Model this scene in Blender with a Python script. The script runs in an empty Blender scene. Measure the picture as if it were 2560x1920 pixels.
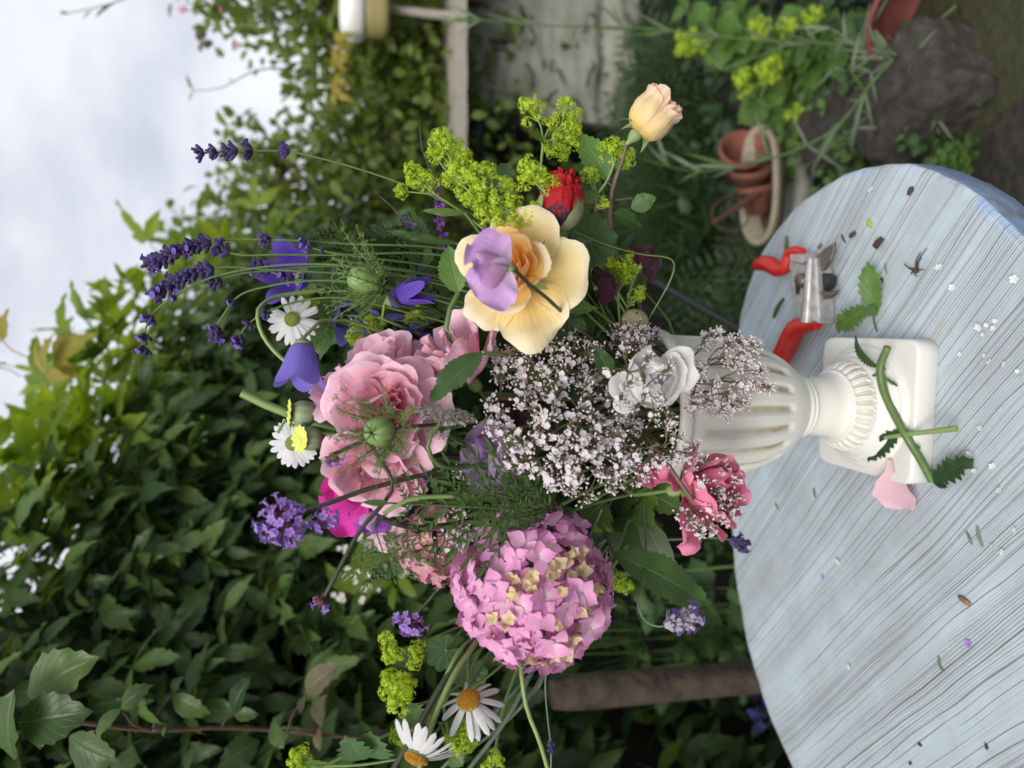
import bpy, math, random
import numpy as np
from mathutils import Matrix

# ------------------------------------------------------------------ camera, light, exposure
TZ = 0.72                       # height of the table top
CAMH = TZ + 0.5                 # height of the lens
PITCH = math.radians(12.5)      # the phone looks down a little
FPX = 1775.0                    # focal length in pixels of the 2560 wide photograph
sc = bpy.context.scene
col = sc.collection
cam = bpy.data.cameras.new('camera')
camo = bpy.data.objects.new('camera', cam)
col.objects.link(camo)
cam.sensor_fit = 'HORIZONTAL'
cam.sensor_width = 36.0
cam.lens = FPX / 2560 * 36.0
cam.clip_start = 0.02
cam.clip_end = 500
cam.dof.use_dof = True
cam.dof.focus_distance = 0.53
cam.dof.aperture_fstop = 4.6
_c, _s = math.cos(PITCH), math.sin(PITCH)
_fw = (0, _c, -_s); _up = (0, _s, _c); _rt = (1, 0, 0)
# the phone was turned on its side: the picture's right is down in the garden
_X = [-a for a in _up]; _Y = _rt; _Z = [-a for a in _fw]
camo.matrix_world = Matrix(((_X[0], _Y[0], _Z[0], 0), (_X[1], _Y[1], _Z[1], 0), (_X[2], _Y[2], _Z[2], CAMH), (0, 0, 0, 1)))
sc.camera = camo

world = bpy.data.worlds.new('World')
sc.world = world
world.use_nodes = True
wn, wl = world.node_tree.nodes, world.node_tree.links
wn.clear()
w_out = wn.new('ShaderNodeOutputWorld')
w_sky = wn.new('ShaderNodeTexSky'); w_sky.sky_type = 'NISHITA'; w_sky.sun_disc = False
SUN_EL, SUN_AZ = math.radians(40), math.radians(-155)     # azimuth from +Y towards +X
w_sky.sun_elevation = SUN_EL; w_sky.sun_rotation = SUN_AZ
w_bg = wn.new('ShaderNodeBackground'); w_bg.inputs['Strength'].default_value = 0.1
wl.new(w_sky.outputs[0], w_bg.inputs['Color'])
w_tc = wn.new('ShaderNodeTexCoord')
w_map = wn.new('ShaderNodeMapping'); w_map.inputs['Scale'].default_value = (1.0, 1.0, 1.6)
w_no = wn.new('ShaderNodeTexNoise'); w_no.inputs['Scale'].default_value = 3.6; w_no.inputs['Detail'].default_value = 5; w_no.inputs['Roughness'].default_value = 0.5
w_cr = wn.new('ShaderNodeValToRGB')
w_cr.color_ramp.elements[0].position = 0.34; w_cr.color_ramp.elements[0].color = (0.47, 0.505, 0.61, 1)
w_cr.color_ramp.elements[1].position = 0.62; w_cr.color_ramp.elements[1].color = (0.86, 0.865, 0.915, 1)
w_cl = wn.new('ShaderNodeBackground'); w_cl.inputs['Strength'].default_value = 0.54
w_mx = wn.new('ShaderNodeMixShader'); w_mx.inputs[0].default_value = 0.93
wl.new(w_tc.outputs['Generated'], w_map.inputs[0]); wl.new(w_map.outputs[0], w_no.inputs['Vector'])
wl.new(w_no.outputs[0], w_cr.inputs[0]); wl.new(w_cr.outputs[0], w_cl.inputs['Color'])
wl.new(w_bg.outputs[0], w_mx.inputs[1]); wl.new(w_cl.outputs[0], w_mx.inputs[2]); wl.new(w_mx.outputs[0], w_out.inputs[0])

sun = bpy.data.lights.new('sun', 'SUN'); sun.energy = 1.5; sun.angle = math.radians(35); sun.color = (1.0, 0.96, 0.9)
suno = bpy.data.objects.new('sun', sun); col.objects.link(suno)
suno.rotation_euler = (math.radians(90) - SUN_EL, 0, math.pi - SUN_AZ)
sc.view_settings.view_transform = 'Standard'
sc.view_settings.look = 'None'
sc.view_settings.exposure = 1.04
sc.view_settings.gamma = 1.0
sc.view_settings.use_curve_mapping = False
sc.cycles.max_bounces = 8
sc.cycles.diffuse_bounces = 4
sc.cycles.transmission_bounces = 6
sc.cycles.transparent_max_bounces = 6
sc.cycles.use_denoising = True

# ------------------------------------------------------------------ helpers
K = 2560 / 2212.0
rng = np.random.default_rng(11)
R = random.Random(5)

def ray(dx, dy):
    """direction through a point of the picture, measured on a 2212 x 1659 print of it"""
    u = (1659 - dy) * K - 960.0
    v = dx * K - 1280.0
    d = np.array([u / FPX, 1.0, -v / FPX])
    return np.array([d[0], d[1] * _c + d[2] * _s, -d[1] * _s + d[2] * _c])

def P(dx, dy, Y):
    d = ray(dx, dy)
    return d * (Y / d[1]) + np.array([0, 0, CAMH])

def G(dx, dy, z=0.0):
    d = ray(dx, dy)
    return d * ((z - CAMH) / d[2]) + np.array([0, 0, CAMH])

def mp(Y):
    """metres per print pixel at forward distance Y"""
    return K * Y / FPX * 1.02

def nz(v):
    v = np.asarray(v, float)
    return v / max(1e-9, np.linalg.norm(v))

def I(ix, iy, iz):
    """picture directions (right, up, towards the lens) as a world vector"""
    return np.array([iy, -iz, -ix], float)

def frame(pos, f=(0, 0, 1), roll=0.0, scale=1.0):
    z = nz(I(*f))
    y = I(0, 1, 0); y = y - z * y.dot(z)
    if np.linalg.norm(y) < 1e-3:
        y = I(1, 0, 0); y = y - z * y.dot(z)
    y = nz(y); x = np.cross(y, z)
    c, s = math.cos(roll), math.sin(roll)
    M = np.eye(4)
    M[:3, 0] = (x * c + y * s) * scale; M[:3, 1] = (y * c - x * s) * scale; M[:3, 2] = z * scale
    M[:3, 3] = pos
    return M

def fz(pos, zdir, roll=0.0, scale=1.0):
    """frame whose Z runs along a world direction"""
    z = nz(zdir)
    a = np.array([0, 0, 1.0]) if abs(z[2]) < 0.9 else np.array([0, 1.0, 0])
    x = nz(np.cross(a, z)); y = np.cross(z, x)
    c, s = math.cos(roll), math.sin(roll)
    M = np.eye(4)
    M[:3, 0] = (x * c + y * s) * scale; M[:3, 1] = (y * c - x * s) * scale; M[:3, 2] = z * scale
    M[:3, 3] = pos
    return M

def fyz(pos, ydir, zdir, scale=1.0):
    """frame with Y along ydir and Z near zdir (for leaves: Y to the tip, Z the upper face)"""
    y = nz(ydir); z = np.asarray(zdir, float); z = z - y * z.dot(y)
    if np.linalg.norm(z) < 1e-6:
        z = np.cross(y, [0.3, 0.5, 0.8])
    z = nz(z); x = np.cross(y, z)
    M = np.eye(4)
    M[:3, 0] = x * scale; M[:3, 1] = y * scale; M[:3, 2] = z * scale; M[:3, 3] = pos
    return M

def tf(M, V):
    return np.asarray(V) @ M[:3, :3].T + M[:3, 3]

def inv(M):
    return np.linalg.inv(M)

def cr(pts, n):
    Q = np.array(pts, float)
    d = np.r_[0, np.cumsum(np.linalg.norm(np.diff(Q, axis=0), axis=1) + 1e-9)]
    t = np.linspace(0, d[-1], n)
    T = np.gradient(Q, d, axis=0)
    i = np.clip(np.searchsorted(d, t, side='right') - 1, 0, len(Q) - 2)
    h = (d[i + 1] - d[i])[:, None]; s = ((t - d[i])[:, None]) / h
    return (2*s**3 - 3*s**2 + 1)*Q[i] + (s**3 - 2*s**2 + s)*h*T[i] + (-2*s**3 + 3*s**2)*Q[i+1] + (s**3 - s**2)*h*T[i+1]

class MB:
    """collects surfaces and links them as ONE mesh object"""
    def __init__(s):
        s.V = []; s.Q = []; s.T = []; s.UV = []; s.N = []; s.n = 0
    def add(s, V, Q=None, T=None, UV=None, tone=0.0):
        V = np.asarray(V, float).reshape(-1, 3); k = len(V)
        if Q is not None and len(Q): s.Q.append(np.asarray(Q, int) + s.n)
        if T is not None and len(T): s.T.append(np.asarray(T, int) + s.n)
        s.V.append(V)
        s.UV.append(np.zeros((k, 2)) if UV is None else np.asarray(UV, float))
        s.N.append(np.full(k, tone, float) if np.isscalar(tone) else np.asarray(tone, float))
        s.n += k
        return s
    def grid(s, G_, UV=None, closed=False, tone=0.0, flip=False):
        m, n = G_.shape[:2]
        a = np.arange(m * n).reshape(m, n)
        b = np.concatenate([a, a[:, :1]], 1) if closed else a
        Q = np.stack([b[:-1, :-1], b[:-1, 1:], b[1:, 1:], b[1:, :-1]], -1).reshape(-1, 4)
        if flip: Q = Q[:, ::-1]
        if UV is None:
            uu, vv = np.meshgrid(np.linspace(0, 1, n), np.linspace(0, 1, m))
            UV = np.stack([uu, vv], -1)
        return s.add(G_.reshape(-1, 3), Q, None, UV.reshape(-1, 2), tone if np.isscalar(tone) else np.asarray(tone).reshape(-1))
    def tube(s, pts, r, n=6, tone=0.0, cap=True, sx=1.0, ref=None):
        p = np.asarray(pts, float); m = len(p)
        r = np.interp(np.linspace(0, 1, m), np.linspace(0, 1, len(r)), r) if hasattr(r, '__len__') else np.full(m, r)
        t = np.gradient(p, axis=0); t /= np.linalg.norm(t, axis=1)[:, None] + 1e-12
        a = np.array(ref if ref is not None else ([0, 0, 1.0] if abs(t[0][2]) < 0.9 else [1.0, 0, 0]))
        nrm = np.zeros_like(p)
        v = a - t[0] * a.dot(t[0]); nrm[0] = nz(v)
        for i in range(1, m):
            v = nrm[i-1] - t[i] * nrm[i-1].dot(t[i]); nrm[i] = nz(v)
        b = np.cross(t, nrm)
        th = np.linspace(0, 2*math.pi, n, endpoint=False)
        ring = (nrm[:, None, :] * np.cos(th)[None, :, None] + sx * b[:, None, :] * np.sin(th)[None, :, None]) * r[:, None, None] + p[:, None, :]
        s.grid(ring, closed=True, tone=tone)
        if cap:
            for k, rr in ((0, ring[0]), (-1, ring[-1])):
                base = s.n
                idx = np.arange(n)
                T = np.stack([np.full(n, n), idx, (idx + 1) % n], -1)
                if k == 0: T = T[:, ::-1]
                s.add(np.vstack([rr, p[k]]), None, T, None, tone)
        return s
    def lathe(s, prof, n=24, tone=0.0, sm=None):
        pr = cr(prof, sm) if sm else np.array(prof, float)
        th = np.linspace(0, 2*math.pi, n, endpoint=False)
        g = np.stack([pr[:, :1]*np.cos(th), pr[:, :1]*np.sin(th), np.repeat(pr[:, 1:2], n, 1)], -1)
        return s.grid(g, closed=True, tone=tone)
    def ball(s, c, r, n=8, m=5, tone=0.0, sc_=(1, 1, 1)):
        th = np.linspace(0, 2*math.pi, n, endpoint=False); ph = np.linspace(0.001, math.pi-0.001, m)
        g = np.stack([np.sin(ph)[:, None]*np.cos(th), np.sin(ph)[:, None]*np.sin(th), np.repeat(-np.cos(ph)[:, None], n, 1)], -1)
        return s.grid(g*np.array(sc_)*r + np.array(c), closed=True, tone=tone)
    def merge(s, o, M=None, tone=None):
        V, Q, T, UV, N = o.arr()
        if M is not None: V = tf(M, V)
        return s.add(V, Q, T, UV, N if tone is None else tone)
    def arr(s):
        c = lambda L, w, d: np.concatenate(L) if L else np.zeros((0, w), d)
        return c(s.V, 3, float), c(s.Q, 4, int), c(s.T, 3, int), c(s.UV, 2, float), (np.concatenate(s.N) if s.N else np.zeros(0))
    def mesh(s, name, mat, smooth=True):
        V, Q, T, UV, N = s.arr()
        me = bpy.data.meshes.new(name)
        me.vertices.add(len(V)); me.vertices.foreach_set('co', V.ravel())
        li = np.concatenate([Q.ravel(), T.ravel()]).astype(np.int32)
        me.loops.add(len(li)); me.loops.foreach_set('vertex_index', li)
        st = np.concatenate([np.arange(len(Q))*4, len(Q)*4 + np.arange(len(T))*3]).astype(np.int32)
        me.polygons.add(len(st)); me.polygons.foreach_set('loop_start', st)
        me.update(calc_edges=True)
        me.polygons.foreach_set('use_smooth', np.full(len(st), smooth))
        uvl = me.uv_layers.new(name='UVMap'); uvl.data.foreach_set('uv', UV[li].ravel())
        at = me.attributes.new('tone', 'FLOAT', 'POINT'); at.data.foreach_set('value', N)
        if mat is not None: me.materials.append(mat)
        return me
    def build(s, name, mat, parent=None, M=None, smooth=True, kind=None):
        return put(name, s.mesh(name, mat, smooth), parent, M, kind)

def put(name, me, parent=None, M=None, kind=None):
    o = bpy.data.objects.new(name, me)
    if parent is not None: o.parent = parent
    if M is not None: o.matrix_basis = Matrix(M.tolist())
    if kind: o['kind'] = kind
    col.objects.link(o)
    return o

def thing(name, label, cat, M, group=None):
    o = bpy.data.objects.new(name, None)
    o.empty_display_size = 0.02
    o.matrix_basis = Matrix(M.tolist())
    col.objects.link(o)
    return tag(o, label, cat, group)

def tag(o, label, cat, group=None):
    o['label'] = label; o['category'] = cat
    if group: o['group'] = group
    return o

def scatter(mb, variants, Ms, tones):
    """many copies of the variant surfaces into one collector"""
    Ms = np.asarray(Ms); which = rng.integers(0, len(variants), len(Ms)); tones = np.asarray(tones)
    for k, (V, Q, T, UV, N) in enumerate(variants):
        sel = np.where(which == k)[0]
        if not len(sel): continue
        A = Ms[sel]
        W = np.einsum('kij,vj->kvi', A[:, :3, :3], V) + A[:, None, :3, 3]
        off = (np.arange(len(sel)) * len(V))[:, None, None]
        mb.add(W.reshape(-1, 3), (Q[None] + off).reshape(-1, 4) if len(Q) else None, (T[None] + off).reshape(-1, 3) if len(T) else None,
               np.tile(UV, (len(sel), 1)), np.repeat(tones[sel], len(V)))

# ------------------------------------------------------------------ surfaces shared by flowers and leaves
def blade(L, wd, cup=0.0, bend=0.0, bend0=0.0, nv=8, nu=4, ruf=0.0, serr=0.0, ns=0, twist=0.0, fold=0.0, seed=0, k=3.0):
    """a leaf, sepal or ray: grid from base (origin) to tip (+Y), upper face +Z; wd = [(v, half width), ...] as shares of L"""
    rr = np.random.default_rng(abs(int(seed)))
    if ns: nv = 2*ns + 2
    v = np.linspace(0, 1, nv); u = np.linspace(-1, 1, nu + 1)
    wv = np.array(wd, float)
    w = (np.interp(v, wv[:, 0], wv[:, 1]) if len(wv) > 4 or ns == 0 and nv < 5 else np.maximum(0, np.interp(v, wv[:, 0], wv[:, 1]))) * L
    edge = np.ones_like(v)
    if ns: edge = 1 + serr * np.where(np.arange(nv) % 2 == 0, -0.5, 0.5)
    th = bend0 + bend*v
    dy = np.cos(th); dz = np.sin(th)
    cy = np.r_[0, np.cumsum((dy[1:] + dy[:-1])/2)] * L/(nv-1); cz = np.r_[0, np.cumsum((dz[1:] + dz[:-1])/2)] * L/(nv-1)
    X = u[None, :] * (w[:, None] * (1 + (edge[:, None]-1) * (np.abs(u)[None, :] > 0.99)))
    off = cup * w[:, None] * u[None, :]**2 + fold * w[:, None] * np.abs(u)[None, :]
    if ruf:
        a, b = rr.uniform(0, 6.28, 2)
        off = off + ruf*L*v[:, None]*np.abs(u)[None, :]**1.5*(np.sin(k*6.28*v[:, None] + a + 1.5*np.sign(u)[None, :]) + 0.5*np.sin(k*9.1*v[:, None] + b))
    if twist:
        ca = np.cos(twist*v)[:, None]; sa = np.sin(twist*v)[:, None]
        X, off = X*ca - off*sa, X*sa + off*ca
    # serration points forward
    ys = 0.0
    if ns: ys = (np.abs(u)[None, :] > 0.99) * np.where(np.arange(nv) % 2 == 1, 0.35, 0.0)[:, None] * L/(nv-1)
    Yc = cy[:, None] - off*np.sin(th)[:, None] + ys
    Z = cz[:, None] + off*np.cos(th)[:, None]
    return np.stack([X, np.broadcast_to(Yc, X.shape), np.broadcast_to(Z, X.shape)], -1)

def wrap(prof, phi, half, rnd=0.3, p=2.5, ruf=0.03, k=2.0, seed=0, nu=8, nv=8, ecurl=0.0, notch=0.0, crum=0.0, wid=None):
    """a petal that follows a profile (radius, height) turned part of the way round the flower's axis"""
    rr = np.random.default_rng(abs(int(seed)))
    C = cr(prof, 30); tt = np.linspace(0, 1, 30)
    D = np.gradient(C, axis=0); D /= np.linalg.norm(D, axis=1)[:, None] + 1e-12
    u = np.linspace(-1, 1, nu + 1); s = np.linspace(0, 1, nv + 1)
    te = 1 - rnd*np.abs(u)**p - notch*np.exp(-(u/0.22)**2)
    fr = rr.normal(0, 1, nu + 1); te = te + .009*fr - .015*(1 + np.sin(4.3*u + fr[0]*3))
    t = np.clip(s[:, None]*te[None, :], 0, 1)
    r = np.interp(t, tt, C[:, 0]); z = np.interp(t, tt, C[:, 1])
    nr = -np.interp(t, tt, D[:, 1]); nzz = np.interp(t, tt, D[:, 0])
    a, b, c = rr.uniform(0, 6.28, 3)
    size = max(C[:, 0].max(), np.ptp(C[:, 1]))
    off = ruf*size*(s[:, None]**1.5)*(np.sin(k*3.1*u[None, :] + a) + 0.55*np.sin(k*6.7*u[None, :] + b) + 0.3*np.sin(k*3*u[None, :] + 7*s[:, None] + c))
    if crum:
        q = rr.normal(0, 1, (nv + 1, nu + 1)); q = (q + np.roll(q, 1, 0) + np.roll(q, -1, 0))/1.7
        off = off + crum*size*q*np.minimum(1, s[:, None]*2)
    off = off - ecurl*size*np.abs(u)[None, :]**3*s[:, None]
    r = r + off*nr; z = z + off*nzz
    ang = phi + half*u[None, :]*(0.8 + 0.2*np.sin(math.pi*s[:, None]))
    return np.stack([r*np.cos(ang), r*np.sin(ang), z], -1)

def stem_pts(a, b, sag=0.0, n=10, mid=None):
    a = np.asarray(a, float); b = np.asarray(b, float)
    if mid is None:
        mid = (a + b)/2 + np.array([0, 0, sag])
    return cr([a, mid, b], n)
# ------------------------------------------------------------------ materials
def newmat(name):
    m = bpy.data.materials.new(name); m.use_nodes = True
    n = m.node_tree.nodes; n.clear()
    return m, n, m.node_tree.links

def nd(n, t, **kw):
    o = n.new(t)
    for k, v in kw.items():
        if k.startswith('i_'):
            key = k[2:]
            o.inputs[int(key) if key.isdigit() else key].default_value = v
        else:
            setattr(o, k, v)
    return o

def rgb(c): return (c[0], c[1], c[2], 1.0)

def mixc(n, l, fac, a, b, blend='MIX'):
    m = n.new('ShaderNodeMix'); m.data_type = 'RGBA'; m.blend_type = blend
    for sock, v in ((0, fac), (6, a), (7, b)):
        if hasattr(v, 'links') or hasattr(v, 'is_linked'): l.new(v, m.inputs[sock])
        elif isinstance(v, (int, float)): m.inputs[sock].default_value = v
        else: m.inputs[sock].default_value = rgb(v)
    return m.outputs[2]

def math_(n, l, op, a, b=None, c=None, clamp=False):
    m = n.new('ShaderNodeMath'); m.operation = op; m.use_clamp = clamp
    for i, v in enumerate((a, b, c)):
        if v is None: continue
        if isinstance(v, (int, float)): m.inputs[i].default_value = v
        else: l.new(v, m.inputs[i])
    return m.outputs[0]

def ramp(n, l, fac, stops):
    r = n.new('ShaderNodeValToRGB'); e = r.color_ramp.elements
    while len(e) < len(stops): e.new(0.5)
    for k, (p, c) in enumerate(stops):
        e[k].position = p; e[k].color = rgb(c) if not isinstance(c, (int, float)) else (c, c, c, 1)
    l.new(fac, r.inputs[0])
    return r.outputs[0]

def tone_of(n, l):
    at = nd(n, 'ShaderNodeAttribute', attribute_name='tone')
    oi = n.new('ShaderNodeObjectInfo')
    s = math_(n, l, 'ADD', at.outputs['Fac'], oi.outputs['Random'])
    return math_(n, l, 'FRACT', s)

def uv_of(n, l):
    t = n.new('ShaderNodeUVMap'); x = n.new('ShaderNodeSeparateXYZ'); l.new(t.outputs[0], x.inputs[0])
    return t.outputs[0], x.outputs[0], x.outputs[1]

def finish(m, n, l, colr, rough=0.5, trans=0.0, tcol=None, bump=None, bstr=0.3, bdist=0.002, metal=0.0, spec=0.5, sheen=0.0, coat=0.0):
    b = n.new('ShaderNodeBsdfPrincipled'); out = n.new('ShaderNodeOutputMaterial')
    if isinstance(colr, tuple): b.inputs['Base Color'].default_value = rgb(colr)
    else: l.new(colr, b.inputs['Base Color'])
    if isinstance(rough, (int, float)): b.inputs['Roughness'].default_value = rough
    else: l.new(rough, b.inputs['Roughness'])
    b.inputs['Metallic'].default_value = metal; b.inputs['Specular IOR Level'].default_value = spec
    b.inputs['Sheen Weight'].default_value = sheen; b.inputs['Coat Weight'].default_value = coat
    if bump is not None:
        bp = n.new('ShaderNodeBump'); bp.inputs['Strength'].default_value = bstr; bp.inputs['Distance'].default_value = bdist
        l.new(bump, bp.inputs['Height']); l.new(bp.outputs[0], b.inputs['Normal'])
    if trans > 0:
        t = n.new('ShaderNodeBsdfTranslucent'); mx = n.new('ShaderNodeMixShader'); mx.inputs[0].default_value = trans
        tc = tcol if tcol is not None else colr
        if isinstance(tc, tuple): t.inputs[0].default_value = rgb(tc)
        else: l.new(tc, t.inputs[0])
        l.new(b.outputs[0], mx.inputs[1]); l.new(t.outputs[0], mx.inputs[2]); l.new(mx.outputs[0], out.inputs[0])
    else:
        l.new(b.outputs[0], out.inputs[0])
    return m

def leaf_mat(name, c1, c2, rough=0.46, trans=0.32, vein=0.35, nvein=7.0, back=(1.2, 1.2, 1.15), spec=0.38, tmul=(1.9, 1.7, 0.6)):
    m, n, l = newmat(name)
    tone = tone_of(n, l); uv, u, v = uv_of(n, l)
    base = mixc(n, l, tone, c1, c2)
    au = math_(n, l, 'ABSOLUTE', math_(n, l, 'SUBTRACT', u, 0.5))
    mid = ramp(n, l, au, [(0.0, 1.0), (0.045, 0.0)])
    ph = math_(n, l, 'SUBTRACT', math_(n, l, 'MULTIPLY', v, nvein*6.283), math_(n, l, 'MULTIPLY', au, nvein*5.0))
    side = ramp(n, l, math_(n, l, 'SINE', ph), [(0.9, 0.0), (1.0, 0.6)])
    vm = math_(n, l, 'MAXIMUM', mid, side)
    tc = nd(n, 'ShaderNodeTexCoord'); no = nd(n, 'ShaderNodeTexNoise', i_Scale=55.0, i_Detail=3.0); l.new(tc.outputs['Object'], no.inputs['Vector'])
    base = mixc(n, l, math_(n, l, 'MULTIPLY', no.outputs[0], 0.5), base, tuple(0.6*x for x in c1), 'MIX')
    lite = tuple(min(1, 1.7*x + 0.05) for x in c2)
    colr = mixc(n, l, math_(n, l, 'MULTIPLY', vm, vein), base, lite)
    ge = n.new('ShaderNodeNewGeometry')
    bk = mixc(n, l, 1.0, colr, back, 'MULTIPLY')
    bk2 = mixc(n, l, 0.10, bk, (0.35, 0.4, 0.25))
    colr2 = mixc(n, l, ge.outputs['Backfacing'], colr, bk2)
    tcol = mixc(n, l, 1.0, base, tmul, 'MULTIPLY')
    h = math_(n, l, 'SUBTRACT', math_(n, l, 'MULTIPLY', no.outputs[0], 0.4), vm)
    return finish(m, n, l, colr2, rough, trans, tcol, h, 0.5, 0.0012, spec=spec)

def petal_mat(name, c0, c1, c2, rough=0.55, trans=0.3, streak=0.25, p1=0.4, edge=None, alt=None, spec=0.3, fleck=0.0, sat=1.0):
    """base, middle and tip colours along the petal, streaked lengthwise"""
    m, n, l = newmat(name)
    tone = tone_of(n, l); uv, u, v = uv_of(n, l)
    c = ramp(n, l, v, [(0.0, c0), (p1, c1), (1.0, c2)])
    mp_ = nd(n, 'ShaderNodeMapping'); mp_.inputs['Scale'].default_value = (26, 2.2, 1); l.new(uv, mp_.inputs[0])
    no = nd(n, 'ShaderNodeTexNoise', i_Scale=1.0, i_Detail=3.0); l.new(mp_.outputs[0], no.inputs['Vector'])
    st = ramp(n, l, no.outputs[0], [(0.35, 0.0), (0.7, 1.0)])
    dk = mixc(n, l, 1.0, c, (0.82, 0.72, 0.78), 'MULTIPLY')
    c = mixc(n, l, math_(n, l, 'MULTIPLY', st, streak), c, dk)
    if alt is not None: c = mixc(n, l, math_(n, l, 'MULTIPLY', tone, 0.8), c, alt)
    else: c = mixc(n, l, math_(n, l, 'MULTIPLY', tone, 0.25), c, tuple(0.82*x for x in c1))
    if edge is not None:
        au = math_(n, l, 'ABSOLUTE', math_(n, l, 'SUBTRACT', u, 0.5))
        e = ramp(n, l, math_(n, l, 'MAXIMUM', v, math_(n, l, 'MULTIPLY', au, 1.9)), [(0.86, 0.0), (1.0, 0.8)])
        c = mixc(n, l, e, c, edge)
    if fleck:
        tc = nd(n, 'ShaderNodeTexCoord'); vo = nd(n, 'ShaderNodeTexNoise', i_Scale=150.0, i_Detail=2.0); l.new(tc.outputs['Object'], vo.inputs['Vector'])
        f = ramp(n, l, vo.outputs[0], [(0.72, 0.0), (0.76, 1.0)])
        c = mixc(n, l, math_(n, l, 'MULTIPLY', f, fleck), c, (0.25, 0.13, 0.05))
    return finish(m, n, l, c, rough, trans, None, no.outputs[0], 0.55, 0.0012, spec=spec, sheen=0.1)

def plain(name, c, rough=0.5, var=0.25, scale=40.0, metal=0.0, spec=0.5, bstr=0.2, trans=0.0, c2=None, detail=4.0, coat=0.0, bdist=0.002):
    m, n, l = newmat(name)
    tone = tone_of(n, l)
    tc = nd(n, 'ShaderNodeTexCoord'); no = nd(n, 'ShaderNodeTexNoise', i_Scale=scale, i_Detail=detail); l.new(tc.outputs['Object'], no.inputs['Vector'])
    d = c2 if c2 is not None else tuple(x*0.45 for x in c)
    f = math_(n, l, 'MULTIPLY', ramp(n, l, no.outputs[0], [(0.3, 0.0), (0.7, 1.0)]), min(1.0, var*1.6))
    cc = mixc(n, l, f, c, d)
    cc = mixc(n, l, math_(n, l, 'MULTIPLY', tone, var), cc, d)
    return finish(m, n, l, cc, rough, trans, None, no.outputs[0], bstr, bdist, metal, spec, coat=coat)

def attr_mat(name, c0, c1, rough=0.5, spec=0.4, trans=0.0, bscale=120.0, bstr=0.1):
    """colour runs with the mesh's own tone attribute (dirt in grooves, dark tips)"""
    m, n, l = newmat(name)
    at = nd(n, 'ShaderNodeAttribute', attribute_name='tone')
    tc = nd(n, 'ShaderNodeTexCoord'); no = nd(n, 'ShaderNodeTexNoise', i_Scale=bscale, i_Detail=4.0); l.new(tc.outputs['Object'], no.inputs['Vector'])
    f = math_(n, l, 'MULTIPLY', at.outputs['Fac'], math_(n, l, 'ADD', math_(n, l, 'MULTIPLY', no.outputs[0], 1.1), 0.35), clamp=True)
    c = mixc(n, l, f, c0, c1)
    return finish(m, n, l, c, rough, trans, None, no.outputs[0], bstr, 0.001, spec=spec)

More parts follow.
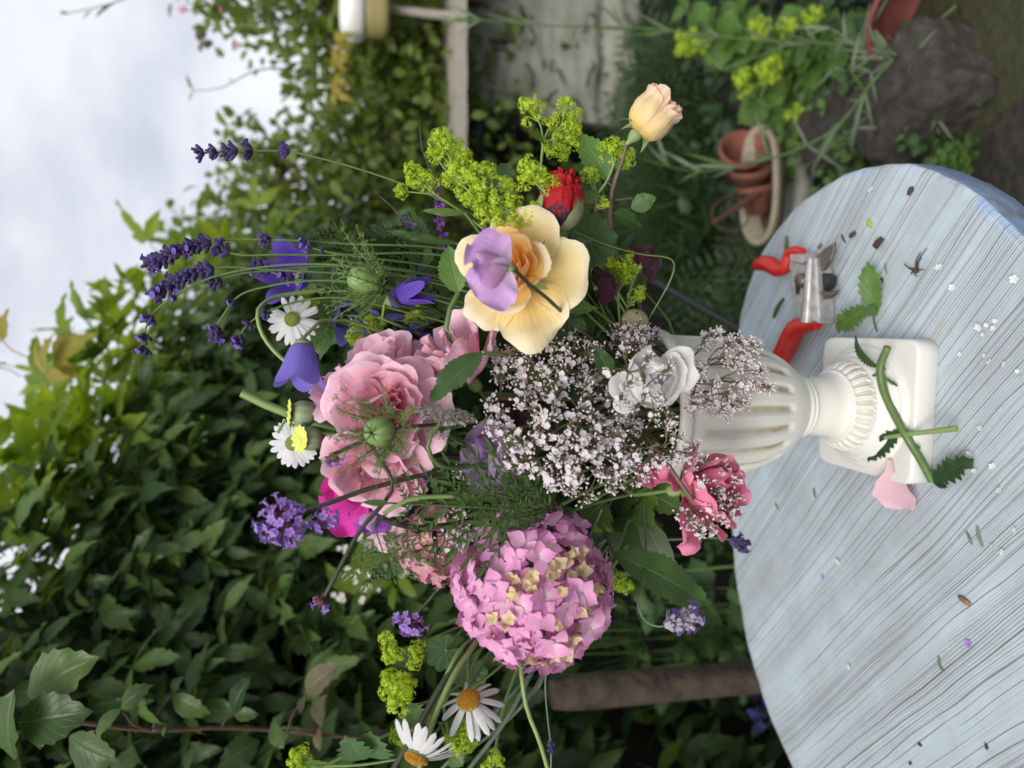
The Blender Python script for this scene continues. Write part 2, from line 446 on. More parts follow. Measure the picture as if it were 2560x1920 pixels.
def make_materials():
    M = {}
    # leaves
    M['creeper'] = leaf_mat('creeper_leaf', (0.020, 0.055, 0.012), (0.125, 0.215, 0.050), rough=0.38, trans=0.28, vein=0.25)
    M['creeper_backlit'] = leaf_mat('creeper_backlit_leaf', (0.15, 0.27, 0.028), (0.29, 0.39, 0.05), rough=0.4, trans=0.5, vein=0.25)  # backlight along the hedge top, put into the leaf colour
    M['shrub'] = leaf_mat('shrub_leaf', (0.10, 0.16, 0.035), (0.24, 0.31, 0.07), trans=0.45, vein=0.1)
    M['rose_leaf'] = leaf_mat('rose_leaf', (0.045, 0.10, 0.028), (0.085, 0.17, 0.045), trans=0.25, vein=0.4, nvein=7)
    M['dark_leaf'] = leaf_mat('dark_leaf', (0.022, 0.055, 0.02), (0.045, 0.095, 0.03), trans=0.22, vein=0.25)
    M['mid_leaf'] = leaf_mat('garden_leaf', (0.08, 0.165, 0.035), (0.15, 0.27, 0.06), trans=0.3, vein=0.35, nvein=5)
    M['mantle_leaf'] = leaf_mat('mantle_leaf', (0.075, 0.15, 0.06), (0.11, 0.20, 0.085), rough=0.6, trans=0.25, vein=0.4, nvein=5, spec=0.3)
    M['grey_leaf'] = leaf_mat('woolly_leaf', (0.16, 0.21, 0.13), (0.22, 0.27, 0.17), rough=0.8, trans=0.15, vein=0.4, spec=0.2)
    M['thread'] = plain('green_thread', (0.17, 0.27, 0.07), 0.5, 0.3, 90)
    M['grass'] = leaf_mat('grass_blade', (0.03, 0.07, 0.02), (0.055, 0.11, 0.035), trans=0.25, vein=0.0)
    M['core'] = plain('shaded_twigs', (0.022, 0.018, 0.012), 0.9, 0.4, 30)  # near black: shade between the hedge leaves put into the colour
    M['fern'] = leaf_mat('feathery_leaf', (0.085, 0.165, 0.045), (0.13, 0.23, 0.075), trans=0.25, vein=0.0)
    M['bronze_leaf'] = leaf_mat('bronze_leaf', (0.12, 0.10, 0.055), (0.17, 0.15, 0.08), trans=0.25, vein=0.25)
    M['yellow_leaf'] = leaf_mat('yellow_leaf', (0.33, 0.30, 0.05), (0.42, 0.33, 0.06), trans=0.4, vein=0.2)
    # stems
    M['stem'] = plain('green_stem', (0.13, 0.22, 0.06), 0.45, 0.35, 90)
    M['stem_light'] = plain('pale_green_stem', (0.26, 0.38, 0.12), 0.45, 0.3, 90)
    M['stem_dark'] = plain('dark_stem', (0.065, 0.075, 0.04), 0.5, 0.4, 90)
    M['stem_brown'] = plain('brown_stem', (0.17, 0.12, 0.07), 0.55, 0.4, 90)
    M['stem_val'] = plain('valerian_stem', (0.17, 0.16, 0.075), 0.5, 0.4, 90)
    M['stem_red'] = plain('reddish_stem', (0.14, 0.075, 0.055), 0.55, 0.4, 90)
    M['stem_grey'] = plain('grey_green_stem', (0.17, 0.22, 0.15), 0.55, 0.3, 90)
    # petals
    M['pink'] = petal_mat('pink_petal', (0.90, 0.25, 0.36), (0.95, 0.48, 0.61), (0.97, 0.64, 0.75), trans=0.26, alt=(0.95, 0.53, 0.65), streak=.15, edge=(0.96, 0.70, 0.77))
    M['pink_core'] = petal_mat('deep_pink_petal', (0.86, 0.12, 0.16), (0.93, 0.29, 0.38), (0.96, 0.51, 0.61), trans=0.3, streak=.15, edge=(0.95, 0.64, 0.70))
    M['pink_soft'] = petal_mat('soft_pink_petal', (0.80, 0.62, 0.58), (0.80, 0.52, 0.58), (0.78, 0.50, 0.60), trans=0.25)
    M['hot_pink'] = petal_mat('hot_pink_petal', (0.78, 0.08, 0.18), (0.92, 0.23, 0.39), (0.95, 0.36, 0.50), trans=0.24, alt=(0.88, 0.20, 0.36))
    M['cream'] = petal_mat('cream_petal', (0.93, 0.46, 0.03), (0.95, 0.70, 0.22), (0.95, 0.86, 0.58), trans=0.28, streak=0.12, fleck=0.5, p1=0.5, edge=(0.92, 0.80, 0.60))
    M['apricot'] = petal_mat('apricot_petal', (0.92, 0.28, 0.05), (0.95, 0.54, 0.12), (0.95, 0.70, 0.34), trans=0.3, streak=0.15)
    M['peach'] = petal_mat('peach_petal', (0.94, 0.66, 0.12), (0.95, 0.74, 0.32), (0.95, 0.74, 0.54), trans=0.32, streak=0.2, edge=(0.94, 0.62, 0.52))
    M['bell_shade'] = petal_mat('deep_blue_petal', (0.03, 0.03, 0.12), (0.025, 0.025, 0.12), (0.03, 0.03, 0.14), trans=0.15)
    M['white'] = petal_mat('white_petal', (0.80, 0.82, 0.66), (0.92, 0.91, 0.87), (0.94, 0.93, 0.91), trans=0.18, streak=0.12)
    M['red'] = petal_mat('red_petal', (0.42, 0.006, 0.014), (0.42, 0.004, 0.012), (0.48, 0.008, 0.014), trans=0.2, streak=0.6)
    M['black_petal'] = petal_mat('dark_petal_base', (0.03, 0.018, 0.03), (0.045, 0.02, 0.04), (0.05, 0.02, 0.05), trans=0.1)
    M['hydrangea'] = petal_mat('hydrangea_sepal', (0.93, 0.80, 0.76), (0.87, 0.45, 0.71), (0.74, 0.25, 0.59), trans=0.25, streak=0.35, alt=(0.86, 0.40, 0.64), p1=0.42)
    M['hydrangea_cream'] = petal_mat('hydrangea_young_sepal', (0.80, 0.70, 0.32), (0.86, 0.73, 0.44), (0.88, 0.58, 0.58), trans=0.28, streak=0.2, p1=0.5)
    M['hydrangea_b'] = petal_mat('small_hydrangea_sepal', (0.82, 0.66, 0.36), (0.80, 0.36, 0.46), (0.80, 0.28, 0.46), trans=0.28)
    M['lilac'] = petal_mat('lilac_petal', (0.82, 0.72, 0.80), (0.70, 0.45, 0.82), (0.66, 0.40, 0.81), trans=0.32, streak=0.55, alt=(0.72, 0.45, 0.76))
    M['mauve'] = petal_mat('pale_mauve_petal', (0.52, 0.44, 0.52), (0.44, 0.30, 0.52), (0.43, 0.29, 0.53), trans=0.3, streak=0.35, alt=(0.36, 0.18, 0.46))
    M['magenta'] = petal_mat('magenta_petal', (0.72, 0.02, 0.30), (0.78, 0.04, 0.42), (0.76, 0.04, 0.42), trans=0.3)
    M['purple'] = petal_mat('purple_petal', (0.42, 0.12, 0.62), (0.40, 0.09, 0.62), (0.40, 0.10, 0.64), trans=0.3)
    M['maroon'] = petal_mat('maroon_petal', (0.03, 0.006, 0.014), (0.05, 0.008, 0.022), (0.06, 0.012, 0.03), trans=0.12)
    M['keel'] = petal_mat('pale_keel', (0.80, 0.74, 0.78), (0.76, 0.64, 0.80), (0.72, 0.55, 0.78), trans=0.3)
    M['lilac_pink'] = petal_mat('pinkish_lilac_petal', (0.78, 0.62, 0.72), (0.72, 0.40, 0.62), (0.68, 0.38, 0.68), trans=0.32, streak=.55)
    M['bell'] = petal_mat('bell_petal', (0.20, 0.15, 0.55), (0.21, 0.15, 0.62), (0.25, 0.19, 0.68), trans=0.33, streak=0.3, alt=(0.24, 0.18, 0.66))
    M['bell_dark'] = petal_mat('violet_bell_petal', (0.16, 0.07, 0.50), (0.14, 0.06, 0.52), (0.17, 0.09, 0.58), trans=0.3, streak=0.3)
    M['lav'] = petal_mat('lavender_calyx', (0.085, 0.07, 0.10), (0.07, 0.05, 0.14), (0.05, 0.03, 0.13), rough=0.75, trans=0.12, alt=(0.13, 0.09, 0.27))
    M['lav_flower'] = petal_mat('lavender_corolla', (0.22, 0.12, 0.50), (0.24, 0.13, 0.58), (0.27, 0.16, 0.62), trans=0.25)
    M['lav_grey'] = petal_mat('woolly_lavender_calyx', (0.42, 0.42, 0.36), (0.45, 0.42, 0.42), (0.34, 0.27, 0.44), rough=0.8, trans=0.1)
    M['verbena'] = petal_mat('verbena_petal', (0.30, 0.14, 0.55), (0.50, 0.29, 0.82), (0.57, 0.37, 0.87), trans=0.28)
    M['verbena_dark'] = plain('verbena_calyx', (0.14, 0.035, 0.055), 0.6, 0.5, 200)
    M['valerian'] = petal_mat('valerian_petal', (0.86, 0.76, 0.77), (0.90, 0.83, 0.85), (0.92, 0.87, 0.89), trans=0.25)
    M['valerian_bud'] = plain('valerian_bud', (0.80, 0.66, 0.67), 0.5, 0.2, 300, trans=0.2, c2=(0.78, 0.74, 0.70))
    M['daisy'] = petal_mat('daisy_ray', (0.80, 0.80, 0.74), (0.86, 0.86, 0.85), (0.86, 0.86, 0.86), trans=0.28, streak=0.2)
    M['daisy_disc'] = plain('daisy_disc', (0.60, 0.33, 0.02), 0.7, 0.5, 500, bstr=0.9, c2=(0.40, 0.17, 0.01))
    M['daisy_disc_green'] = plain('green_daisy_disc', (0.42, 0.45, 0.10), 0.7, 0.5, 500, bstr=0.9, c2=(0.22, 0.30, 0.06))
    M['mantle'] = leaf_mat('mantle_flower', (0.52, 0.70, 0.045), (0.74, 0.88, 0.11), rough=0.6, trans=0.42, vein=0.0, tmul=(1.3, 1.25, 0.6))
    M['toadflax'] = petal_mat('toadflax_petal', (0.28, 0.06, 0.46), (0.30, 0.07, 0.52), (0.36, 0.12, 0.58), trans=0.25)
    M['carrot'] = petal_mat('carrot_floret', (0.62, 0.62, 0.45), (0.78, 0.76, 0.66), (0.80, 0.78, 0.70), trans=0.2)
    M['pod'] = plain('seed_pod_skin', (0.25, 0.36, 0.12), 0.45, 0.4, 60, c2=(0.12, 0.22, 0.05))
    M['poppy_pod'] = plain('poppy_capsule_skin', (0.26, 0.35, 0.17), 0.55, 0.25, 60, c2=(0.20, 0.27, 0.16))
    M['crown'] = plain('capsule_crown', (0.64, 0.66, 0.13), 0.6, 0.25, 300, c2=(0.50, 0.55, 0.10))
    M['sepal'] = plain('sepal_skin', (0.30, 0.40, 0.16), 0.5, 0.3, 60, trans=0.15, c2=(0.20, 0.30, 0.09))
    M['poppy_sepal'] = plain('poppy_sepal_skin', (0.30, 0.34, 0.16), 0.55, 0.4, 90, c2=(0.20, 0.22, 0.10), bstr=0.5)
    M['onion'] = plain('pale_bud_skin', (0.58, 0.56, 0.36), 0.35, 0.4, 30, c2=(0.25, 0.17, 0.07))
    # man-made things
    M['urn'] = attr_mat('ivory_plastic', (0.70, 0.685, 0.605), (0.34, 0.28, 0.15), rough=0.5)
    M['plinth'] = attr_mat('ivory_plastic_foot', (0.69, 0.675, 0.62), (0.46, 0.42, 0.31), rough=0.45)
    M['red_grip'] = plain('red_grip', (0.58, 0.022, 0.015), 0.33, 0.12, 30, c2=(0.42, 0.015, 0.012), spec=0.5)
    M['alloy'] = plain('worn_alloy', (0.70, 0.69, 0.67), 0.38, 0.4, 140, metal=0.6, c2=(0.30, 0.27, 0.24))
    M['steel'] = plain('dull_steel', (0.24, 0.23, 0.22), 0.42, 0.5, 120, metal=0.8, c2=(0.16, 0.12, 0.09))
    M['black_metal'] = plain('black_metal', (0.02, 0.02, 0.022), 0.45, 0.3, 80)
    M['terracotta'] = plain('terracotta', (0.25, 0.085, 0.045), 0.8, 0.6, 25, c2=(0.13, 0.05, 0.035))
    M['red_pot'] = plain('dull_red_pot', (0.22, 0.06, 0.05), 0.6, 0.4, 20)
    M['ceramic'] = plain('cream_stoneware', (0.36, 0.31, 0.225), 0.6, 0.6, 30, c2=(0.26, 0.22, 0.15))
    M['rust'] = plain('rusty_iron', (0.11, 0.05, 0.03), 0.8, 0.6, 90, c2=(0.08, 0.04, 0.03))
    M['grey_wood'] = plain('weathered_wood', (0.44, 0.40, 0.35), 0.85, 0.5, 60, c2=(0.28, 0.25, 0.21))
    M['stone'] = plain('weathered_stone', (0.42, 0.41, 0.36), 0.9, 0.6, 7, c2=(0.20, 0.205, 0.165), bstr=0.9, bdist=0.02, detail=8)
    M['dark_stone'] = plain('dark_stone', (0.085, 0.075, 0.062), 0.9, 0.9, 38, c2=(0.022, 0.019, 0.016), bstr=0.9, bdist=0.012, detail=8)
    M['mossy'] = plain('mossy_stone', (0.11, 0.085, 0.05), 0.95, 0.9, 45, c2=(0.035, 0.04, 0.014), bstr=0.9, bdist=0.012, detail=8)
    M['bark'] = plain('brown_bark', (0.15, 0.105, 0.07), 0.9, 0.9, 34, c2=(0.04, 0.03, 0.02), bstr=0.9, bdist=0.01, detail=8)
    M['soil'] = plain('garden_soil', (0.04, 0.032, 0.022), 0.95, 0.8, 30, c2=(0.012, 0.011, 0.008), bstr=1.0, bdist=0.03, detail=10)
    M['white_paint'] = plain('white_enamel', (0.78, 0.78, 0.74), 0.4, 0.15, 30)
    M['yellow_pot'] = plain('yellow_glaze', (0.40, 0.34, 0.14), 0.45, 0.4, 20, c2=(0.30, 0.26, 0.12))
    M['debris'] = plain('dry_debris', (0.085, 0.055, 0.035), 0.8, 0.5, 200)
    M['straw'] = plain('dry_straw', (0.30, 0.20, 0.09), 0.7, 0.5, 200)
    M['table_top'] = table_mat()
    M['table_edge'] = edge_mat()
    return M

GRAIN = math.radians(-44)

def table_mat():
    m, n, l = newmat('weathered_blue_paint')
    ge = n.new('ShaderNodeNewGeometry')
    rot = nd(n, 'ShaderNodeMapping'); rot.inputs['Rotation'].default_value = (0, 0, -GRAIN); l.new(ge.outputs['Position'], rot.inputs[0])
    # slow wander of the grain
    wob = nd(n, 'ShaderNodeTexNoise', i_Scale=7.0, i_Detail=2.0); l.new(rot.outputs[0], wob.inputs['Vector'])
    cx = nd(n, 'ShaderNodeMapping'); l.new(rot.outputs[0], cx.inputs[0])
    sx = n.new('ShaderNodeSeparateXYZ'); l.new(rot.outputs[0], sx.inputs[0])
    yy = math_(n, l, 'ADD', sx.outputs[1], math_(n, l, 'MULTIPLY', math_(n, l, 'SUBTRACT', wob.outputs[0], 0.5), 0.008))
    def grain(sxx, syy, detail, seed, rough=0.55):
        c = n.new('ShaderNodeCombineXYZ')
        l.new(math_(n, l, 'MULTIPLY', sx.outputs[0], sxx), c.inputs[0]); l.new(math_(n, l, 'MULTIPLY', yy, syy), c.inputs[1]); c.inputs[2].default_value = seed
        t = nd(n, 'ShaderNodeTexNoise', i_Scale=1.0, i_Detail=detail, i_Roughness=rough); l.new(c.outputs[0], t.inputs['Vector'])
        return t.outputs[0]
    g1 = grain(1.3, 9.0, 3.0, 1.7)
    g2 = grain(7.0, 330.0, 3.0, 4.1)     # fine fibre
    g3 = grain(1.6, 34.0, 2.0, 9.3)      # worn bands
    g4 = grain(14.0, 800.0, 2.0, 2.2)    # hairline fibre
    g5 = grain(5.0, 60.0, 2.0, 6.6)
    g6 = grain(2.2, 40.0, 3.0, 3.3)      # where a line opens or closes
    band = ramp(n, l, g3, [(0.35, 0.0), (0.68, 1.0)])
    def lines(freq, warp, width, gate, lo, hi):
        w = math_(n, l, 'ADD', math_(n, l, 'MULTIPLY', yy, freq), math_(n, l, 'ADD', math_(n, l, 'MULTIPLY', g1, warp), math_(n, l, 'MULTIPLY', g5, warp*0.22)))
        d = math_(n, l, 'ABSOLUTE', math_(n, l, 'SUBTRACT', math_(n, l, 'FRACT', w), 0.5))
        k = ramp(n, l, d, [(0.0, 1.0), (width*0.45, 0.9), (width, 0.0)])
        return math_(n, l, 'MULTIPLY', k, ramp(n, l, gate, [(lo, 0.0), (hi, 1.0)]))
    crack = math_(n, l, 'MAXIMUM', lines(88.0, 3.4, 0.055, g6, 0.38, 0.54), lines(171.0, 5.6, 0.075, g5, 0.44, 0.58))
    fine = lines(410.0, 9.0, 0.20, g3, 0.34, 0.60)
    hl = ramp(n, l, g4, [(0.32, 1.0), (0.5, 0.0)])
    patch = nd(n, 'ShaderNodeTexNoise', i_Scale=9.0, i_Detail=6.0, i_Roughness=0.65); l.new(ge.outputs['Position'], patch.inputs['Vector'])
    pt = ramp(n, l, patch.outputs[0], [(0.34, 1.0), (0.62, 0.0)])
    sp = nd(n, 'ShaderNodeTexNoise', i_Scale=420.0, i_Detail=2.0); l.new(ge.outputs['Position'], sp.inputs['Vector'])
    spk = ramp(n, l, sp.outputs[0], [(0.70, 0.0), (0.75, 1.0)])
    base = mixc(n, l, patch.outputs[0], (0.445, 0.53, 0.585), (0.55, 0.645, 0.70))
    base = mixc(n, l, math_(n, l, 'MULTIPLY', band, 0.30), base, (0.37, 0.41, 0.43))
    base = mixc(n, l, math_(n, l, 'MULTIPLY', pt, 0.48), base, (0.33, 0.345, 0.34))
    base = mixc(n, l, math_(n, l, 'MULTIPLY', hl, 0.22), base, (0.33, 0.34, 0.33))
    base = mixc(n, l, math_(n, l, 'MULTIPLY', fine, math_(n, l, 'ADD', math_(n, l, 'MULTIPLY', band, 0.5), 0.2)), base, (0.25, 0.235, 0.21))
    base = mixc(n, l, math_(n, l, 'MULTIPLY', crack, 0.66), base, (0.125, 0.105, 0.085))
    base = mixc(n, l, math_(n, l, 'MULTIPLY', spk, 0.35), base, (0.2, 0.18, 0.15))
    och = nd(n, 'ShaderNodeTexNoise', i_Scale=13.0, i_Detail=3.0); mo = nd(n, 'ShaderNodeMapping'); mo.inputs['Scale'].default_value = (1, 3.5, 1); mo.inputs['Location'].default_value = (3, 5, 1)
    l.new(rot.outputs[0], mo.inputs[0]); l.new(mo.outputs[0], och.inputs['Vector'])
    base = mixc(n, l, ramp(n, l, och.outputs[0], [(0.70, 0.0), (0.78, 0.4)]), base, (0.42, 0.30, 0.12))
    # towards the rim the older, stronger blue coat shows through where the pale paint has rubbed off
    at = nd(n, 'ShaderNodeAttribute', attribute_name='tone')
    rubbed = math_(n, l, 'MULTIPLY', ramp(n, l, at.outputs['Fac'], [(0.955, 0.0), (0.992, 1.0)]), ramp(n, l, patch.outputs[0], [(0.54, 0.0), (0.61, 1.0)]))
    base = mixc(n, l, math_(n, l, 'MULTIPLY', rubbed, 0.7), base, (0.24, 0.37, 0.60))
    bare = math_(n, l, 'MULTIPLY', ramp(n, l, at.outputs['Fac'], [(0.972, 0.0), (0.999, 1.0)]), ramp(n, l, math_(n, l, 'ADD', math_(n, l, 'MULTIPLY', patch.outputs[0], 0.6), math_(n, l, 'MULTIPLY', g2, 0.4)), [(0.38, 1.0), (0.50, 0.0)]))
    base = mixc(n, l, math_(n, l, 'MULTIPLY', bare, 0.85), base, (0.20, 0.17, 0.14))
    h = math_(n, l, 'SUBTRACT', math_(n, l, 'MULTIPLY', g2, 0.35), math_(n, l, 'ADD', crack, math_(n, l, 'MULTIPLY', fine, 0.35)))
    return finish(m, n, l, base, 0.62, 0, None, h, 0.55, 0.0012, spec=0.35)

def edge_mat():
    m, n, l = newmat('rubbed_blue_edge')
    tc = nd(n, 'ShaderNodeTexCoord')
    mp_ = nd(n, 'ShaderNodeMapping'); mp_.inputs['Scale'].default_value = (1, 1, 14); l.new(tc.outputs['Object'], mp_.inputs[0])
    a = nd(n, 'ShaderNodeTexNoise', i_Scale=12.0, i_Detail=6.0, i_Roughness=0.7); l.new(mp_.outputs[0], a.inputs['Vector'])
    b = nd(n, 'ShaderNodeTexNoise', i_Scale=22.0, i_Detail=6.0, i_Roughness=0.7); l.new(tc.outputs['Object'], b.inputs['Vector'])
    c = mixc(n, l, ramp(n, l, a.outputs[0], [(0.3, 0.0), (0.7, 1.0)]), (0.17, 0.27, 0.44), (0.32, 0.42, 0.56))
    c = mixc(n, l, ramp(n, l, b.outputs[0], [(0.5, 0.0), (0.64, 0.9)]), c, (0.21, 0.19, 0.165))
    return finish(m, n, l, c, 0.6, 0, None, a.outputs[0], 0.6, 0.002)

M_ = make_materials()
# ------------------------------------------------------------------ ground and the garden behind
def to_px(p):
    """picture position (2212 wide print) and forward distance of world points, to sort what shows largest"""
    q = np.atleast_2d(p) - np.array([0, 0, CAMH])
    yc = q[:, 1]*_c - q[:, 2]*_s; zc = q[:, 1]*_s + q[:, 2]*_c
    return (1280 - FPX*zc/yc)/K, 1659 - (960 + FPX*q[:, 0]/yc)/K, yc

def build_ground():
    mb = MB(); n = 90
    xs = np.r_[-60, -20, np.linspace(-3, 4.5, n), 20, 60]; ys = np.r_[-40, -10, np.linspace(-1, 6, n), 20, 80]
    X, Y = np.meshgrid(xs, ys)
    Z = 0.02*np.sin(X*5.1 + 1)*np.cos(Y*4.3) + 0.012*np.sin(X*13 + Y*7)
    mb.grid(np.stack([X, Y, Z], -1)); o = mb.build('ground', M_['soil']); o['kind'] = 'structure'

def leaf_variants(L, wd, n=5, ns=0, nv=5, nu=2, serr=.3, fold=.2, bend=-.6, ruf=.0, seed=0, cup=0):
    out = []
    for k in range(n):
        r_ = np.random.default_rng(seed + k)
        mb = MB(); mb.grid(blade(L*r_.uniform(.85, 1.15), wd, ns=ns, nv=nv, nu=nu, serr=serr, fold=fold*r_.uniform(.3, 1.5), bend=bend*r_.uniform(.2, 1.5), bend0=.1, ruf=ruf, seed=seed + k, twist=r_.uniform(-.3, .3), cup=cup))
        out.append(mb)
    return out

def compound(L, seed, k=5, young=False):
    """a creeper leaf: toothed leaflets hanging in a fan from one stalk"""
    r_ = np.random.default_rng(seed); mb = MB()
    st = L*.55
    mb.tube(cr([(0, 0, 0), (0, st*.6, st*.12), (0, st, 0)], 5), L*.014, 3)
    angs = np.linspace(-1.05, 1.05, k) if k > 1 else [0]
    for a in angs:
        l = L*1.18*(1 - .25*abs(a)/1.05)*r_.uniform(.85, 1.12)
        g = blade(l, [(0, .015), (.1, .08), (.30, .165), (.50, .175), (.74, .095), (.9, .035), (1, 0)], ns=6, serr=.15, fold=.22*r_.uniform(.2, 1.6), bend0=r_.uniform(-.1, .35), bend=-r_.uniform(.3, 1.3), ruf=.03, seed=seed + int(10*a), nu=4, twist=r_.uniform(-.5, .5))
        A = rot_z(-a + r_.uniform(-.12, .12), (0, st, 0)); B = np.eye(4); q = r_.uniform(-.45, .45); B[0, 0] = math.cos(q); B[0, 2] = math.sin(q); B[2, 0] = -math.sin(q); B[2, 2] = math.cos(q)
        mb.grid(tf(A @ B, g.reshape(-1, 3)).reshape(g.shape), tone=float(r_.random()*.25))
    return mb

HA, HB = np.array([-1.05, .62]), np.array([.36, 2.04])

def hedge_top(t):
    return 2.12 + .05*math.sin(t*17) + .03*math.sin(t*7 + 1) - .50*max(0, t - .42)/.58

def build_hedge():
    """tall creeper-covered hedge running from near left to far right"""
    c = (HA + HB)/2
    Mr = fz((c[0], c[1], 0), (0, 0, 1)); Mi = inv(Mr)
    root = thing('creeper_hedge', 'tall dark hedge covered in toothed creeper leaves, yellow green along its top', 'hedge', Mr)
    t_ = nz(np.append(HB - HA, 0)); n_ = np.array([t_[1], -t_[0], 0])
    if n_[1] > 0: n_ = -n_
    # woody core that stops the light, its colour darkened to read as shaded gaps
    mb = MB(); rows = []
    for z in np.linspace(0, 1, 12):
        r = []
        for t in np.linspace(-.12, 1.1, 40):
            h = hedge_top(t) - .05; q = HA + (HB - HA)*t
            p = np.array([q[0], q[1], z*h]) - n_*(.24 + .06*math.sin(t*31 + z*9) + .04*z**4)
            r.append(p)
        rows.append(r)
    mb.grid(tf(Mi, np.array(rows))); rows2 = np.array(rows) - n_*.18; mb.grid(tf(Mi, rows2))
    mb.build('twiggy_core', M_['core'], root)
    L = .080
    var = [compound(L, k, k=(3, 1, 3, 3, 2, 3, 2)[k]) for k in range(7)]
    N = 5800
    t = rng.uniform(-.14, 1.03, N); u = rng.random(N)**.6
    hh = np.array([hedge_top(a) for a in t])
    z = hh*(1 - (1 - u)**1.0*.98)
    depth = rng.exponential(.11, N) - .07
    depth = np.clip(depth, -.09, .34)
    q = HA[None] + (HB - HA)[None]*t[:, None]
    p = np.c_[q, z] - n_[None]*depth[:, None]
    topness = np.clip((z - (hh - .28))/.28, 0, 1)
    p = p - n_[None]*(.42*np.clip((1.12 - z)/.35, 0, 1)*np.clip(t*2.2 - .1, 0, 1))[:, None]
    p = p - n_[None]*(topness**2*rng.uniform(0, .30, N))[:, None]
    p[:, 2] += topness*rng.uniform(-.05, .09, N)
    Ms = []
    for i in range(N):
        down = np.array([0, 0, -1.0])*rng.uniform(.3, 1.1)*(1 - topness[i]*1.1) + np.array([0, 0, 1.0])*topness[i]*rng.uniform(0, .9)
        y = down + n_*rng.uniform(.1, .9) + t_*rng.normal(0, .55)
        zz = n_*rng.uniform(.4, 1.0) + np.array([0, 0, rng.uniform(.3, 1.0)]) + rng.normal(0, .25, 3)
        s = rng.uniform(.6, 1.2)*(1 if p[i, 2] > .5 else .8)
        Ms.append(fyz(p[i], y, zz, s))
    dx, dy, dist = to_px(p)
    inview = (dx > -80) & (dx < 1600) & (dy > 200) & (dy < 1740)
    young = (topness + .5*rng.random(N) > .62) | (rng.random(N) < .03)  # leaves that get the painted backlit colour, mostly near the top
    score = np.where(inview & (depth < .10), dist, 1e9)
    order = np.argsort(score); pick = order[:300]
    mesh_plain = [v.mesh('leaf', M_['creeper']) for v in var]; mesh_backlit = [v.mesh('leaf', M_['creeper_backlit']) for v in var]
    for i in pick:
        put('leaf', (mesh_backlit if young[i] else mesh_plain)[rng.integers(0, 7)], root, Mi @ Ms[i])
    rest = np.setdiff1d(np.arange(N), pick)
    for yg, mat in ((False, 'creeper'), (True, 'creeper_backlit')):
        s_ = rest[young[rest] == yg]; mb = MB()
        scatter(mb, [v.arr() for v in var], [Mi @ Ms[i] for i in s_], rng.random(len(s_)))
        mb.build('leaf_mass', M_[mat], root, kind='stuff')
    # a few yellowed leaves high up on the left
    for k, (x, y) in enumerate(((75, 800), (95, 850), (55, 770))):
        q = P(x, y, 1.42); mb = compound(.08, 80 + k, 3); mb.build('yellowed_leaf', M_['yellow_leaf'], root, Mi @ fyz(q, (0.3, -.2, -.5 + .4*k), (0, -.7, .6)))

def build_vine():
    """brownish shoot with drooping leaf pairs in front of the hedge"""
    pts = [P(130, 1555, .80), P(330, 1578, .83), P(480, 1572, .86), P(620, 1580, .88), P(755, 1592, .90)]
    Mr = fz(pts[-1], (0, 0, 1)); Mi = inv(Mr)
    root = thing('climbing_shoot', 'upright reddish vine shoot with drooping leaf pairs before the dark hedge', 'vine', Mr)
    tail = np.array([pts[-1][0] - .06, pts[-1][1] + .5, pts[-1][2] - .22])
    stem_to(root, Mi, pts + [tail], .0022, 'stem_red', n=30)
    prs = [((262, 1530, .81), (205, 1595, .80), (330, 1478, .80), 'creeper'), ((360, 1565, .83), (352, 1592, .82), (300, 1508, .81), 'mid_leaf'), ((372, 1500, .83), (395, 1462, .82), (455, 1545, .82), 'creeper'),
           ((505, 1540, .86), (540, 1460, .85), (560, 1545, .85), 'creeper'), ((660, 1500, .88), (735, 1432, .86), (650, 1545, .86), 'bronze_leaf'), ((690, 1570, .89), (702, 1500, .87), (690, 1625, .88), 'bronze_leaf')]
    for k, (j, a, b, mat) in enumerate(prs):
        j, a, b = P(*j), P(*a), P(*b)
        near = min(pts, key=lambda q: np.linalg.norm(q - j))
        MB().tube(tf(Mi, cr([near, (near + j)/2 + np.array([0, -.006, .004]), j], 7)), .0012, 5).build('leaf_stalk', M_['stem_red'], root)
        for e, s_ in ((a, 1), (b, 2)):
            leaf_part(root, Mi, j, e, (0.3, -.7, .6), mat, .26, 5, .12, bend=-.9, bend0=.4, seed=k*3 + s_)
    big = [((60, 1500, .74), (200, 1420, .72)), ((40, 1560, .72), (190, 1540, .70)), ((30, 1640, .72), (10, 1500, .70)), ((150, 1590, .76), (250, 1650, .74)), ((560, 1600, .84), (470, 1655, .82)), ((590, 1560, .85), (610, 1620, .83)), ((420, 1610, .84), (400, 1665, .82))]
    for k, (a, b) in enumerate(big):
        leaf_part(root, Mi, P(*a), P(*b), (0.2, -.8, .6), 'creeper', .34, 6, .14, bend=-.5, seed=40 + k)

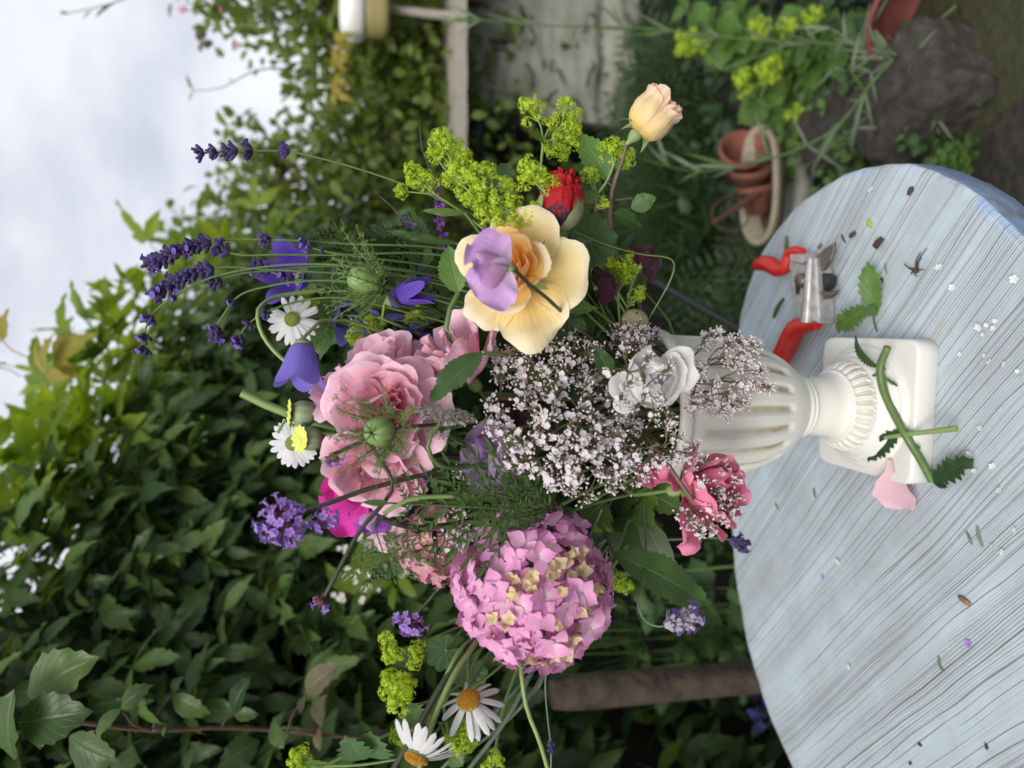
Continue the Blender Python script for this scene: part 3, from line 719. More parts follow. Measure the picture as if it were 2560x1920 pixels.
def shrub(name, label, blobs, n, leafL, mat, seed, wd, base, core=True, group=None, twigs=14, droop=.3, edge_soft=1.0, stray=.12):
    """leafy bush: leaves through the volume of a few ellipsoids, with branches reaching into them"""
    r_ = np.random.default_rng(seed)
    Mr = fz(base, (0, 0, 1)); Mi = inv(Mr)
    root = thing(name, label, 'shrub', Mr, group)
    var = [v.arr() for v in leaf_variants(leafL, wd, 5, nv=5, nu=2, seed=seed, bend=-.7)]
    P_ = []
    tot = sum(b[3]*b[4]*b[5] for b in blobs)
    br = MB()
    for (cx, cy, cz, rx, ry, rz) in blobs:
        k = int(n*rx*ry*rz/tot)
        d = r_.normal(0, 1, (k, 3)); d /= np.linalg.norm(d, axis=1)[:, None]
        rad = r_.random(k)**(1/3.0*edge_soft); far = r_.random(k) < stray; rad = np.where(far, rad*1.25, rad)
        P_.append(np.array([cx, cy, cz]) + d*rad[:, None]*np.array([rx, ry, rz]))
        for j in range(twigs):
            d2 = nz(r_.normal(0, 1, 3) + np.array([0, 0, .8])); e = np.array([cx, cy, cz]) + d2*np.array([rx, ry, rz])*r_.uniform(.7, 1.1)
            s0 = np.array([cx, cy, cz - rz*.9])
            br.tube(tf(Mi, cr([s0, (s0 + e)/2 + r_.normal(0, .05, 3), e], 8)), [.008, .004, .0015], 4)
    for (cx, cy, cz, rx, ry, rz) in blobs[:3]:
        br.tube(tf(Mi, cr([np.array([base[0], base[1], 0]), (np.array(base) + [cx, cy, cz])/2 + r_.normal(0, .04, 3), [cx, cy, cz - rz*.5]], 8)), [.018, .012, .008], 6)
    br.build('branches', M_['bark'], root)
    p = np.concatenate(P_); Ms = []
    for q in p:
        y = r_.normal(0, 1, 3); y[2] -= droop
        Ms.append(Mi @ fyz(q, y, r_.normal(0, .5, 3) + np.array([0, -.4, .8]), r_.uniform(.6, 1.2)))
    mb = MB(); scatter(mb, var, Ms, r_.random(len(Ms)))
    mb.build('leaves', M_[mat], root, kind='stuff')
    return root, Mi

OV = [(0, .03), (.25, .22), (.5, .27), (.8, .14), (1, 0)]
NAR = [(0, .03), (.3, .11), (.6, .10), (1, 0)]

def build_shrubs():
    # loose shrub against the sky, behind the lavender
    shrub('loose_shrub', 'airy green shrub with small leaves thinning out against the pale sky', [(.62, 2.75, 1.38, .34, .3, .36), (.95, 2.85, 1.22, .34, .3, .28), (.52, 2.7, 1.66, .17, .2, .22), (.36, 2.6, 1.68, .14, .16, .2), (.80, 2.8, 1.60, .22, .2, .14), (.78, 2.8, .85, .5, .3, .55)], 4600, .058, 'shrub', 21, OV, (.7, 2.8, 0), twigs=12, edge_soft=1.3, stray=.2)
    r, Mi = shrub('rose_bush', 'rambling rose bush with small pink blooms rising in the far right corner', [(1.48, 2.75, 1.55, .28, .3, .30), (1.35, 2.8, 1.3, .3, .3, .25), (1.62, 2.7, 1.72, .2, .2, .16), (1.35, 2.85, .98, .55, .3, .4)], 3000, .062, 'shrub', 22, OV, (1.4, 2.8, 0), twigs=12, edge_soft=1.3, stray=.2)
    for k, (x, y, s) in enumerate(((396, 24, 10), (437, 80, 14), (452, 98, 12), (478, 30, 16), (516, 100, 9))):
        mb = MB()
        for i in range(9):
            mb.grid(tf(rot_z(i*2.4), wrap([(.001, 0), (.5 + .05*i, .25), (.8 - .05*i, .8)], 0, .7, seed=i, nu=4, nv=4).reshape(-1, 3)).reshape(5, 5, 3)*s*mp(2.7))
        mb.build('bloom', M_['pink' if k not in (1, 2) else 'bronze_leaf'], r, Mi @ frame(P(x, y, 2.7), (-.4, .2, .8)))
    for k in range(7):
        mb = compound(.06, 180 + k, 3); mb.build('yellowed_leaf', M_['yellow_leaf'], r, Mi @ fyz(P(702 + R.uniform(-8, 8), 95 + k*18, 2.45), (R.uniform(-.4, .4), -.2, -.6), (R.uniform(-.5, .5), -1, .5)))
    # shoots against the sky
    for lab, pts, mat, lv in (('thin grey shoot forking against the sky at the far end', [(545, 155), (470, 192), (418, 196)], 'stem_grey', ((418, 196, 402, 160), (418, 196, 408, 218), (500, 180, 498, 165))),
                              ('leafy twig poking into the sky at the top right corner', [(330, -30), (250, 5), (130, 32)], 'stem', ((250, 5, 205, 38), (200, 22, 178, 42), (150, 30, 128, 24)))):
        w = [P(x, y, 2.3) for x, y in pts]; Mr = fz(w[0], (0, 0, 1)); Mi = inv(Mr)
        root = thing('bare_shoot', lab, 'twig', Mr)
        ground_pt = np.array([w[0][0] + .05, w[0][1] + .25, w[0][2] - .35])
        stem_to(root, Mi, [ground_pt] + w, [.004, .003, .0012], mat)
        for k, (a, b, c2, d2) in enumerate(lv): leaf_part(root, Mi, P(a, b, 2.3), P(c2, d2, 2.3), (0, -.6, .6), 'shrub', .14, 3, .1, seed=k)
    # evergreen depth behind everything
    shrub('back_hedge', 'deep green hedge closing the garden behind the shelf and shrubs', [(-.2, 3.5, .8, .7, .25, .75), (.6, 3.45, .7, .7, .25, .72), (1.4, 3.45, .66, .7, .25, .7), (2.2, 3.4, .75, .7, .25, .8)], 9000, .06, 'dark_leaf', 23, OV, (.9, 3.5, 0), twigs=10)
    shrub('yellowish_shrub', 'yellow green shrub glowing behind the white capped pot', [(1.50, 2.95, 1.02, .30, .2, .26), (1.25, 2.95, .92, .3, .2, .22)], 1500, .05, 'creeper_backlit', 24, OV, (1.4, 3.0, 0), twigs=8)

def build_shelf():
    Y = 2.45
    a, b = P(1000, 300, Y), P(1000, -60, Y)       # front edge of the board
    x0 = P(1000, 338, Y)[0]; zt = P(984, 200, Y)[2]; zb = P(1009, 200, Y)[2]
    L = 1.3
    root = thing('plank_shelf', 'weathered grey plank shelf above the old stone trough', 'shelf', fz((x0 + L/2, Y + .12, zb), (0, 0, 1)))
    for k in range(3):
        mb = MB(); n = 24; xs = np.linspace(-L/2, L/2, n)
        w = .115; y0 = -.12 + k*.12
        prof = [(0, 0), (w, 0), (w, zt - zb), (0, zt - zb)]
        def pt(x, j):
            j_ = j % 4; e = .0025*math.sin(x*40 + j_*2 + k)
            return (x, y0 + prof[j_][0] + e, prof[j_][1] + e*.6)
        g = np.array([[pt(x, j) for j in range(4)] for x in xs]); mb.grid(g, closed=True)
        for en in (0, -1):
            base = g[en]; mb.add(base, [(0, 1, 2, 3)] if en == -1 else [(3, 2, 1, 0)])
        mb.build('plank', M_['grey_wood'], root, smooth=False)
    for dx in (.55,):
        mb = MB(); mb.tube([(dx, .05, -.001), (dx, .05, -zb)], .028, 8); mb.build('post', M_['grey_wood'], root)
    # old stone trough under it
    ctr = P(1200, 110, 2.75); x0 = P(1200, 292, 2.75)[0]; ztop = min(zb - .03, P(1012, 150, 2.75)[2]); zbot = P(1390, 150, 2.75)[2]
    root = thing('stone_trough', 'rough grey weathered stone block under the plank shelf', 'stone block', fz((x0 + .4, 2.95, zbot), (0, 0, 1)))
    mb = MB(); r_ = np.random.default_rng(3)
    n, m = 60, 44; h = ztop - zbot
    th = np.linspace(0, 2*math.pi, n, endpoint=False); rows = []
    for k, s in enumerate(np.linspace(0, 1, m)):
        z = s*h; e = 8.0
        q = (np.abs(np.cos(th))**e + np.abs(np.sin(th))**e)**(-1/e)
        ins = .05*(1 - min(1, s/.06)) + .02*(1 - min(1, (1 - s)/.06))
        lump = .012*np.sin(th*9 + z*23) + .010*np.sin(th*23 - z*41) + r_.normal(0, .005 if s > .15 else .018, n) + (.02*np.sin(th*31 + 2) if s < .14 else 0) - (.03*np.exp(-((z - .17)/.02)**2))
        rows.append(np.stack([(.4 - ins + lump)*q*np.cos(th), (.2 - ins + lump)*q*np.sin(th), np.full(n, z)], -1))
    mb.grid(np.array(rows), closed=True); mb.add(rows[-1], None, [(0, i, i + 1) for i in range(1, n - 1)])
    mb.build('trough_body', M_['stone'], root)
    mb = MB()
    for k in range(14):
        x = r_.uniform(-.36, .2); z = r_.uniform(.12, h*.75); ll = r_.uniform(.03, .10)
        mb.tube(cr([(x, -.208, z), (x + ll*.5, -.212, z + r_.uniform(-.02, .02)), (x + ll, -.206, z + r_.uniform(-.04, .04))], 6), .004, 5)
    mb.build('crack_edges', M_['dark_stone'], root, kind='stuff')
    for dx in (-.26, .24):
        mb = MB(); mb.lathe([(.001, 0), (.10, -.0), (.11, -zbot*.5), (.12, -zbot)], 10); mb.build('foot', M_['dark_stone'], root, fz((dx, 0, .0), (0, 0, 1)))
    # white capped pot on a peg
    Yp = 2.5
    base = P(985, 36, Yp); Mr = fz((base[0], Yp, zt), (0, 0, 1))
    root = thing('capped_pot', 'white capped yellowish pot standing on a grey peg on the plank', 'ornament', Mr)
    hz = lambda x: P(x, 36, Yp)[2] - zt
    rr = abs(P(760, 36, Yp)[0] - P(760, 99, Yp)[0])*1.15
    mb = MB(); mb.tube([(0, 0, 0), (0, 0, hz(834))], [.016, .015, .013], 12); mb.build('peg', M_['grey_wood'], root)
    mb = MB(); mb.lathe([(.001, hz(836)), (rr*.80, hz(834)), (rr*.86, hz(815)), (rr*.84, hz(782)), (rr*.5, hz(781))], 24, sm=20); mb.build('pot', M_['yellow_pot'], root)
    mb = MB(); mb.lathe([(.001, hz(783)), (rr*1.0, hz(781)), (rr*1.03, hz(772)), (rr*1.0, hz(752)), (rr*.8, hz(738)), (.001, hz(735))], 28, sm=24); mb.build('cap', M_['white_paint'], root)
    # black pot in the gap behind
    c = P(1035, 300, 2.75); root = thing('black_pot', 'black plastic plant pot in shade beside the stone trough', 'plant pot', fz((c[0], 2.8, 0), (0, 0, 1)))
    h = c[2] + .05
    MB().lathe([(.001, 0), (.10, 0), (.13, h*.9), (.14, h*.9), (.14, h), (.125, h), (.11, h*.6), (.001, h*.55)], 20).build('pot_wall', M_['black_metal'], root)

def leafy_plant(name, label, base, pts, mat, seed, L=.06, w=.36, ns=5, stem='stem', per=6, group=None, serr=.2, up=(0, -.5, .8)):
    """several stems with opposite leaves; pts: world tips of the stems"""
    r_ = np.random.default_rng(seed); Mr = fz(base, (0, 0, 1)); Mi = inv(Mr)
    root = thing(name, label, 'plant', Mr, group)
    var = [grid_mesh(blade(L, [(0, .02), (.12, w*.7), (.35, w), (.62, w*.8), (.85, w*.36), (1, 0)], ns=ns, serr=serr, fold=.18, bend0=.2, bend=-.7, nu=4, ruf=.03, seed=seed + k), 'leaf', mat) for k in range(4)]
    mb = MB()
    for e in pts:
        e = np.asarray(e, float); b = np.asarray(base) + r_.normal(0, .02, 3)*np.array([1, 1, 0])
        c = cr([b, (b + e)/2 + r_.normal(0, .02, 3), e], 24); mb.tube(tf(Mi, c), [.0028, .002, .001], 5)
        for i in range(per):
            v = .35 + .65*(i + 1)/per; j = min(23, int(v*23)); t = nz(c[j] - c[j-1]); a0 = i*1.57 + r_.uniform(0, .5)
            for sg in (0, math.pi):
                a = a0 + sg; d = np.array([math.cos(a), math.sin(a), .25]) + t*.25
                put('leaf', var[r_.integers(0, 4)], root, Mi @ fyz(c[j], d, np.array(up) + r_.normal(0, .2, 3), r_.uniform(.65, 1.1)*(1.0 - .25*(v > .95))))
    mb.build('stem', M_[stem], root)
    return root

def stone(label, c, size, seed, mat='dark_stone', rot=0.0, name='stone', cat='stone', e=4.5, amp=.10):
    r_ = np.random.default_rng(seed); n, m = 64, 32
    th = np.linspace(0, 2*math.pi, n, endpoint=False); ph = np.linspace(-1.5, 1.5, m)
    ce = lambda a: np.sign(np.cos(a))*np.abs(np.cos(a))**(2/e); se = lambda a: np.sign(np.sin(a))*np.abs(np.sin(a))**(2/e)
    g = np.stack([ce(ph)[:, None]*ce(th), ce(ph)[:, None]*se(th), np.repeat(se(ph)[:, None], n, 1)], -1)
    ns_ = 0
    for f in (2, 4, 7, 12, 21, 34): ns_ = ns_ + amp/f**.5*np.sin(f*g[..., 0]*1.7 + r_.uniform(0, 6))*np.cos(f*g[..., 1]*1.5 + r_.uniform(0, 6))*np.cos(f*g[..., 2] + r_.uniform(0, 6))
    g = g*(1 + ns_[..., None])*np.array(size)
    mb = MB(); mb.grid(g, closed=True)
    mb.add(g[-1], None, [(0, i, i + 1) for i in range(1, n - 1)]); mb.add(g[0], None, [(0, i + 1, i) for i in range(1, n - 1)])
    return tag(mb.build(name, M_[mat], None, fz(c, (0, 0, 1), rot)), label, cat)

def build_right_side():
    # stones and paving beside the table
    g = G(2010, 230, .1)
    stone('big rounded dark stone right of the table', (g[0] + .02, g[1] + .02, .10), (.105, .125, .10), 4, rot=.5)
    g = G(1850, 260, .09); stone('dark flat stone half hidden behind the big rounded stone', (g[0], g[1] + .08, .07), (.10, .085, .07), 5, rot=.2)
    g = G(2150, 170, 0); stone('mossy paving slab in the far right lower corner', (g[0] + .12, g[1] - .02, .03), (.22, .20, .035), 7, 'mossy', .3, name='paving_slab', cat='paving slab', e=6, amp=.02)
    g = G(2180, 390, 0); stone('grey paving slab beside the table rim with weeds', (g[0] + .06, g[1] - .05, .02), (.24, .16, .03), 8, 'dark_stone', .2, name='paving_slab', cat='paving slab', e=6, amp=.02)
    # red plastic pot lying in shade
    g = G(2075, 35, .12)
    root = thing('red_pot', 'dull red plant pot tipped over in deep shade at the corner', 'plant pot', fz((g[0] + .02, g[1] + .05, .12), (-.5, -.45, .35)))
    MB().lathe([(.001, -.17), (.085, -.17), (.115, -.02), (.125, -.02), (.127, .02), (.119, .021), (.112, -.02), (.08, -.15), (.001, -.155)], 32).build('pot_wall', M_['red_pot'], root)
    # oval dish with flowerpots, on another one
    Yd = 1.68; c = P(1640, 405, Yd); z0 = c[2] - .055
    Mr = fz((c[0], c[1], z0), (0, -.28, 1)); Mi = inv(Mr)
    A = abs(P(1640, 268, Yd)[0] - P(1640, 515, Yd)[0])/2*1.02; B = A*.43
    root = thing('stoneware_dish', 'oval cream stoneware dish holding small terracotta pots', 'dish', Mr)
    n = 56; th = np.linspace(0, 2*math.pi, n, endpoint=False)
    def oval(prof):
        return np.array([np.stack([(A + d)*np.cos(th), (B + d)*np.sin(th), np.full(n, z) + .004*np.sin(3*th)], -1) for d, z in prof])
    MB().grid(oval([(-A*.6, .0), (-.06, .0), (-.02, .02), (.0, .06), (.004, .075), (-.004, .08), (-.014, .075), (-.03, .035), (-.06, .018), (-A*.45, .016)]), closed=True).build('dish_wall', M_['ceramic'], root)
    MB().grid(oval([(-A*.98, .034), (-A*.5, .034), (-.035, .038)]), closed=True).build('dry_litter', M_['debris'], root)
    c2 = P(1705, 400, Yd + .02); Mr2 = fz((c2[0], c2[1] + .04, 0), (0, 0, 1))
    root2 = thing('stone_basin', 'shallow grey stone basin under the cream dish', 'basin', Mr2)
    hb = max(.08, c2[2])
    MB().grid(np.array([np.stack([(A + d)*np.cos(th), (B + d)*np.sin(th), np.full(n, z) + .003*np.sin(5*th)], -1) for d, z in [(-A*.6, .0), (-.03, .0), (.012, hb*.5), (.02, hb*.9), (.012, hb), (-.012, hb), (-.03, hb*.8), (-A*.5, hb*.72)]]), closed=True).build('basin_wall', M_['stone'], root2)
    pots = [((1607, 318), .062, (-.30, .45, .85), 'small terracotta pot tipped toward the lens, topmost in the cream dish'), ((1622, 362), .052, (-.30, .85, .45), 'terracotta pot on its side in the middle of the cream dish'), ((1632, 400), .048, (-.25, .92, .25), 'terracotta pot on its side at the end of the row in the cream dish')]
    for (x, y), r, d, lab in pots:
        q = P(x, y, Yd - .02); rt = thing('terracotta_pot', lab, 'flowerpot', frame(q, d), 'terracotta pots in the cream dish')
        MB().lathe([(.001, -r*1.5), (r*.6, -r*1.5), (r*.86, -r*.35), (r*.98, -r*.35), (r*1.02, 0), (r*.9, .0), (r*.78, -r*.4), (r*.55, -r*1.35), (.001, -r*1.35)], 28).build('pot_wall', M_['terracotta'], rt)
    # rusty old scissors across the dish
    a, b = P(1635, 420, Yd - .05), P(1540, 482, Yd - .05)
    Mr = fz(a, b - a); Mi = inv(Mr)
    rt = thing('rusty_shears', 'old rusty hand shears with looped handle lying across the cream dish', 'shears', Mr)
    MB().tube(tf(Mi, cr([a, (a + b)/2, b], 10)), [.009, .010, .007, .006], 8).build('handle', M_['rust'], rt)
    lp = [P(1540 + 38 + 40*math.cos(t), 462 + 36*math.sin(t), Yd - .05) for t in np.linspace(0, 6.283, 24)]
    MB().tube(tf(Mi, np.array(lp)), .0025, 5).build('loop', M_['rust'], rt)
    MB().tube(tf(Mi, cr([a, P(1650, 412, Yd - .05)], 5)), [.010, .004], 6).build('blade', M_['rust'], rt)
    # black iron cane
    a, b = P(1400, 600, 1.30), P(1585, 705, 1.12); d = nz(b - a)
    Mr = fz(b, -d); Mi = inv(Mr)
    rt = thing('iron_cane', 'slanting black iron cane in shade behind the table', 'cane', Mr)
    e = b + d*(b[2]/max(.05, -d[2])) if d[2] < 0 else b
    MB().tube(tf(Mi, np.array([a - d*.25, a, b, e])), .007, 8).build('shaft', M_['black_metal'], rt)
    # mint-like clump with lime flowers at its edge
    base = np.array(G(1950, 60, .0)); base[1] += .35
    tips = [P(x, y, Yq) for x, y, Yq in ((1480, 25, 1.75), (1540, 60, 1.7), (1600, 20, 1.65), (1650, 90, 1.62), (1580, 110, 1.7), (1720, 60, 1.6), (1690, 150, 1.62), (1750, 130, 1.58), (1680, 215, 1.66), (1740, 230, 1.62), (1720, 300, 1.68), (1830, 90, 1.5), (1640, 190, 1.68), (1500, 80, 1.75), (1780, 20, 1.55), (1900, 60, 1.45))]
    leafy_plant('mint_clump', 'leafy bright green mint clump filling the upper right of the garden floor', base, tips, 'mid_leaf', 60, L=.105, w=.40, ns=6, per=4)
    mantle('far lime flower sprays rising through the mint clump', [(1485, 85, 22, 0, 1.62), (1510, 100, 20, 0, 1.62), (1480, 110, 18, 0, 1.62), (1640, 60, 24, 1, 1.55), (1608, 180, 26, 2, 1.6), (1660, 150, 26, 2, 1.58), (1655, 170, 20, 2, 1.58), (1700, 60, 20, 1, 1.5), (1755, 35, 20, 1, 1.5), (1715, 245, 20, 2, 1.6)],
           [(1560, 150, 1.62), (1690, 100, 1.56), (1640, 220, 1.62)], 1.6, 61, stem=[base], group='lime flower sprays in the garden')
    # weeds near the paving
    for k, (x, y, lab) in enumerate(((2120, 250, 'low bright weed growing between stone and paving slab'), (2090, 330, 'small pale weed by the table rim beside the paving'), (2000, 400, 'dark low weed tucked behind the table rim'), (1905, 330, 'pale weed sprouting before the big dark stone'), (1960, 130, 'weed growing over the top of the big dark stone'), (1790, 330, 'weed filling the gap beside the stone basin'))):
        b = G(x, y, .0); tips = [b + np.array([R.uniform(-.10, .10), R.uniform(-.10, .06), R.uniform(.06, .2)]) for _ in range(9)]
        leafy_plant('garden_weed', lab, b, tips, 'mid_leaf' if k % 2 else 'rose_leaf', 70 + k, L=.036, w=.34, ns=4, per=4)
    # tall wiry stems that cross the right side
    lines = [('tall thin wiry stem with hair-fine leaves at the right edge, before the trough', [(950, 35, 1.5), (1180, 55, 1.5), (1400, 62, 1.5), (1620, 85, 1.45), (1800, 95, 1.4)], 1), ('long thin stem leaning past the peach rosebud towards the dish', [(1390, 345, 1.35), (1500, 370, 1.35), (1640, 350, 1.32), (1800, 280, 1.25), (1900, 160, 1.2)], 2)]
    for lab, pts, sd in lines:
        w = [P(*p) for p in pts]; Mr = fz(w[-1], (0, 0, 1)); Mi = inv(Mr); r_ = np.random.default_rng(sd)
        root = thing('wiry_stem', lab, 'plant', Mr)
        end = w[-1] + (w[-1] - w[-2])*1.2; end[2] = max(0.0, min(end[2], .1))
        full = cr(w + [end], 50); MB().tube(tf(Mi, full), [.0012, .0026, .003], 6).build('stem', M_['stem'], root)
        for j in range(4, 44, 5):
            for q in range(3):
                d = nz(full[j-1] - full[j])*.7 + r_.normal(0, .6, 3); L = r_.uniform(.05, .13)
                g = blade(L, [(0, .02), (.4, .035), (1, 0)], nv=8, nu=2, bend=r_.uniform(-1.2, .4)); mb = MB(); mb.grid(g); mb.build('leaf', M_['grey_leaf' if q else 'mid_leaf'], root, Mi @ fyz(full[j], d, (0, -.6, .7)))
    # silvery carnation-like tuft in front of the stones
    base = np.array(G(2050, 170, .05)); Mr = fz(base, (0, 0, 1)); Mi = inv(Mr); root = thing('spiky_tuft', 'wispy blue green tuft with narrow leaves sprawling over the dark stones', 'plant', Mr)
    mb = MB(); r_ = np.random.default_rng(9)
    for e in ((1800, 150, 1.25), (1900, 110, 1.2), (1980, 120, 1.15), (1880, 60, 1.25), (1850, 260, 1.3), (2020, 250, 1.15), (1790, 60, 1.3), (1760, 350, 1.3)):
        e = P(*e); c = cr([base, (base + e)/2 + np.array([0, 0, .04]), e], 14); mb.tube(tf(Mi, c), [.002, .0014], 5)
        for j in range(3, 14, 2):
            for q in range(2):
                g = blade(r_.uniform(.05, .1), [(0, .03), (.4, .045), (1, 0)], nv=7, nu=2, bend=r_.uniform(-1.2, .5)); b2 = MB(); b2.grid(g); b2.build('leaf', M_['grey_leaf'], root, Mi @ fyz(c[j], nz(c[j] - c[j-1]) + r_.normal(0, .7, 3), (0, -.5, .8)))
    mb.build('stem', M_['stem_grey'], root)

def build_low_growth():
    """grasses, ground cover and posts under and behind the table"""
    # grass in the middle distance
    mb = MB(); N = 5200
    x = rng.uniform(-.1, .95, N); y = rng.uniform(2.2, 3.1, N)
    var = [v.arr() for v in leaf_variants(.26, [(0, .012), (.5, .011), (1, 0)], 6, nv=7, nu=2, bend=-1.5, fold=.3, seed=300)]
    Ms = [fyz((a, b, 0), rng.normal(0, .45, 3) + np.array([0, -.1, 1.0]), rng.normal(0, 1, 3), rng.uniform(.6, 1.3)) for a, b in zip(x, y)]
    scatter(mb, var, Ms, rng.random(N)); o = mb.build('long_grass', M_['grass']); o['kind'] = 'stuff'; o['label'] = 'dark long grass around the dish behind the bouquet'
    o['category'] = 'grass'
    # feathery tufts
    for k, (px, py, Yt, lab) in enumerate(((1440, 440, 2.35, 'dark feathery fennel tuft behind the poppy bud'), (1400, 330, 2.4, 'dark feathery fennel tuft below the stone block'), (1520, 690, 1.75, 'dark feathery fennel tuft behind the urn'), (1460, 240, 2.4, 'dark feathery fennel tuft behind the peach rosebud'))):
        c = P(px, py, Yt); Mr = fz((c[0], c[1], 0), (0, 0, 1)); root = thing('fennel_tuft', lab, 'plant', Mr)
        f = feather(.30, 400 + k, 9, .42); me = f.mesh('frond', M_['grass'])
        for j in range(9):
            a = rng.uniform(0, 6.28); put('frond', me, root, fyz((0, 0, max(.02, c[2] - .35)), (math.cos(a)*.7, math.sin(a)*.7, rng.uniform(.5, 1.3)), (0, -.6, .5), rng.uniform(.8, 1.3)))
        mb = MB(); mb.tube([(0, 0, 0), (0, 0, max(.05, c[2] - .30))], .006, 6); mb.build('stem', M_['stem'], root)
    # ground cover left, below the hydrangea
    mb = MB(); N = 2600
    x = rng.uniform(-1.0, .12, N); y = rng.uniform(.98, 2.2, N); z = rng.random(N)**1.5*np.where(y > 1.5, .45, .28)
    var = [v.arr() for v in leaf_variants(.075, [(0, .03), (.2, .28), (.5, .34), (.8, .18), (1, 0)], 6, ns=4, nu=2, bend=-.7, seed=320)]
    Ms = [fyz((a, b, c_), rng.normal(0, .8, 3) + np.array([0, -.3, .1]), rng.normal(0, .4, 3) + np.array([0, -.3, 1]), rng.uniform(.5, 1.2)) for a, b, c_ in zip(x, y, z)]
    scatter(mb, var, Ms, rng.random(N)); o = mb.build('ground_cover', M_['dark_leaf']); o['kind'] = 'stuff'; o['label'] = 'dark leafy ground cover under the hedge and beyond the table'; o['category'] = 'ground cover'
    mb = MB(); N = 1500
    x = rng.uniform(.55, 1.7, N); y = rng.uniform(1.0, 2.6, N); z = rng.random(N)**2*.16
    keep = ~((np.abs(x - .56) < .24) & (y < 1.85)) & ~((x > .62) & (x < .95) & (y < 1.35))
    Ms = [fyz((a, b, c_), rng.normal(0, .8, 3) + np.array([0, -.3, .2]), rng.normal(0, .4, 3) + np.array([0, -.3, 1]), rng.uniform(.4, .9)) for a, b, c_ in zip(x[keep], y[keep], z[keep])]
    scatter(mb, var, Ms, rng.random(len(Ms))); o = mb.build('low_leaves', M_['dark_leaf']); o['kind'] = 'stuff'; o['label'] = 'dark low leaves carpeting the soil among mint and stones'; o['category'] = 'ground cover'
    pb = []
    for k in range(4):
        b = MB(); b.ball((0, 0, 0), .006, 6, 4, sc_=(1, .8, .6)); b.V[-1] = b.V[-1]*(1 + rng.normal(0, .12, b.V[-1].shape)); pb.append(b.arr())
    Ms = [fz((rng.uniform(.45, 1.6), rng.uniform(.95, 2.0), .01 + rng.uniform(0, .012)), rng.normal(0, 1, 3), 0, rng.uniform(.4, 2.0)) for _ in range(2500)]
    mb = MB(); scatter(mb, pb, Ms, rng.random(2500)); o = mb.build('soil_crumbs', M_['bark']); o['kind'] = 'stuff'; o['label'] = 'crumbs of soil and grit between stones and slabs'; o['category'] = 'soil'
    # leafy plants one can make out
    spots = [(1560, 1290, 1.35, 'bright low plant beyond the pale lavender flower', 'mid_leaf', .04), (1300, 1290 + 120, 1.3, 'dark rounded-leaf plant below the big hydrangea', 'dark_leaf', .06), (1440, 1390, 1.2, 'dim leafy plant beside the wooden post', 'rose_leaf', .05), (830, 1260, 1.55, 'sunlit leafy plant behind the small pink hydrangea', 'mid_leaf', .07), (800, 1420, 1.2, 'shaded plant low in front of the hedge', 'rose_leaf', .06), (1620, 1450, 1.15, 'low dark plant under the left edge of the table', 'rose_leaf', .045)]
    for k, (px, py, Yt, lab, mat, L) in enumerate(spots):
        c = P(px, py, Yt); b = np.array([c[0], c[1] + .03, 0.0]); tips = [c + np.array([R.uniform(-.10, .10), R.uniform(-.06, .06), R.uniform(-.06, .06)]) for _ in range(8)]
        leafy_plant('leafy_plant', lab, b, tips, mat, 500 + k, L=L, w=.36, ns=5, per=5)
    # out of focus white blossom behind
    Mr = fz(P(800, 1200, 1.05), (0, 0, 1)); Mi = inv(Mr); root = thing('white_blossom', 'blurred white blossom sprays in the dark behind the verbena', 'plant', Mr)
    fl = star5(.0045, .45).mesh('floret', M_['carrot'])
    for (x, y, n_, s) in ((760, 1135, 5, 16), (785, 1165, 7, 18), (740, 1185, 4, 10), (755, 1245, 6, 16), (790, 1265, 7, 22), (735, 1290, 4, 16), (850, 1220, 4, 30)):
        for j in range(n_): put('floret', fl, root, Mi @ fz(P(x + R.gauss(0, s*.7), y + R.gauss(0, s*.7), 1.05 + R.uniform(-.05, .05)), (R.uniform(-.5, .5), -1, R.uniform(-.2, .8)), R.uniform(0, 6), R.uniform(.7, 1.2)))
    mb = MB(); mb.tube(tf(Mi, cr([P(790, 1200, 1.06), P(1000, 1230, 1.1), np.array([P(1000, 1230, 1.1)[0], 1.1, 0])], 10)), .003, 5); mb.build('stem', M_['stem'], root)
    for k, (a, b) in enumerate(((( 850, 1190), (800, 1230)), ((860, 1240), (900, 1290)), ((830, 1250), (790, 1290)), ((880, 1200), (940, 1220)), ((850, 1270), (850, 1320)))):
        leaf_part(root, Mi, P(*a, 1.06), P(*b, 1.04), (0, -.6, .8), 'creeper_backlit', .3, 5, .2, seed=k)
    # bark covered post, and a plank edge under the table
    a = P(1395, 1495, 1.08); top = P(1185, 1487, 1.10)
    r = abs(P(1400, 1462, 1.08)[0] - P(1400, 1530, 1.08)[0])/2
    root = thing('wooden_post', 'stout brown wooden post standing in the plants left of the table', 'post', fz((a[0], a[1], 0), (0, 0, 1)))
    mb = MB(); n = 28; th = np.linspace(0, 2*math.pi, n, endpoint=False); rows = []
    for s in np.linspace(0, 1, 26):
        rr = r*(1 + .10*(1 - s) + .04*np.sin(th*5 + s*9) + .03*np.sin(th*11 - s*15)); rr = rr*(.86 if s > .985 else 1)
        cx = (top[0] - a[0])*s*.9
        rows.append(np.stack([cx + rr*np.cos(th), rr*np.sin(th), np.full(n, s*top[2])], -1))
    mb.grid(np.array(rows), closed=True); mb.add(rows[-1], None, [(0, i, i + 1) for i in range(1, n - 1)]); mb.build('post_wood', M_['bark'], root)
    c = P(1560, 1285, 1.55); stone('brown sawn log lying beyond the table edge', (c[0] - .02, 1.6, .16), (.20, .10, .085), 31, 'bark', .15, name='log', cat='log', e=3, amp=.03)
    # blue flowers at the foot of the table
    c = P(1630, 1530, 1.12); Mr = fz((c[0], c[1], 0), (0, 0, 1)); Mi = inv(Mr); root = thing('blue_flowers', 'clump of deep blue flowers in shade under the table edge', 'plant', Mr)
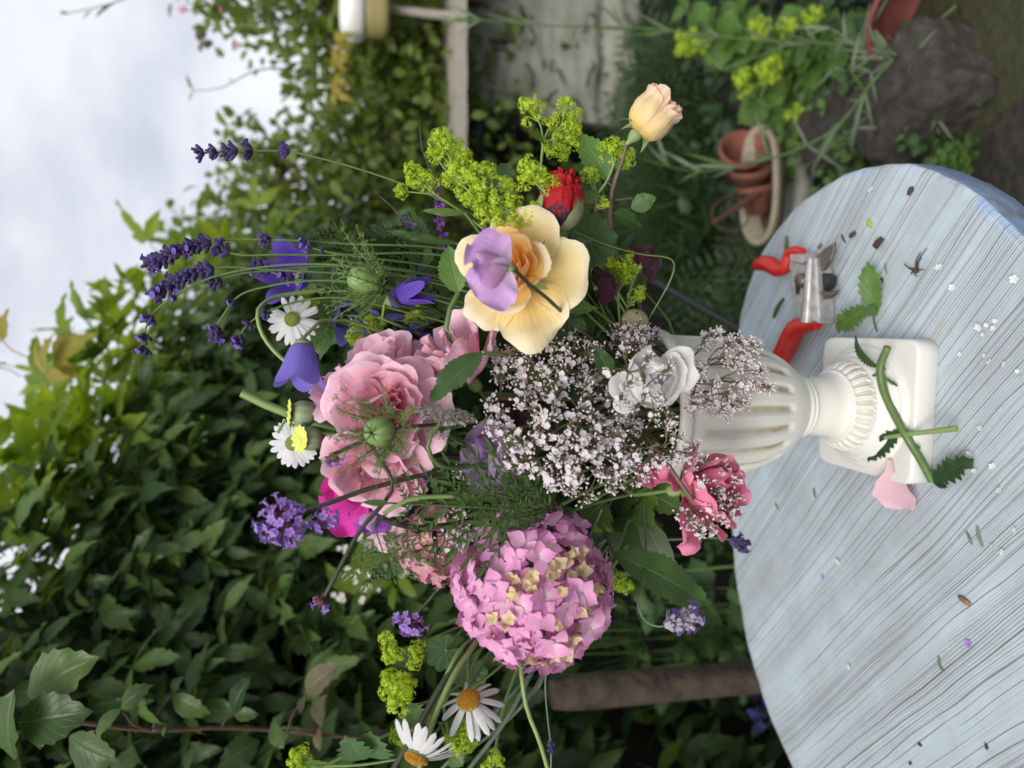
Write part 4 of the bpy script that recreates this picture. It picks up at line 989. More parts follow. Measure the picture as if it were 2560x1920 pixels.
    fl = star5(.009, .4).mesh('floret', M_['bell_shade']); mb = MB()
    for j in range(16):
        q = P(1640 + R.gauss(0, 18), 1540 + R.gauss(0, 26), 1.12 + R.uniform(-.05, .05)); put('floret', fl, root, Mi @ fz(q, (R.uniform(-.6, .6), -1, R.uniform(0, .8)), R.uniform(0, 6)))
        mb.tube(tf(Mi, [np.array([c[0], c[1], 0]), q]), .001, 3)
    mb.build('stem', M_['stem_dark'], root)
# ------------------------------------------------------------------ table
def Gn(x, y, z=0.0):
    return G(x / K, y / K, z)

def ring_outline():
    top = [Gn(2560, 600, TZ), Gn(2480, 517, TZ), Gn(2384, 448, TZ), Gn(2300, 416, TZ), Gn(2230, 409, TZ)]
    o = [tuple(p[:2]) for p in top]
    o += [(.219, .626), (.218, .683), (.196, .757), (.168, .803), (.135, .836), (.085, .858), (-.02, .878), (-.13, .882), (-.202, .881), (-.264, .868),
          (-.336, .843), (-.40, .799), (-.448, .747), (-.485, .68), (-.52, .58), (-.51, .45), (-.43, .34), (-.30, .285), (-.16, .285), (-.03, .34)]
    q = cr(np.array(o[-3:] + o + o[:3]), 700)
    # keep exactly one turn
    a0 = np.array(o[0]); i0 = np.argmin(((q[:350] - a0)**2).sum(1)); i1 = 350 + np.argmin(((q[350:] - a0)**2).sum(1))
    seg = q[i0:i1]
    d = np.r_[0, np.cumsum(np.linalg.norm(np.diff(np.vstack([seg, seg[:1]]), axis=0), axis=1))]
    t = np.linspace(0, d[-1], 221)[:-1]
    cl = np.vstack([seg, seg[:1]])
    zc = np.interp(t, d, cl[:, 0]) + 1j*np.interp(t, d, cl[:, 1])
    Fq = np.fft.fft(zc); Fq[9:-8] = 0; zc = np.fft.ifft(Fq)
    return np.stack([zc.real, zc.imag], -1)

def build_table():
    o = ring_outline(); c = o.mean(0)
    root = thing('round_table', 'rounded wooden table with weathered pale blue painted top and chipped rim', 'table', fz((c[0], c[1], 0), (0, 0, 1)))
    o = o - c
    nrm = np.roll(o, -1, 0) - np.roll(o, 1, 0); nrm = np.stack([nrm[:, 1], -nrm[:, 0]], -1); nrm /= np.linalg.norm(nrm, axis=1)[:, None]
    if (nrm * o).sum() < 0: nrm = -nrm
    mb = MB(); rows = []; tone = []
    for t in list(np.linspace(0.001, 0.95, 14)) + [0.97, 0.985]:
        rows.append(np.c_[o * t, np.full(len(o), TZ)]); tone.append(np.full(len(o), t))
    wig = 0.0012 * np.sin(np.arange(len(o)) * 0.7) + 0.0008 * np.sin(np.arange(len(o)) * 1.93)
    for ins, dz in ((0.004, 0.0003), (0.0018, 0.0012), (0.0006, 0.003)):
        rows.append(np.c_[o - nrm * (ins + wig[:, None] * 0.5), np.full(len(o), TZ - dz)]); tone.append(np.full(len(o), 1.0))
    mb.grid(np.array(rows), closed=True, tone=np.array(tone), flip=True)
    top = mb.build('tabletop', M_['table_top'], root)
    mb = MB(); rows = []
    for ins, dz in ((0.0006, 0.003), (0.0, 0.006), (0.0, 0.034), (0.003, 0.04), (0.03, 0.0405)):
        rows.append(np.c_[o - nrm * (ins + wig[:, None] * 0.5), np.full(len(o), TZ - dz)])
    mb.grid(np.array(rows), closed=True, flip=True)
    mb.build('table_rim', M_['table_edge'], root)
    for a in (40, 130, 220, 310):
        d = np.array([math.cos(math.radians(a)) * 0.24, math.sin(math.radians(a)) * 0.17])
        q = MB(); q.tube([(d[0], d[1], TZ - 0.042), (d[0] * 1.12, d[1] * 1.12, 0.0)], [0.022, 0.016], 10)
        q.build('leg', M_['table_edge'], root)

UX, UY = -0.021, 0.595
MOUTH = np.array([UX, UY, TZ + 0.2])

def build_urn():
    root = thing('urn', 'ivory plastic pedestal urn with fluted bowl and square foot, full of flowers', 'urn', fz((UX, UY, TZ), (0, 0, 1)))
    n = 360; NF = 20
    th = np.linspace(0, 2*math.pi, n, endpoint=False)
    # bowl with real flutes
    prof = cr([(.0295, .1005), (.0335, .1025), (.0405, .1105), (.0476, .1205), (.0545, .136), (.060, .152), (.0632, .175), (.0646, .20), (.0655, .224), (.0665, .231), (.0695, .234), (.0705, .239), (.069, .2435), (.0655, .244), (.063, .242), (.0625, .235), (.061, .20), (.055, .15)], 110)
    r = prof[:, 0]; z = prof[:, 1]; outer = np.arange(110) < 80
    zz = (z - 0.128) / (0.222 - 0.128)
    cosf = np.cos(NF * th)
    mz = np.clip(np.minimum(zz, 1 - zz) / 0.11, 0, 1) * outer
    q = np.clip((cosf + .45)/1.45, 0, 1)[None, :]; mm = np.clip(mz*1.25, 0, 1)[:, None]; mm = mm*mm*(3 - 2*mm)
    g = q*q*(3 - 2*q)*mm
    rr_ = r[:, None] - 0.0032 * g
    dirt = g ** 4 * (0.75 + 0.25 * np.sin(zz * 5 + 1))[:, None]
    grid = np.stack([rr_ * np.cos(th), rr_ * np.sin(th), np.repeat(z[:, None], n, 1)], -1)
    MB().grid(grid, closed=True, tone=dirt).build('fluted_bowl', M_['urn'], root)
    # neck with its rings
    nk = cr([(.0318, .0575), (.0305, .0595), (.0292, .063), (.0278, .074), (.0268, .084), (.0268, .0885)], 26)
    rg = [(.0268, .0885), (.0288, .0895), (.0292, .0912), (.0288, .0928), (.0283, .0933), (.0302, .0945), (.0308, .0965), (.0302, .0982), (.0297, .0987), (.0295, .1005)]
    MB().lathe(np.vstack([nk[:-1], rg]), 96).build('neck', M_['urn'], root)
    # domed foot with a ring of raised arches
    pts = np.array([(.0590, .0205), (.0585, .0235), (.0570, .0262), (.0548, .0272), (.0535, .0272), (.0528, .0290), (.0515, .0312), (.0492, .0325), (.0478, .0328), (.0470, .0345), (.0455, .0372), (.0438, .0390), (.0425, .0400)])
    rel0, rel1 = np.array([.0425, .0400]), np.array([.0345, .0550])
    t = np.linspace(0, 1, 30)[1:]
    bulge = 0.0018 * np.sin(math.pi * t)
    nn = np.array([.0150, .0080]) / 0.017
    relp = rel0 + (rel1 - rel0) * t[:, None] + nn * bulge[:, None]
    body = np.vstack([pts, relp, [(.0350, .0562), (.0342, .0575), (.0318, .0578)]])
    NA = 28; m = 448
    th2 = np.linspace(0, 2*math.pi, m, endpoint=False)
    u = ((th2 * NA / (2*math.pi)) % 1.0) * 2 - 1
    disp = np.zeros((len(body), m)); dirt = np.zeros((len(body), m))
    for k, tt in enumerate(t):
        a = 0.80 * min(1.0, (max(0.0, tt - 0.04) / 0.2)) ** 0.7 if tt < 0.24 else 0.80 - 0.12 * (tt - 0.24)
        ridge = np.exp(-((np.abs(u) - a) / 0.17)**2)
        if tt > 0.93: ridge = ridge * (1 - tt) / 0.07
        if tt < 0.07: ridge = ridge * 0
        inside = np.abs(u) < a - 0.25
        disp[len(pts) + k] = 0.0013 * ridge - 0.0004 * inside
        dirt[len(pts) + k] = np.where(inside, 0.75, 0.12)
    nd_ = np.gradient(body, axis=0); nd_ = np.stack([nd_[:, 1], -nd_[:, 0]], -1); nd_ /= np.linalg.norm(nd_, axis=1)[:, None]
    br = body[:, :1] + disp * nd_[:, :1]; bz = body[:, 1:2] + disp * nd_[:, 1:2]
    MB().grid(np.stack([br * np.cos(th2), br * np.sin(th2), bz], -1), closed=True, tone=dirt).build('domed_foot', M_['plinth'], root)
    # square plate
    mb = MB(); rows = []; k = 128
    a = np.linspace(0, 2*math.pi, k, endpoint=False)
    def rsq(h, rad):
        c = np.cos(a); s = np.sin(a); e = 13.0
        q = (np.abs(c)**e + np.abs(s)**e) ** (-1 / e)
        return np.stack([h * q * c, h * q * s], -1)
    for h, zz_ in ((.064, .0), (.0652, .001), (.0652, .0182), (.0648, .0200), (.0638, .0209), (.062, .0212), (.050, .0213), (.03, .0213)):
        rows.append(np.c_[rsq(h, 0), np.full(k, zz_)])
    rot = math.radians(-4.5); Rm = np.array([[math.cos(rot), -math.sin(rot), 0], [math.sin(rot), math.cos(rot), 0], [0, 0, 1]])
    mb.grid(np.array(rows) @ Rm.T, closed=True)
    mb.build('square_plate', M_['plinth'], root)

# ------------------------------------------------------------------ secateurs
def prism(poly, z0, z1, bev):
    """bevelled slab; poly = world xy, counter-clockwise or not"""
    p = np.array(poly, float)
    ar = 0.5 * np.sum(p[:, 0]*np.roll(p[:, 1], -1) - p[:, 1]*np.roll(p[:, 0], -1))
    if ar < 0: p = p[::-1]
    t = np.roll(p, -1, 0) - np.roll(p, 1, 0); nn = np.stack([t[:, 1], -t[:, 0]], -1); nn /= np.linalg.norm(nn, axis=1)[:, None] + 1e-9
    rows = [np.c_[p, np.full(len(p), z0)], np.c_[p, np.full(len(p), z1 - bev)], np.c_[p - nn*bev*0.4, np.full(len(p), z1 - bev*0.3)], np.c_[p - nn*bev, np.full(len(p), z1)]]
    mb = MB(); mb.grid(np.array(rows), closed=True)
    # fan-free cap: triangulate with mathutils
    from mathutils.geometry import tessellate_polygon
    from mathutils import Vector
    top = rows[-1]
    tri = tessellate_polygon([[Vector(v) for v in top]])
    T = []
    for f in tri:
        a_, b_, c_ = [top[i] for i in f]
        T.append(f if np.cross(b_ - a_, c_ - a_)[2] > 0 else f[::-1])
    mb.add(top, None, np.array(T))
    return mb

def zq(zx, zy):      # helper: enlarged view of the secateurs corner -> full picture
    return 1800 + 0.3436*zx, 380 + 0.3436*zy

def build_secateurs():
    def g(pts, h): return [Gn(*zq(*p), TZ + h) for p in pts]
    c = g([(600, 940)], 0.0)[0]
    Mr = fz((c[0], c[1], TZ), (0, 0, 1)); Mi = inv(Mr)
    root = thing('secateurs', 'open secateurs with red grips and scuffed silver body on the table', 'secateurs', Mr)
    def loc(v): return tf(Mi, v)
    def poly(pts, h0, h1, bev, name, mat):
        p = np.array(g(pts, h1)); p = loc(p)[:, :2]
        return prism(p, h0, h1, bev).build(name, M_[mat], root, smooth=False)
    # grips
    a = g([(245, 842), (300, 812), (370, 822), (430, 858), (468, 845), (486, 790), (502, 740), (540, 722), (600, 728)], 0.021)
    mb = MB(); mb.tube(loc(cr(a, 34)), [0.003, 0.0082, 0.0095, 0.0098, 0.0092, 0.0075, 0.0065, 0.006, 0.0055, 0.005], 14)
    mb.build('grip', M_['red_grip'], root)
    b = g([(706, 1252), (640, 1262), (560, 1282), (525, 1330), (480, 1430), (430, 1520), (360, 1640)], 0.015)
    mb = MB(); mb.tube(loc(cr(b, 30)), [0.006, 0.0085, 0.0115, 0.012, 0.0115, 0.0115, 0.009], 16)
    mb.build('grip', M_['red_grip'], root)
    # silver body: a broad plate, a raised rib, the jaw lug
    poly([(508, 735), (560, 728), (625, 742), (640, 775), (655, 762), (684, 770), (692, 830), (700, 1010), (708, 1140), (706, 1245), (585, 1245), (550, 1180), (530, 1130), (512, 1020), (506, 920), (512, 870), (492, 850)], 0.002, 0.022, 0.003, 'body', 'alloy')
    rib = g([(660, 775), (652, 900), (645, 1050), (630, 1240)], 0.024)
    mb = MB(); mb.tube(loc(cr(rib, 16)), [0.0035, 0.0055, 0.005, 0.0062], 10); mb.build('rib', M_['alloy'], root)
    poly([(505, 742), (585, 738), (622, 790), (590, 822), (512, 800)], 0.02, 0.027, 0.002, 'lug', 'alloy')
    poly([(545, 930), (575, 920), (580, 1010), (566, 1040), (548, 1030)], 0.0215, 0.0228, 0.0005, 'slot', 'black_metal')
    nut = g([(600, 935)], 0.023)[0]
    mb = MB(); mb.lathe([(0.0001, .006), (.005, .006), (.0072, .005), (.0078, .002), (.0078, -.003)], 18); mb.build('pivot_bolt', M_['steel'], root, fz(loc(nut), (0, 0, 1)))
    # blade, counter blade hook, spring recess
    poly([(688, 765), (760, 700), (826, 658), (824, 720), (800, 790), (760, 850), (715, 880), (690, 870)], 0.012, 0.0155, 0.0012, 'blade', 'steel')
    poly([(695, 885), (745, 880), (790, 900), (788, 960), (750, 1010), (700, 1000)], 0.004, 0.014, 0.001, 'jaw', 'black_metal')
    hk = g([(690, 985), (730, 1022), (790, 1040), (835, 1030), (864, 1008)], 0.012)
    mb = MB(); mb.tube(loc(cr(hk, 18)), [0.006, 0.0058, 0.005, 0.0035, 0.0012], 10); mb.build('hook_blade', M_['steel'], root)

# ------------------------------------------------------------------ cuttings and crumbs on the table
def toothed(L, seed, w=0.16, ns=7, bend=-0.3, bend0=0.25, serr=0.5):
    return blade(L, [(0, .03), (.2, w*.7), (.55, w), (.85, w*.6), (1, .0)], ns=ns, serr=serr, bend=bend, bend0=bend0, fold=.25, ruf=.05, seed=seed)

def leaf_on(root, Mi, a, b, up, mat, seed, w=0.16, ns=7, name='leaf', bend=-0.3, bend0=0.25, serr=0.5):
    a = np.asarray(a); b = np.asarray(b); L = np.linalg.norm(b - a)
    mb = MB(); mb.grid(toothed(L, seed, w, ns, bend, bend0, serr))
    return mb.build(name, M_[mat], root, Mi @ fyz(a, b - a, up))

def zu(zx, zy, z): return Gn(1600 + .3617*zx, 800 + .3617*zy, TZ + z)

def build_cuttings():
    up = np.array([0, -0.3, 1.0])
    # thick twig with toothed leaves, leaning over the foot of the urn
    pts = [zu(1712, 185, .040), zu(1662, 330, .039), zu(1682, 480, .036), zu(1762, 660, .031), zu(1850, 820, .026), zu(1950, 985, .013), zu(2018, 1112, .004)]
    Mr = fz(pts[3], (0, 0, 1)); Mi = inv(Mr)
    root = thing('leafy_twig', 'thick green cut twig with toothed leaves leaning over the urn foot', 'twig', Mr)
    MB().tube(tf(Mi, cr(pts, 40)), [.0032, .0036, .0038, .0036, .0034, .0036, .0033], 8).build('stem', M_['stem'], root)
    # curled leaf
    c = cr([zu(1640, 325, .039), zu(1565, 280, .041), zu(1505, 200, .043), zu(1492, 105, .040)], 26)
    side = np.cross(np.gradient(c, axis=0), [0, 0, 1.0]); side /= np.linalg.norm(side, axis=1)[:, None]
    w = .0045 * np.sin(np.linspace(.25, 3.1, 26)); w *= np.where(np.arange(26) % 2 == 0, 1.25, .75)
    g = np.stack([c - side*w[:, None], c + np.array([0, 0, .0015]), c + side*w[:, None]], 1)
    MB().grid(tf(Mi, g)).build('leaf', M_['dark_leaf'], root)
    leaf_on(root, Mi, zu(1688, 395, .037), zu(1785, 452, .026), up, 'rose_leaf', 2, .13, 5)
    leaf_on(root, Mi, zu(1645, 372, .038), zu(1512, 440, .034), up, 'rose_leaf', 3, .05, 4)
    leaf_on(root, Mi, zu(1690, 320, .039), zu(1705, 342, .034), up, 'rose_leaf', 3, .25, 3)
    leaf_on(root, Mi, zu(1895, 855, .022), zu(1945, 888, .016), up, 'rose_leaf', 13, .2, 4)
    leaf_on(root, Mi, zu(1800, 765, .028), zu(1572, 945, .026), (0.2, -.8, .6), 'dark_leaf', 4, .18, 8, serr=.5)
    leaf_on(root, Mi, zu(2022, 1118, .005), Gn(2437, 1146, TZ + .006), up, 'dark_leaf', 5, .19, 7, bend0=.12, bend=-.2, serr=.6)
    leaf_on(root, Mi, zu(2030, 1118, .004), zu(2140, 1155, .003), up, 'dark_leaf', 6, .2, 5)
    # plain straight stalk lying across it
    a, b = zu(1588, 826, .034), zu(2192, 748, .012)
    Mr = fz(a, (0, 0, 1)); root = thing('straight_stalk', 'short straight bare green stalk lying across the leafy twig', 'twig', Mr)
    MB().tube(tf(inv(Mr), cr([a, (a+b)/2 + np.array([0, 0, .0035]), b], 16)), [.0019, .0021, .0022, .0028], 8).build('stem', M_['stem_light'], root)
    # fallen pink petal
    a = zu(1728, 965, .0245); b = zu(1800, 1318, .006)
    Mr = fyz(a, b - a, (0.1, -.4, 1)); L = np.linalg.norm(b - a)
    mb = MB(); mb.grid(blade(L, [(0, .035), (.22, .10), (.42, .28), (.66, .375), (.84, .33), (.95, .2), (1, .02)], nv=16, nu=10, cup=.22, bend0=.22, bend=-.5, ruf=.03, seed=3))
    tag(mb.build('fallen_petal', M_['pink_soft'], None, Mr), 'single pale pink fallen petal drooping over the corner of the urn foot', 'petal')
    # torn serrated leaf between secateurs and urn
    a, b = Gn(*zq(1125, 1195), TZ + .004), Gn(*zq(1085, 795), TZ + .012)
    Mr = fz(a, (0, 0, 1)); Mi = inv(Mr)
    root = thing('torn_leaf', 'torn curled green leaf lying between secateurs and urn foot', 'leaf', Mr)
    leaf_on(root, Mi, a, b, (0.5, -.5, .7), 'mid_leaf', 8, .2, 7, name='leaf_blade', serr=.3)
    leaf_on(root, Mi, Gn(*zq(1090, 1120), TZ + .008), Gn(*zq(868, 1272), TZ + .003), (-.2, -.5, .8), 'mid_leaf', 9, .2, 8, name='leaf_blade', serr=.55)
    leaf_on(root, Mi, Gn(*zq(1050, 1130), TZ + .012), Gn(*zq(1150, 1180), TZ + .006), (0, -.6, .8), 'rose_leaf', 10, .42, 6, name='leaf_blade')
    MB().tube(tf(Mi, cr([Gn(*zq(1112, 1170), TZ+.004), Gn(*zq(1122, 1240), TZ+.003), Gn(*zq(1142, 1305), TZ+.003)], 8)), .0009, 6).build('leaf_stalk', M_['stem_red'], root)
    # snips
    for (p0, p1, lab) in (((462, 1065), (388, 1205), 'short green leaf snip beside the lower red grip'), ((486, 610), (480, 722), 'thin green sliver behind the raised red grip')):
        a, b = Gn(*zq(*p0), TZ + .0025), Gn(*zq(*p1), TZ + .0025)
        mb = MB(); mb.tube(cr([a, (a + b)/2 + np.array([.002, 0, .0006]), b], 10), [.0012, .0022, .0026, .0014], 6)
        tag(mb.build('leaf_snip', M_['mid_leaf']), lab, 'plant snip')
    # white florets dropped on the paint
    def zl(zx, zy): return 1700 + .434*zx, 1200 + .434*zy
    def zm(zx, zy): return 1700 + .5426*zx, 400 + .5426*zy
    W = [zq(*p) for p in [(1590, 840), (1690, 985), (2140, 925), (2000, 1230), (1880, 1275), (1940, 1258), (1990, 1282), (1915, 1330), (1745, 1470), (1960, 1530), (1925, 1482), (2070, 1545), (2165, 1595), (1100, 275), (2192, 1640)]]
    W += [zl(*p) for p in [(1930, 290), (1800, 385), (1860, 420), (910, 470), (1840, 55), (975, 1080)]] + [zm(*p) for p in [(1385, 1235), (1470, 1522), (1440, 1412), (1355, 1432), (1335, 1357), (1480, 1150), (1535, 545)]]
    me = star5(.0027, .40).mesh('fallen_floret', M_['white'])
    where = ['right beside the spidery dried flower', 'a hand width nearer than the dried flower', 'closest to the near right corner of the table rim', 'at the top of the cluster right of the urn foot', 'at the left of the cluster right of the urn foot', 'in the middle of the cluster right of the urn foot', 'doubled with another at the right of that cluster', 'trailing just below the cluster by the urn foot', 'alone beside the right corner of the urn foot', 'at the middle of the short row near the right edge', 'first in the short row near the right edge', 'last in the short row near the right edge', 'large and open at the right picture edge above the row', 'far off beside the chipped blue rim', 'cut by the right picture edge', 'topmost of the trio near the grey twig bits', 'between the paired twig bits and the open floret', 'lowest of the trio near the grey twig bits', 'blurred, far left on the shaded paint', 'close to the lower end of the leafy twig', 'faint and blurred near the middle of the bare boards', 'just under the tip of the plain stalk', 'right of the end leaf of the leafy twig', 'below the end leaf of the leafy twig', 'touching the toothed edge of the twig end leaf', 'at the tip of the twig end leaf', 'above the plain stalk end', 'out by the right edge, level with the torn leaf']
    for k, p in enumerate(W):
        q = Gn(p[0], p[1], TZ + .0022)
        o = put('fallen_floret', me, None, fz(q, nz(rng.normal(0, .35, 3) + np.array([0, 0, 1])), rng.uniform(0, 6), rng.uniform(.75, 1.35)))
        tag(o, 'tiny white fallen floret ' + where[k], 'floret', 'white florets fallen on the table')
    def bit(name, p, r, mat, lab, cat, s=(1.4, .8, .5)):
        q = Gn(p[0], p[1], TZ + r*.5)
        mb = MB(); V = rng.normal(1, .22, (6, 8, 1)); th = np.linspace(0, 2*math.pi, 8, endpoint=False); ph = np.linspace(.05, math.pi-.05, 6)
        gg = np.stack([np.sin(ph)[:, None]*np.cos(th), np.sin(ph)[:, None]*np.sin(th), np.repeat(-np.cos(ph)[:, None], 8, 1)], -1)
        mb.grid(gg * V * r * np.array(s), closed=True)
        tag(mb.build(name, M_[mat], None, fz(q, (0, 0, 1), rng.uniform(0, 6))), lab, cat)
    def stick(name, p0, p1, r, mat, lab, cat):
        a, b = Gn(p0[0], p0[1], TZ + r), Gn(p1[0], p1[1], TZ + r)
        mb = MB(); mb.tube(cr([a, (a+b)/2 + np.append(rng.normal(0, .0012, 2), .0005), b], 8), [r*.7, r, r*.6], 6)
        tag(mb.build(name, M_[mat]), lab, cat)
    bit('dry_crumb', zq(962, 598), .0038, 'debris', 'small brown crumb nearest the secateurs blade tip', 'crumb')
    bit('dry_crumb', zq(1150, 660), .0052, 'debris', 'largest dark brown crumb, between blade tip and table rim', 'crumb')
    bit('dry_crumb', zq(1385, 277), .0032, 'debris', 'dark crumb close to the chipped far rim of the table', 'crumb')
    bit('dry_crumb', zq(728, 682), .0026, 'straw', 'pale tan crumb beside the secateurs blade', 'crumb')
    bit('dry_crumb', zq(1172, 938), .0026, 'debris', 'small dark crumb beside the torn leaf', 'crumb')
    bit('green_bud', zq(1085, 517), .0032, 'mantle', 'tiny yellow green bud dropped behind the brown crumbs', 'bud')
    bit('dry_husk', zl(1640, 697), .0034, 'straw', 'orange brown husk alone on the bare part of the tabletop', 'husk', (1.8, .7, .5))
    bit('dark_seed', zl(1382, 1525), .0017, 'debris', 'dark seed in the near corner, upper one of three', 'seed')
    bit('dark_seed', zl(1325, 1632), .0016, 'debris', 'dark seed at the very bottom edge of the tabletop', 'seed')
    bit('dark_seed', zl(1765, 1537), .0017, 'debris', 'dark seed furthest right among the near corner seeds', 'seed')
    bit('green_bud', (2105, 1240+20), .0018, 'mid_leaf', 'tiny dark green scrap left of the drooping pink petal', 'bud') if False else None
    stick('dry_twig', zl(1650, 298), zl(1680, 372), .0011, 'stem_grey', 'shorter of two grey green twig bits lying side by side', 'twig')
    stick('dry_twig', zl(1712, 268), zl(1742, 385), .0013, 'stem_grey', 'longer of two grey green twig bits lying side by side', 'twig')
    stick('dry_twig', zl(1490, 1020), zl(1518, 1105), .0012, 'stem_grey', 'lone curved grey twig bit near the fallen purple floret', 'twig')
    stick('dry_twig', zq(1200, 810), zq(1212, 890), .0007, 'straw', 'hair thin straw beside the torn leaf tip', 'twig')
    stick('dry_twig', zq(885, 595), zq(912, 660), .001, 'debris', 'thin forked brown twig bit beside the smaller crumb', 'twig')
    stick('dry_twig', zl(770, 45), zl(782, 105), .0011, 'straw', 'brown straw bit left of the urn foot', 'twig')
    stick('dry_twig', zl(548, 130), zl(565, 170), .001, 'straw', 'short pale straw bit near the shaded far edge', 'twig')
    a = zl(1660, 945); mb = star5(.003, .5, tube=.006)
    q = Gn(a[0], a[1], TZ + .002)
    tag(mb.build('fallen_floret', M_['verbena'], None, fz(q, (0.3, -.2, 1))), 'single purple tubular floret fallen on the bare tabletop', 'floret')
    a = zl(820, 562); q = Gn(a[0], a[1], TZ + .002)
    tag(star5(.0022, .5).build('fallen_floret', M_['verbena'], None, fz(q, (0.1, -.2, 1))), 'tiny blurred purple floret towards the far edge of the table', 'floret')
    # a dried, spidery flower head
    c = Gn(*zq(1432, 862), TZ + .003); Mr = fz(c, (0, 0, 1)); root = thing('dried_flower', 'spidery grey dried flower head beyond the torn leaf', 'dried flower', Mr)
    mb = MB()
    for (x, y) in ((1340, 812), (1372, 840), (1470, 770), (1490, 855), (1435, 908), (1400, 890), (1505, 700), (1460, 730)):
        e = Gn(*zq(x, y), TZ + .003); mb.tube(tf(inv(Mr), cr([c, (c + e)/2 + np.array([0, 0, .003]), e], 6)), [.0011, .0007, .0004], 5)
    mb.build('dried_rays', M_['debris'], root)
    mb = MB(); mb.ball((0, 0, .001), .003, 8, 5); mb.build('dried_centre', M_['debris'], root)

# ------------------------------------------------------------------ small repeated pieces
def star5(r, w=0.45, tube=0.0, n=5, tiltz=0.25):
    """five-lobed floret facing +Z with a short tube behind"""
    mb = MB()
    for i in range(n):
        a = i*2*math.pi/n
        ca, sa = math.cos(a), math.sin(a)
        L = np.array([[0, 0, 0], [w*.75, .45, .06], [w, .78, .16], [0, 1.0, tiltz], [-w, .78, .16], [-w*.75, .45, .06], [0, .6, .10]]) * r
        V = np.stack([L[:, 0]*ca - L[:, 1]*sa, L[:, 0]*sa + L[:, 1]*ca, L[:, 2]], -1)
        uv = np.array([[.5, 0], [.2, .45], [.1, .8], [.5, 1], [.9, .8], [.8, .45], [.5, .6]])
        mb.add(V, None, [(0, 1, 6), (1, 2, 6), (2, 3, 6), (3, 4, 6), (4, 5, 6), (5, 0, 6)], uv)
    if tube:
        mb.tube([(0, 0, -tube), (0, 0, -tube*.4), (0, 0, r*.03)], [r*.12, r*.22, r*.34], 5, cap=False)
    return mb
# ------------------------------------------------------------------ flower builders
def grid_mesh(g, name, mat, tone=0.0):
    mb = MB(); mb.grid(g, tone=tone); return mb.mesh(name, M_[mat])

def into_urn(k=0, spread=.035, z=0.18):
    r = random.Random(k*7 + 3)
    return np.array([UX + r.uniform(-spread, spread), UY + r.uniform(-spread, spread), TZ + z])

def stem_to(root, Mi, pts, r, mat='stem', name='stem', n=16, ns=7):
    pts = [np.asarray(q, float) for q in pts]
    c0 = np.array([UX, UY]); e = pts[-1]; pv = pts[-2]
    if np.linalg.norm(e[:2] - c0) < .06 and e[2] < TZ + .22 and np.linalg.norm(pv[:2] - c0) > .03:
        dv = pv[:2] - c0; dv = dv/np.linalg.norm(dv)*min(.046, np.linalg.norm(dv)); pts = pts[:-1] + [np.array([c0[0] + dv[0], c0[1] + dv[1], TZ + .266])] + [e*.6 + np.array([c0[0], c0[1], e[2]])*.4]
    mb = MB(); mb.tube(tf(Mi, cr(pts, n)), r, ns)
    return mb.build(name, M_[mat], root)

def rose(name, label, cat, pos, f, rad, layers, seed, group=None, stem='stem', stem_r=.0022, sepals=True, roll=0.0, core=None, sepal_mat='sepal', stem_key=0):
    """layers: dict(n, w, h, z, half, mat, lip, rnd, ruf, lay) from the outside in; lengths are shares of rad"""
    Mr = frame(pos, f, roll); Mi = inv(Mr); rr = random.Random(seed)
    root = thing(name, label, cat, Mr, group)
    for li, L in enumerate(layers):
        w, h, z0 = L['w'], L['h'], L.get('z', 0)
        for i in range(L['n']):
            ph = L.get('ph', rr.uniform(0, 6.28)) + i*2*math.pi/L['n'] + rr.uniform(-1, 1)*L.get('pj', .15)
            s = 1 + rr.uniform(-1, 1)*L.get('sj', .08)
            lip = L.get('lip', 1.1); dr = L.get('droop', 0.0)
            hh = h*(1 + rr.uniform(-.12, .12))
            prof = [(.02, z0), (w*.45*s, z0 + hh*.18), (w*.82*s, z0 + hh*.58), (w*lip*s*.98, z0 + hh*.95), (w*(lip + L.get('out', .08))*s, z0 + hh*(1 - dr))]
            prof = [(a*rad, b*rad) for a, b in prof]
            g = wrap(prof, ph, L['half']*(1 + rr.uniform(-.1, .1)), L.get('rnd', .28), L.get('p', 2.4), L.get('ruf', .03), L.get('k', 2.0), seed*100 + li*17 + i, L.get('nu', 8), L.get('nv', 8), L.get('ec', 0.0), L.get('notch', 0.0))
            mb = MB(); mb.grid(g, tone=rr.random())
            mb.build('petal', M_[L['mat']], root)
    if sepals:
        for i in range(5):
            g = blade(rad*.75, [(0, .06), (.25, .13), (.6, .08), (1, 0)], bend0=.25, bend=.6, nv=7, nu=2)
            mb = MB(); mb.grid(g); A = np.eye(4); a = i*1.2566 + .4
            A[:2, :2] = [[math.cos(a), -math.sin(a)], [math.sin(a), math.cos(a)]]; A[2, 3] = -.06*rad
            mb.build('sepal', M_[sepal_mat], root, A)
        mb = MB(); mb.lathe([(.001, -.32*rad), (.08*rad, -.28*rad), (.11*rad, -.15*rad), (.06*rad, -.03*rad), (.001, 0)], 10, sm=14); mb.build('hip', M_[sepal_mat], root)
    if stem:
        a = tf(Mr, [0, 0, -.3*rad]); ax = Mr[:3, 2]
        stem_to(root, Mi, [a, a - ax*.03, into_urn(seed + stem_key)], [stem_r*.8, stem_r, stem_r], stem)
    return root

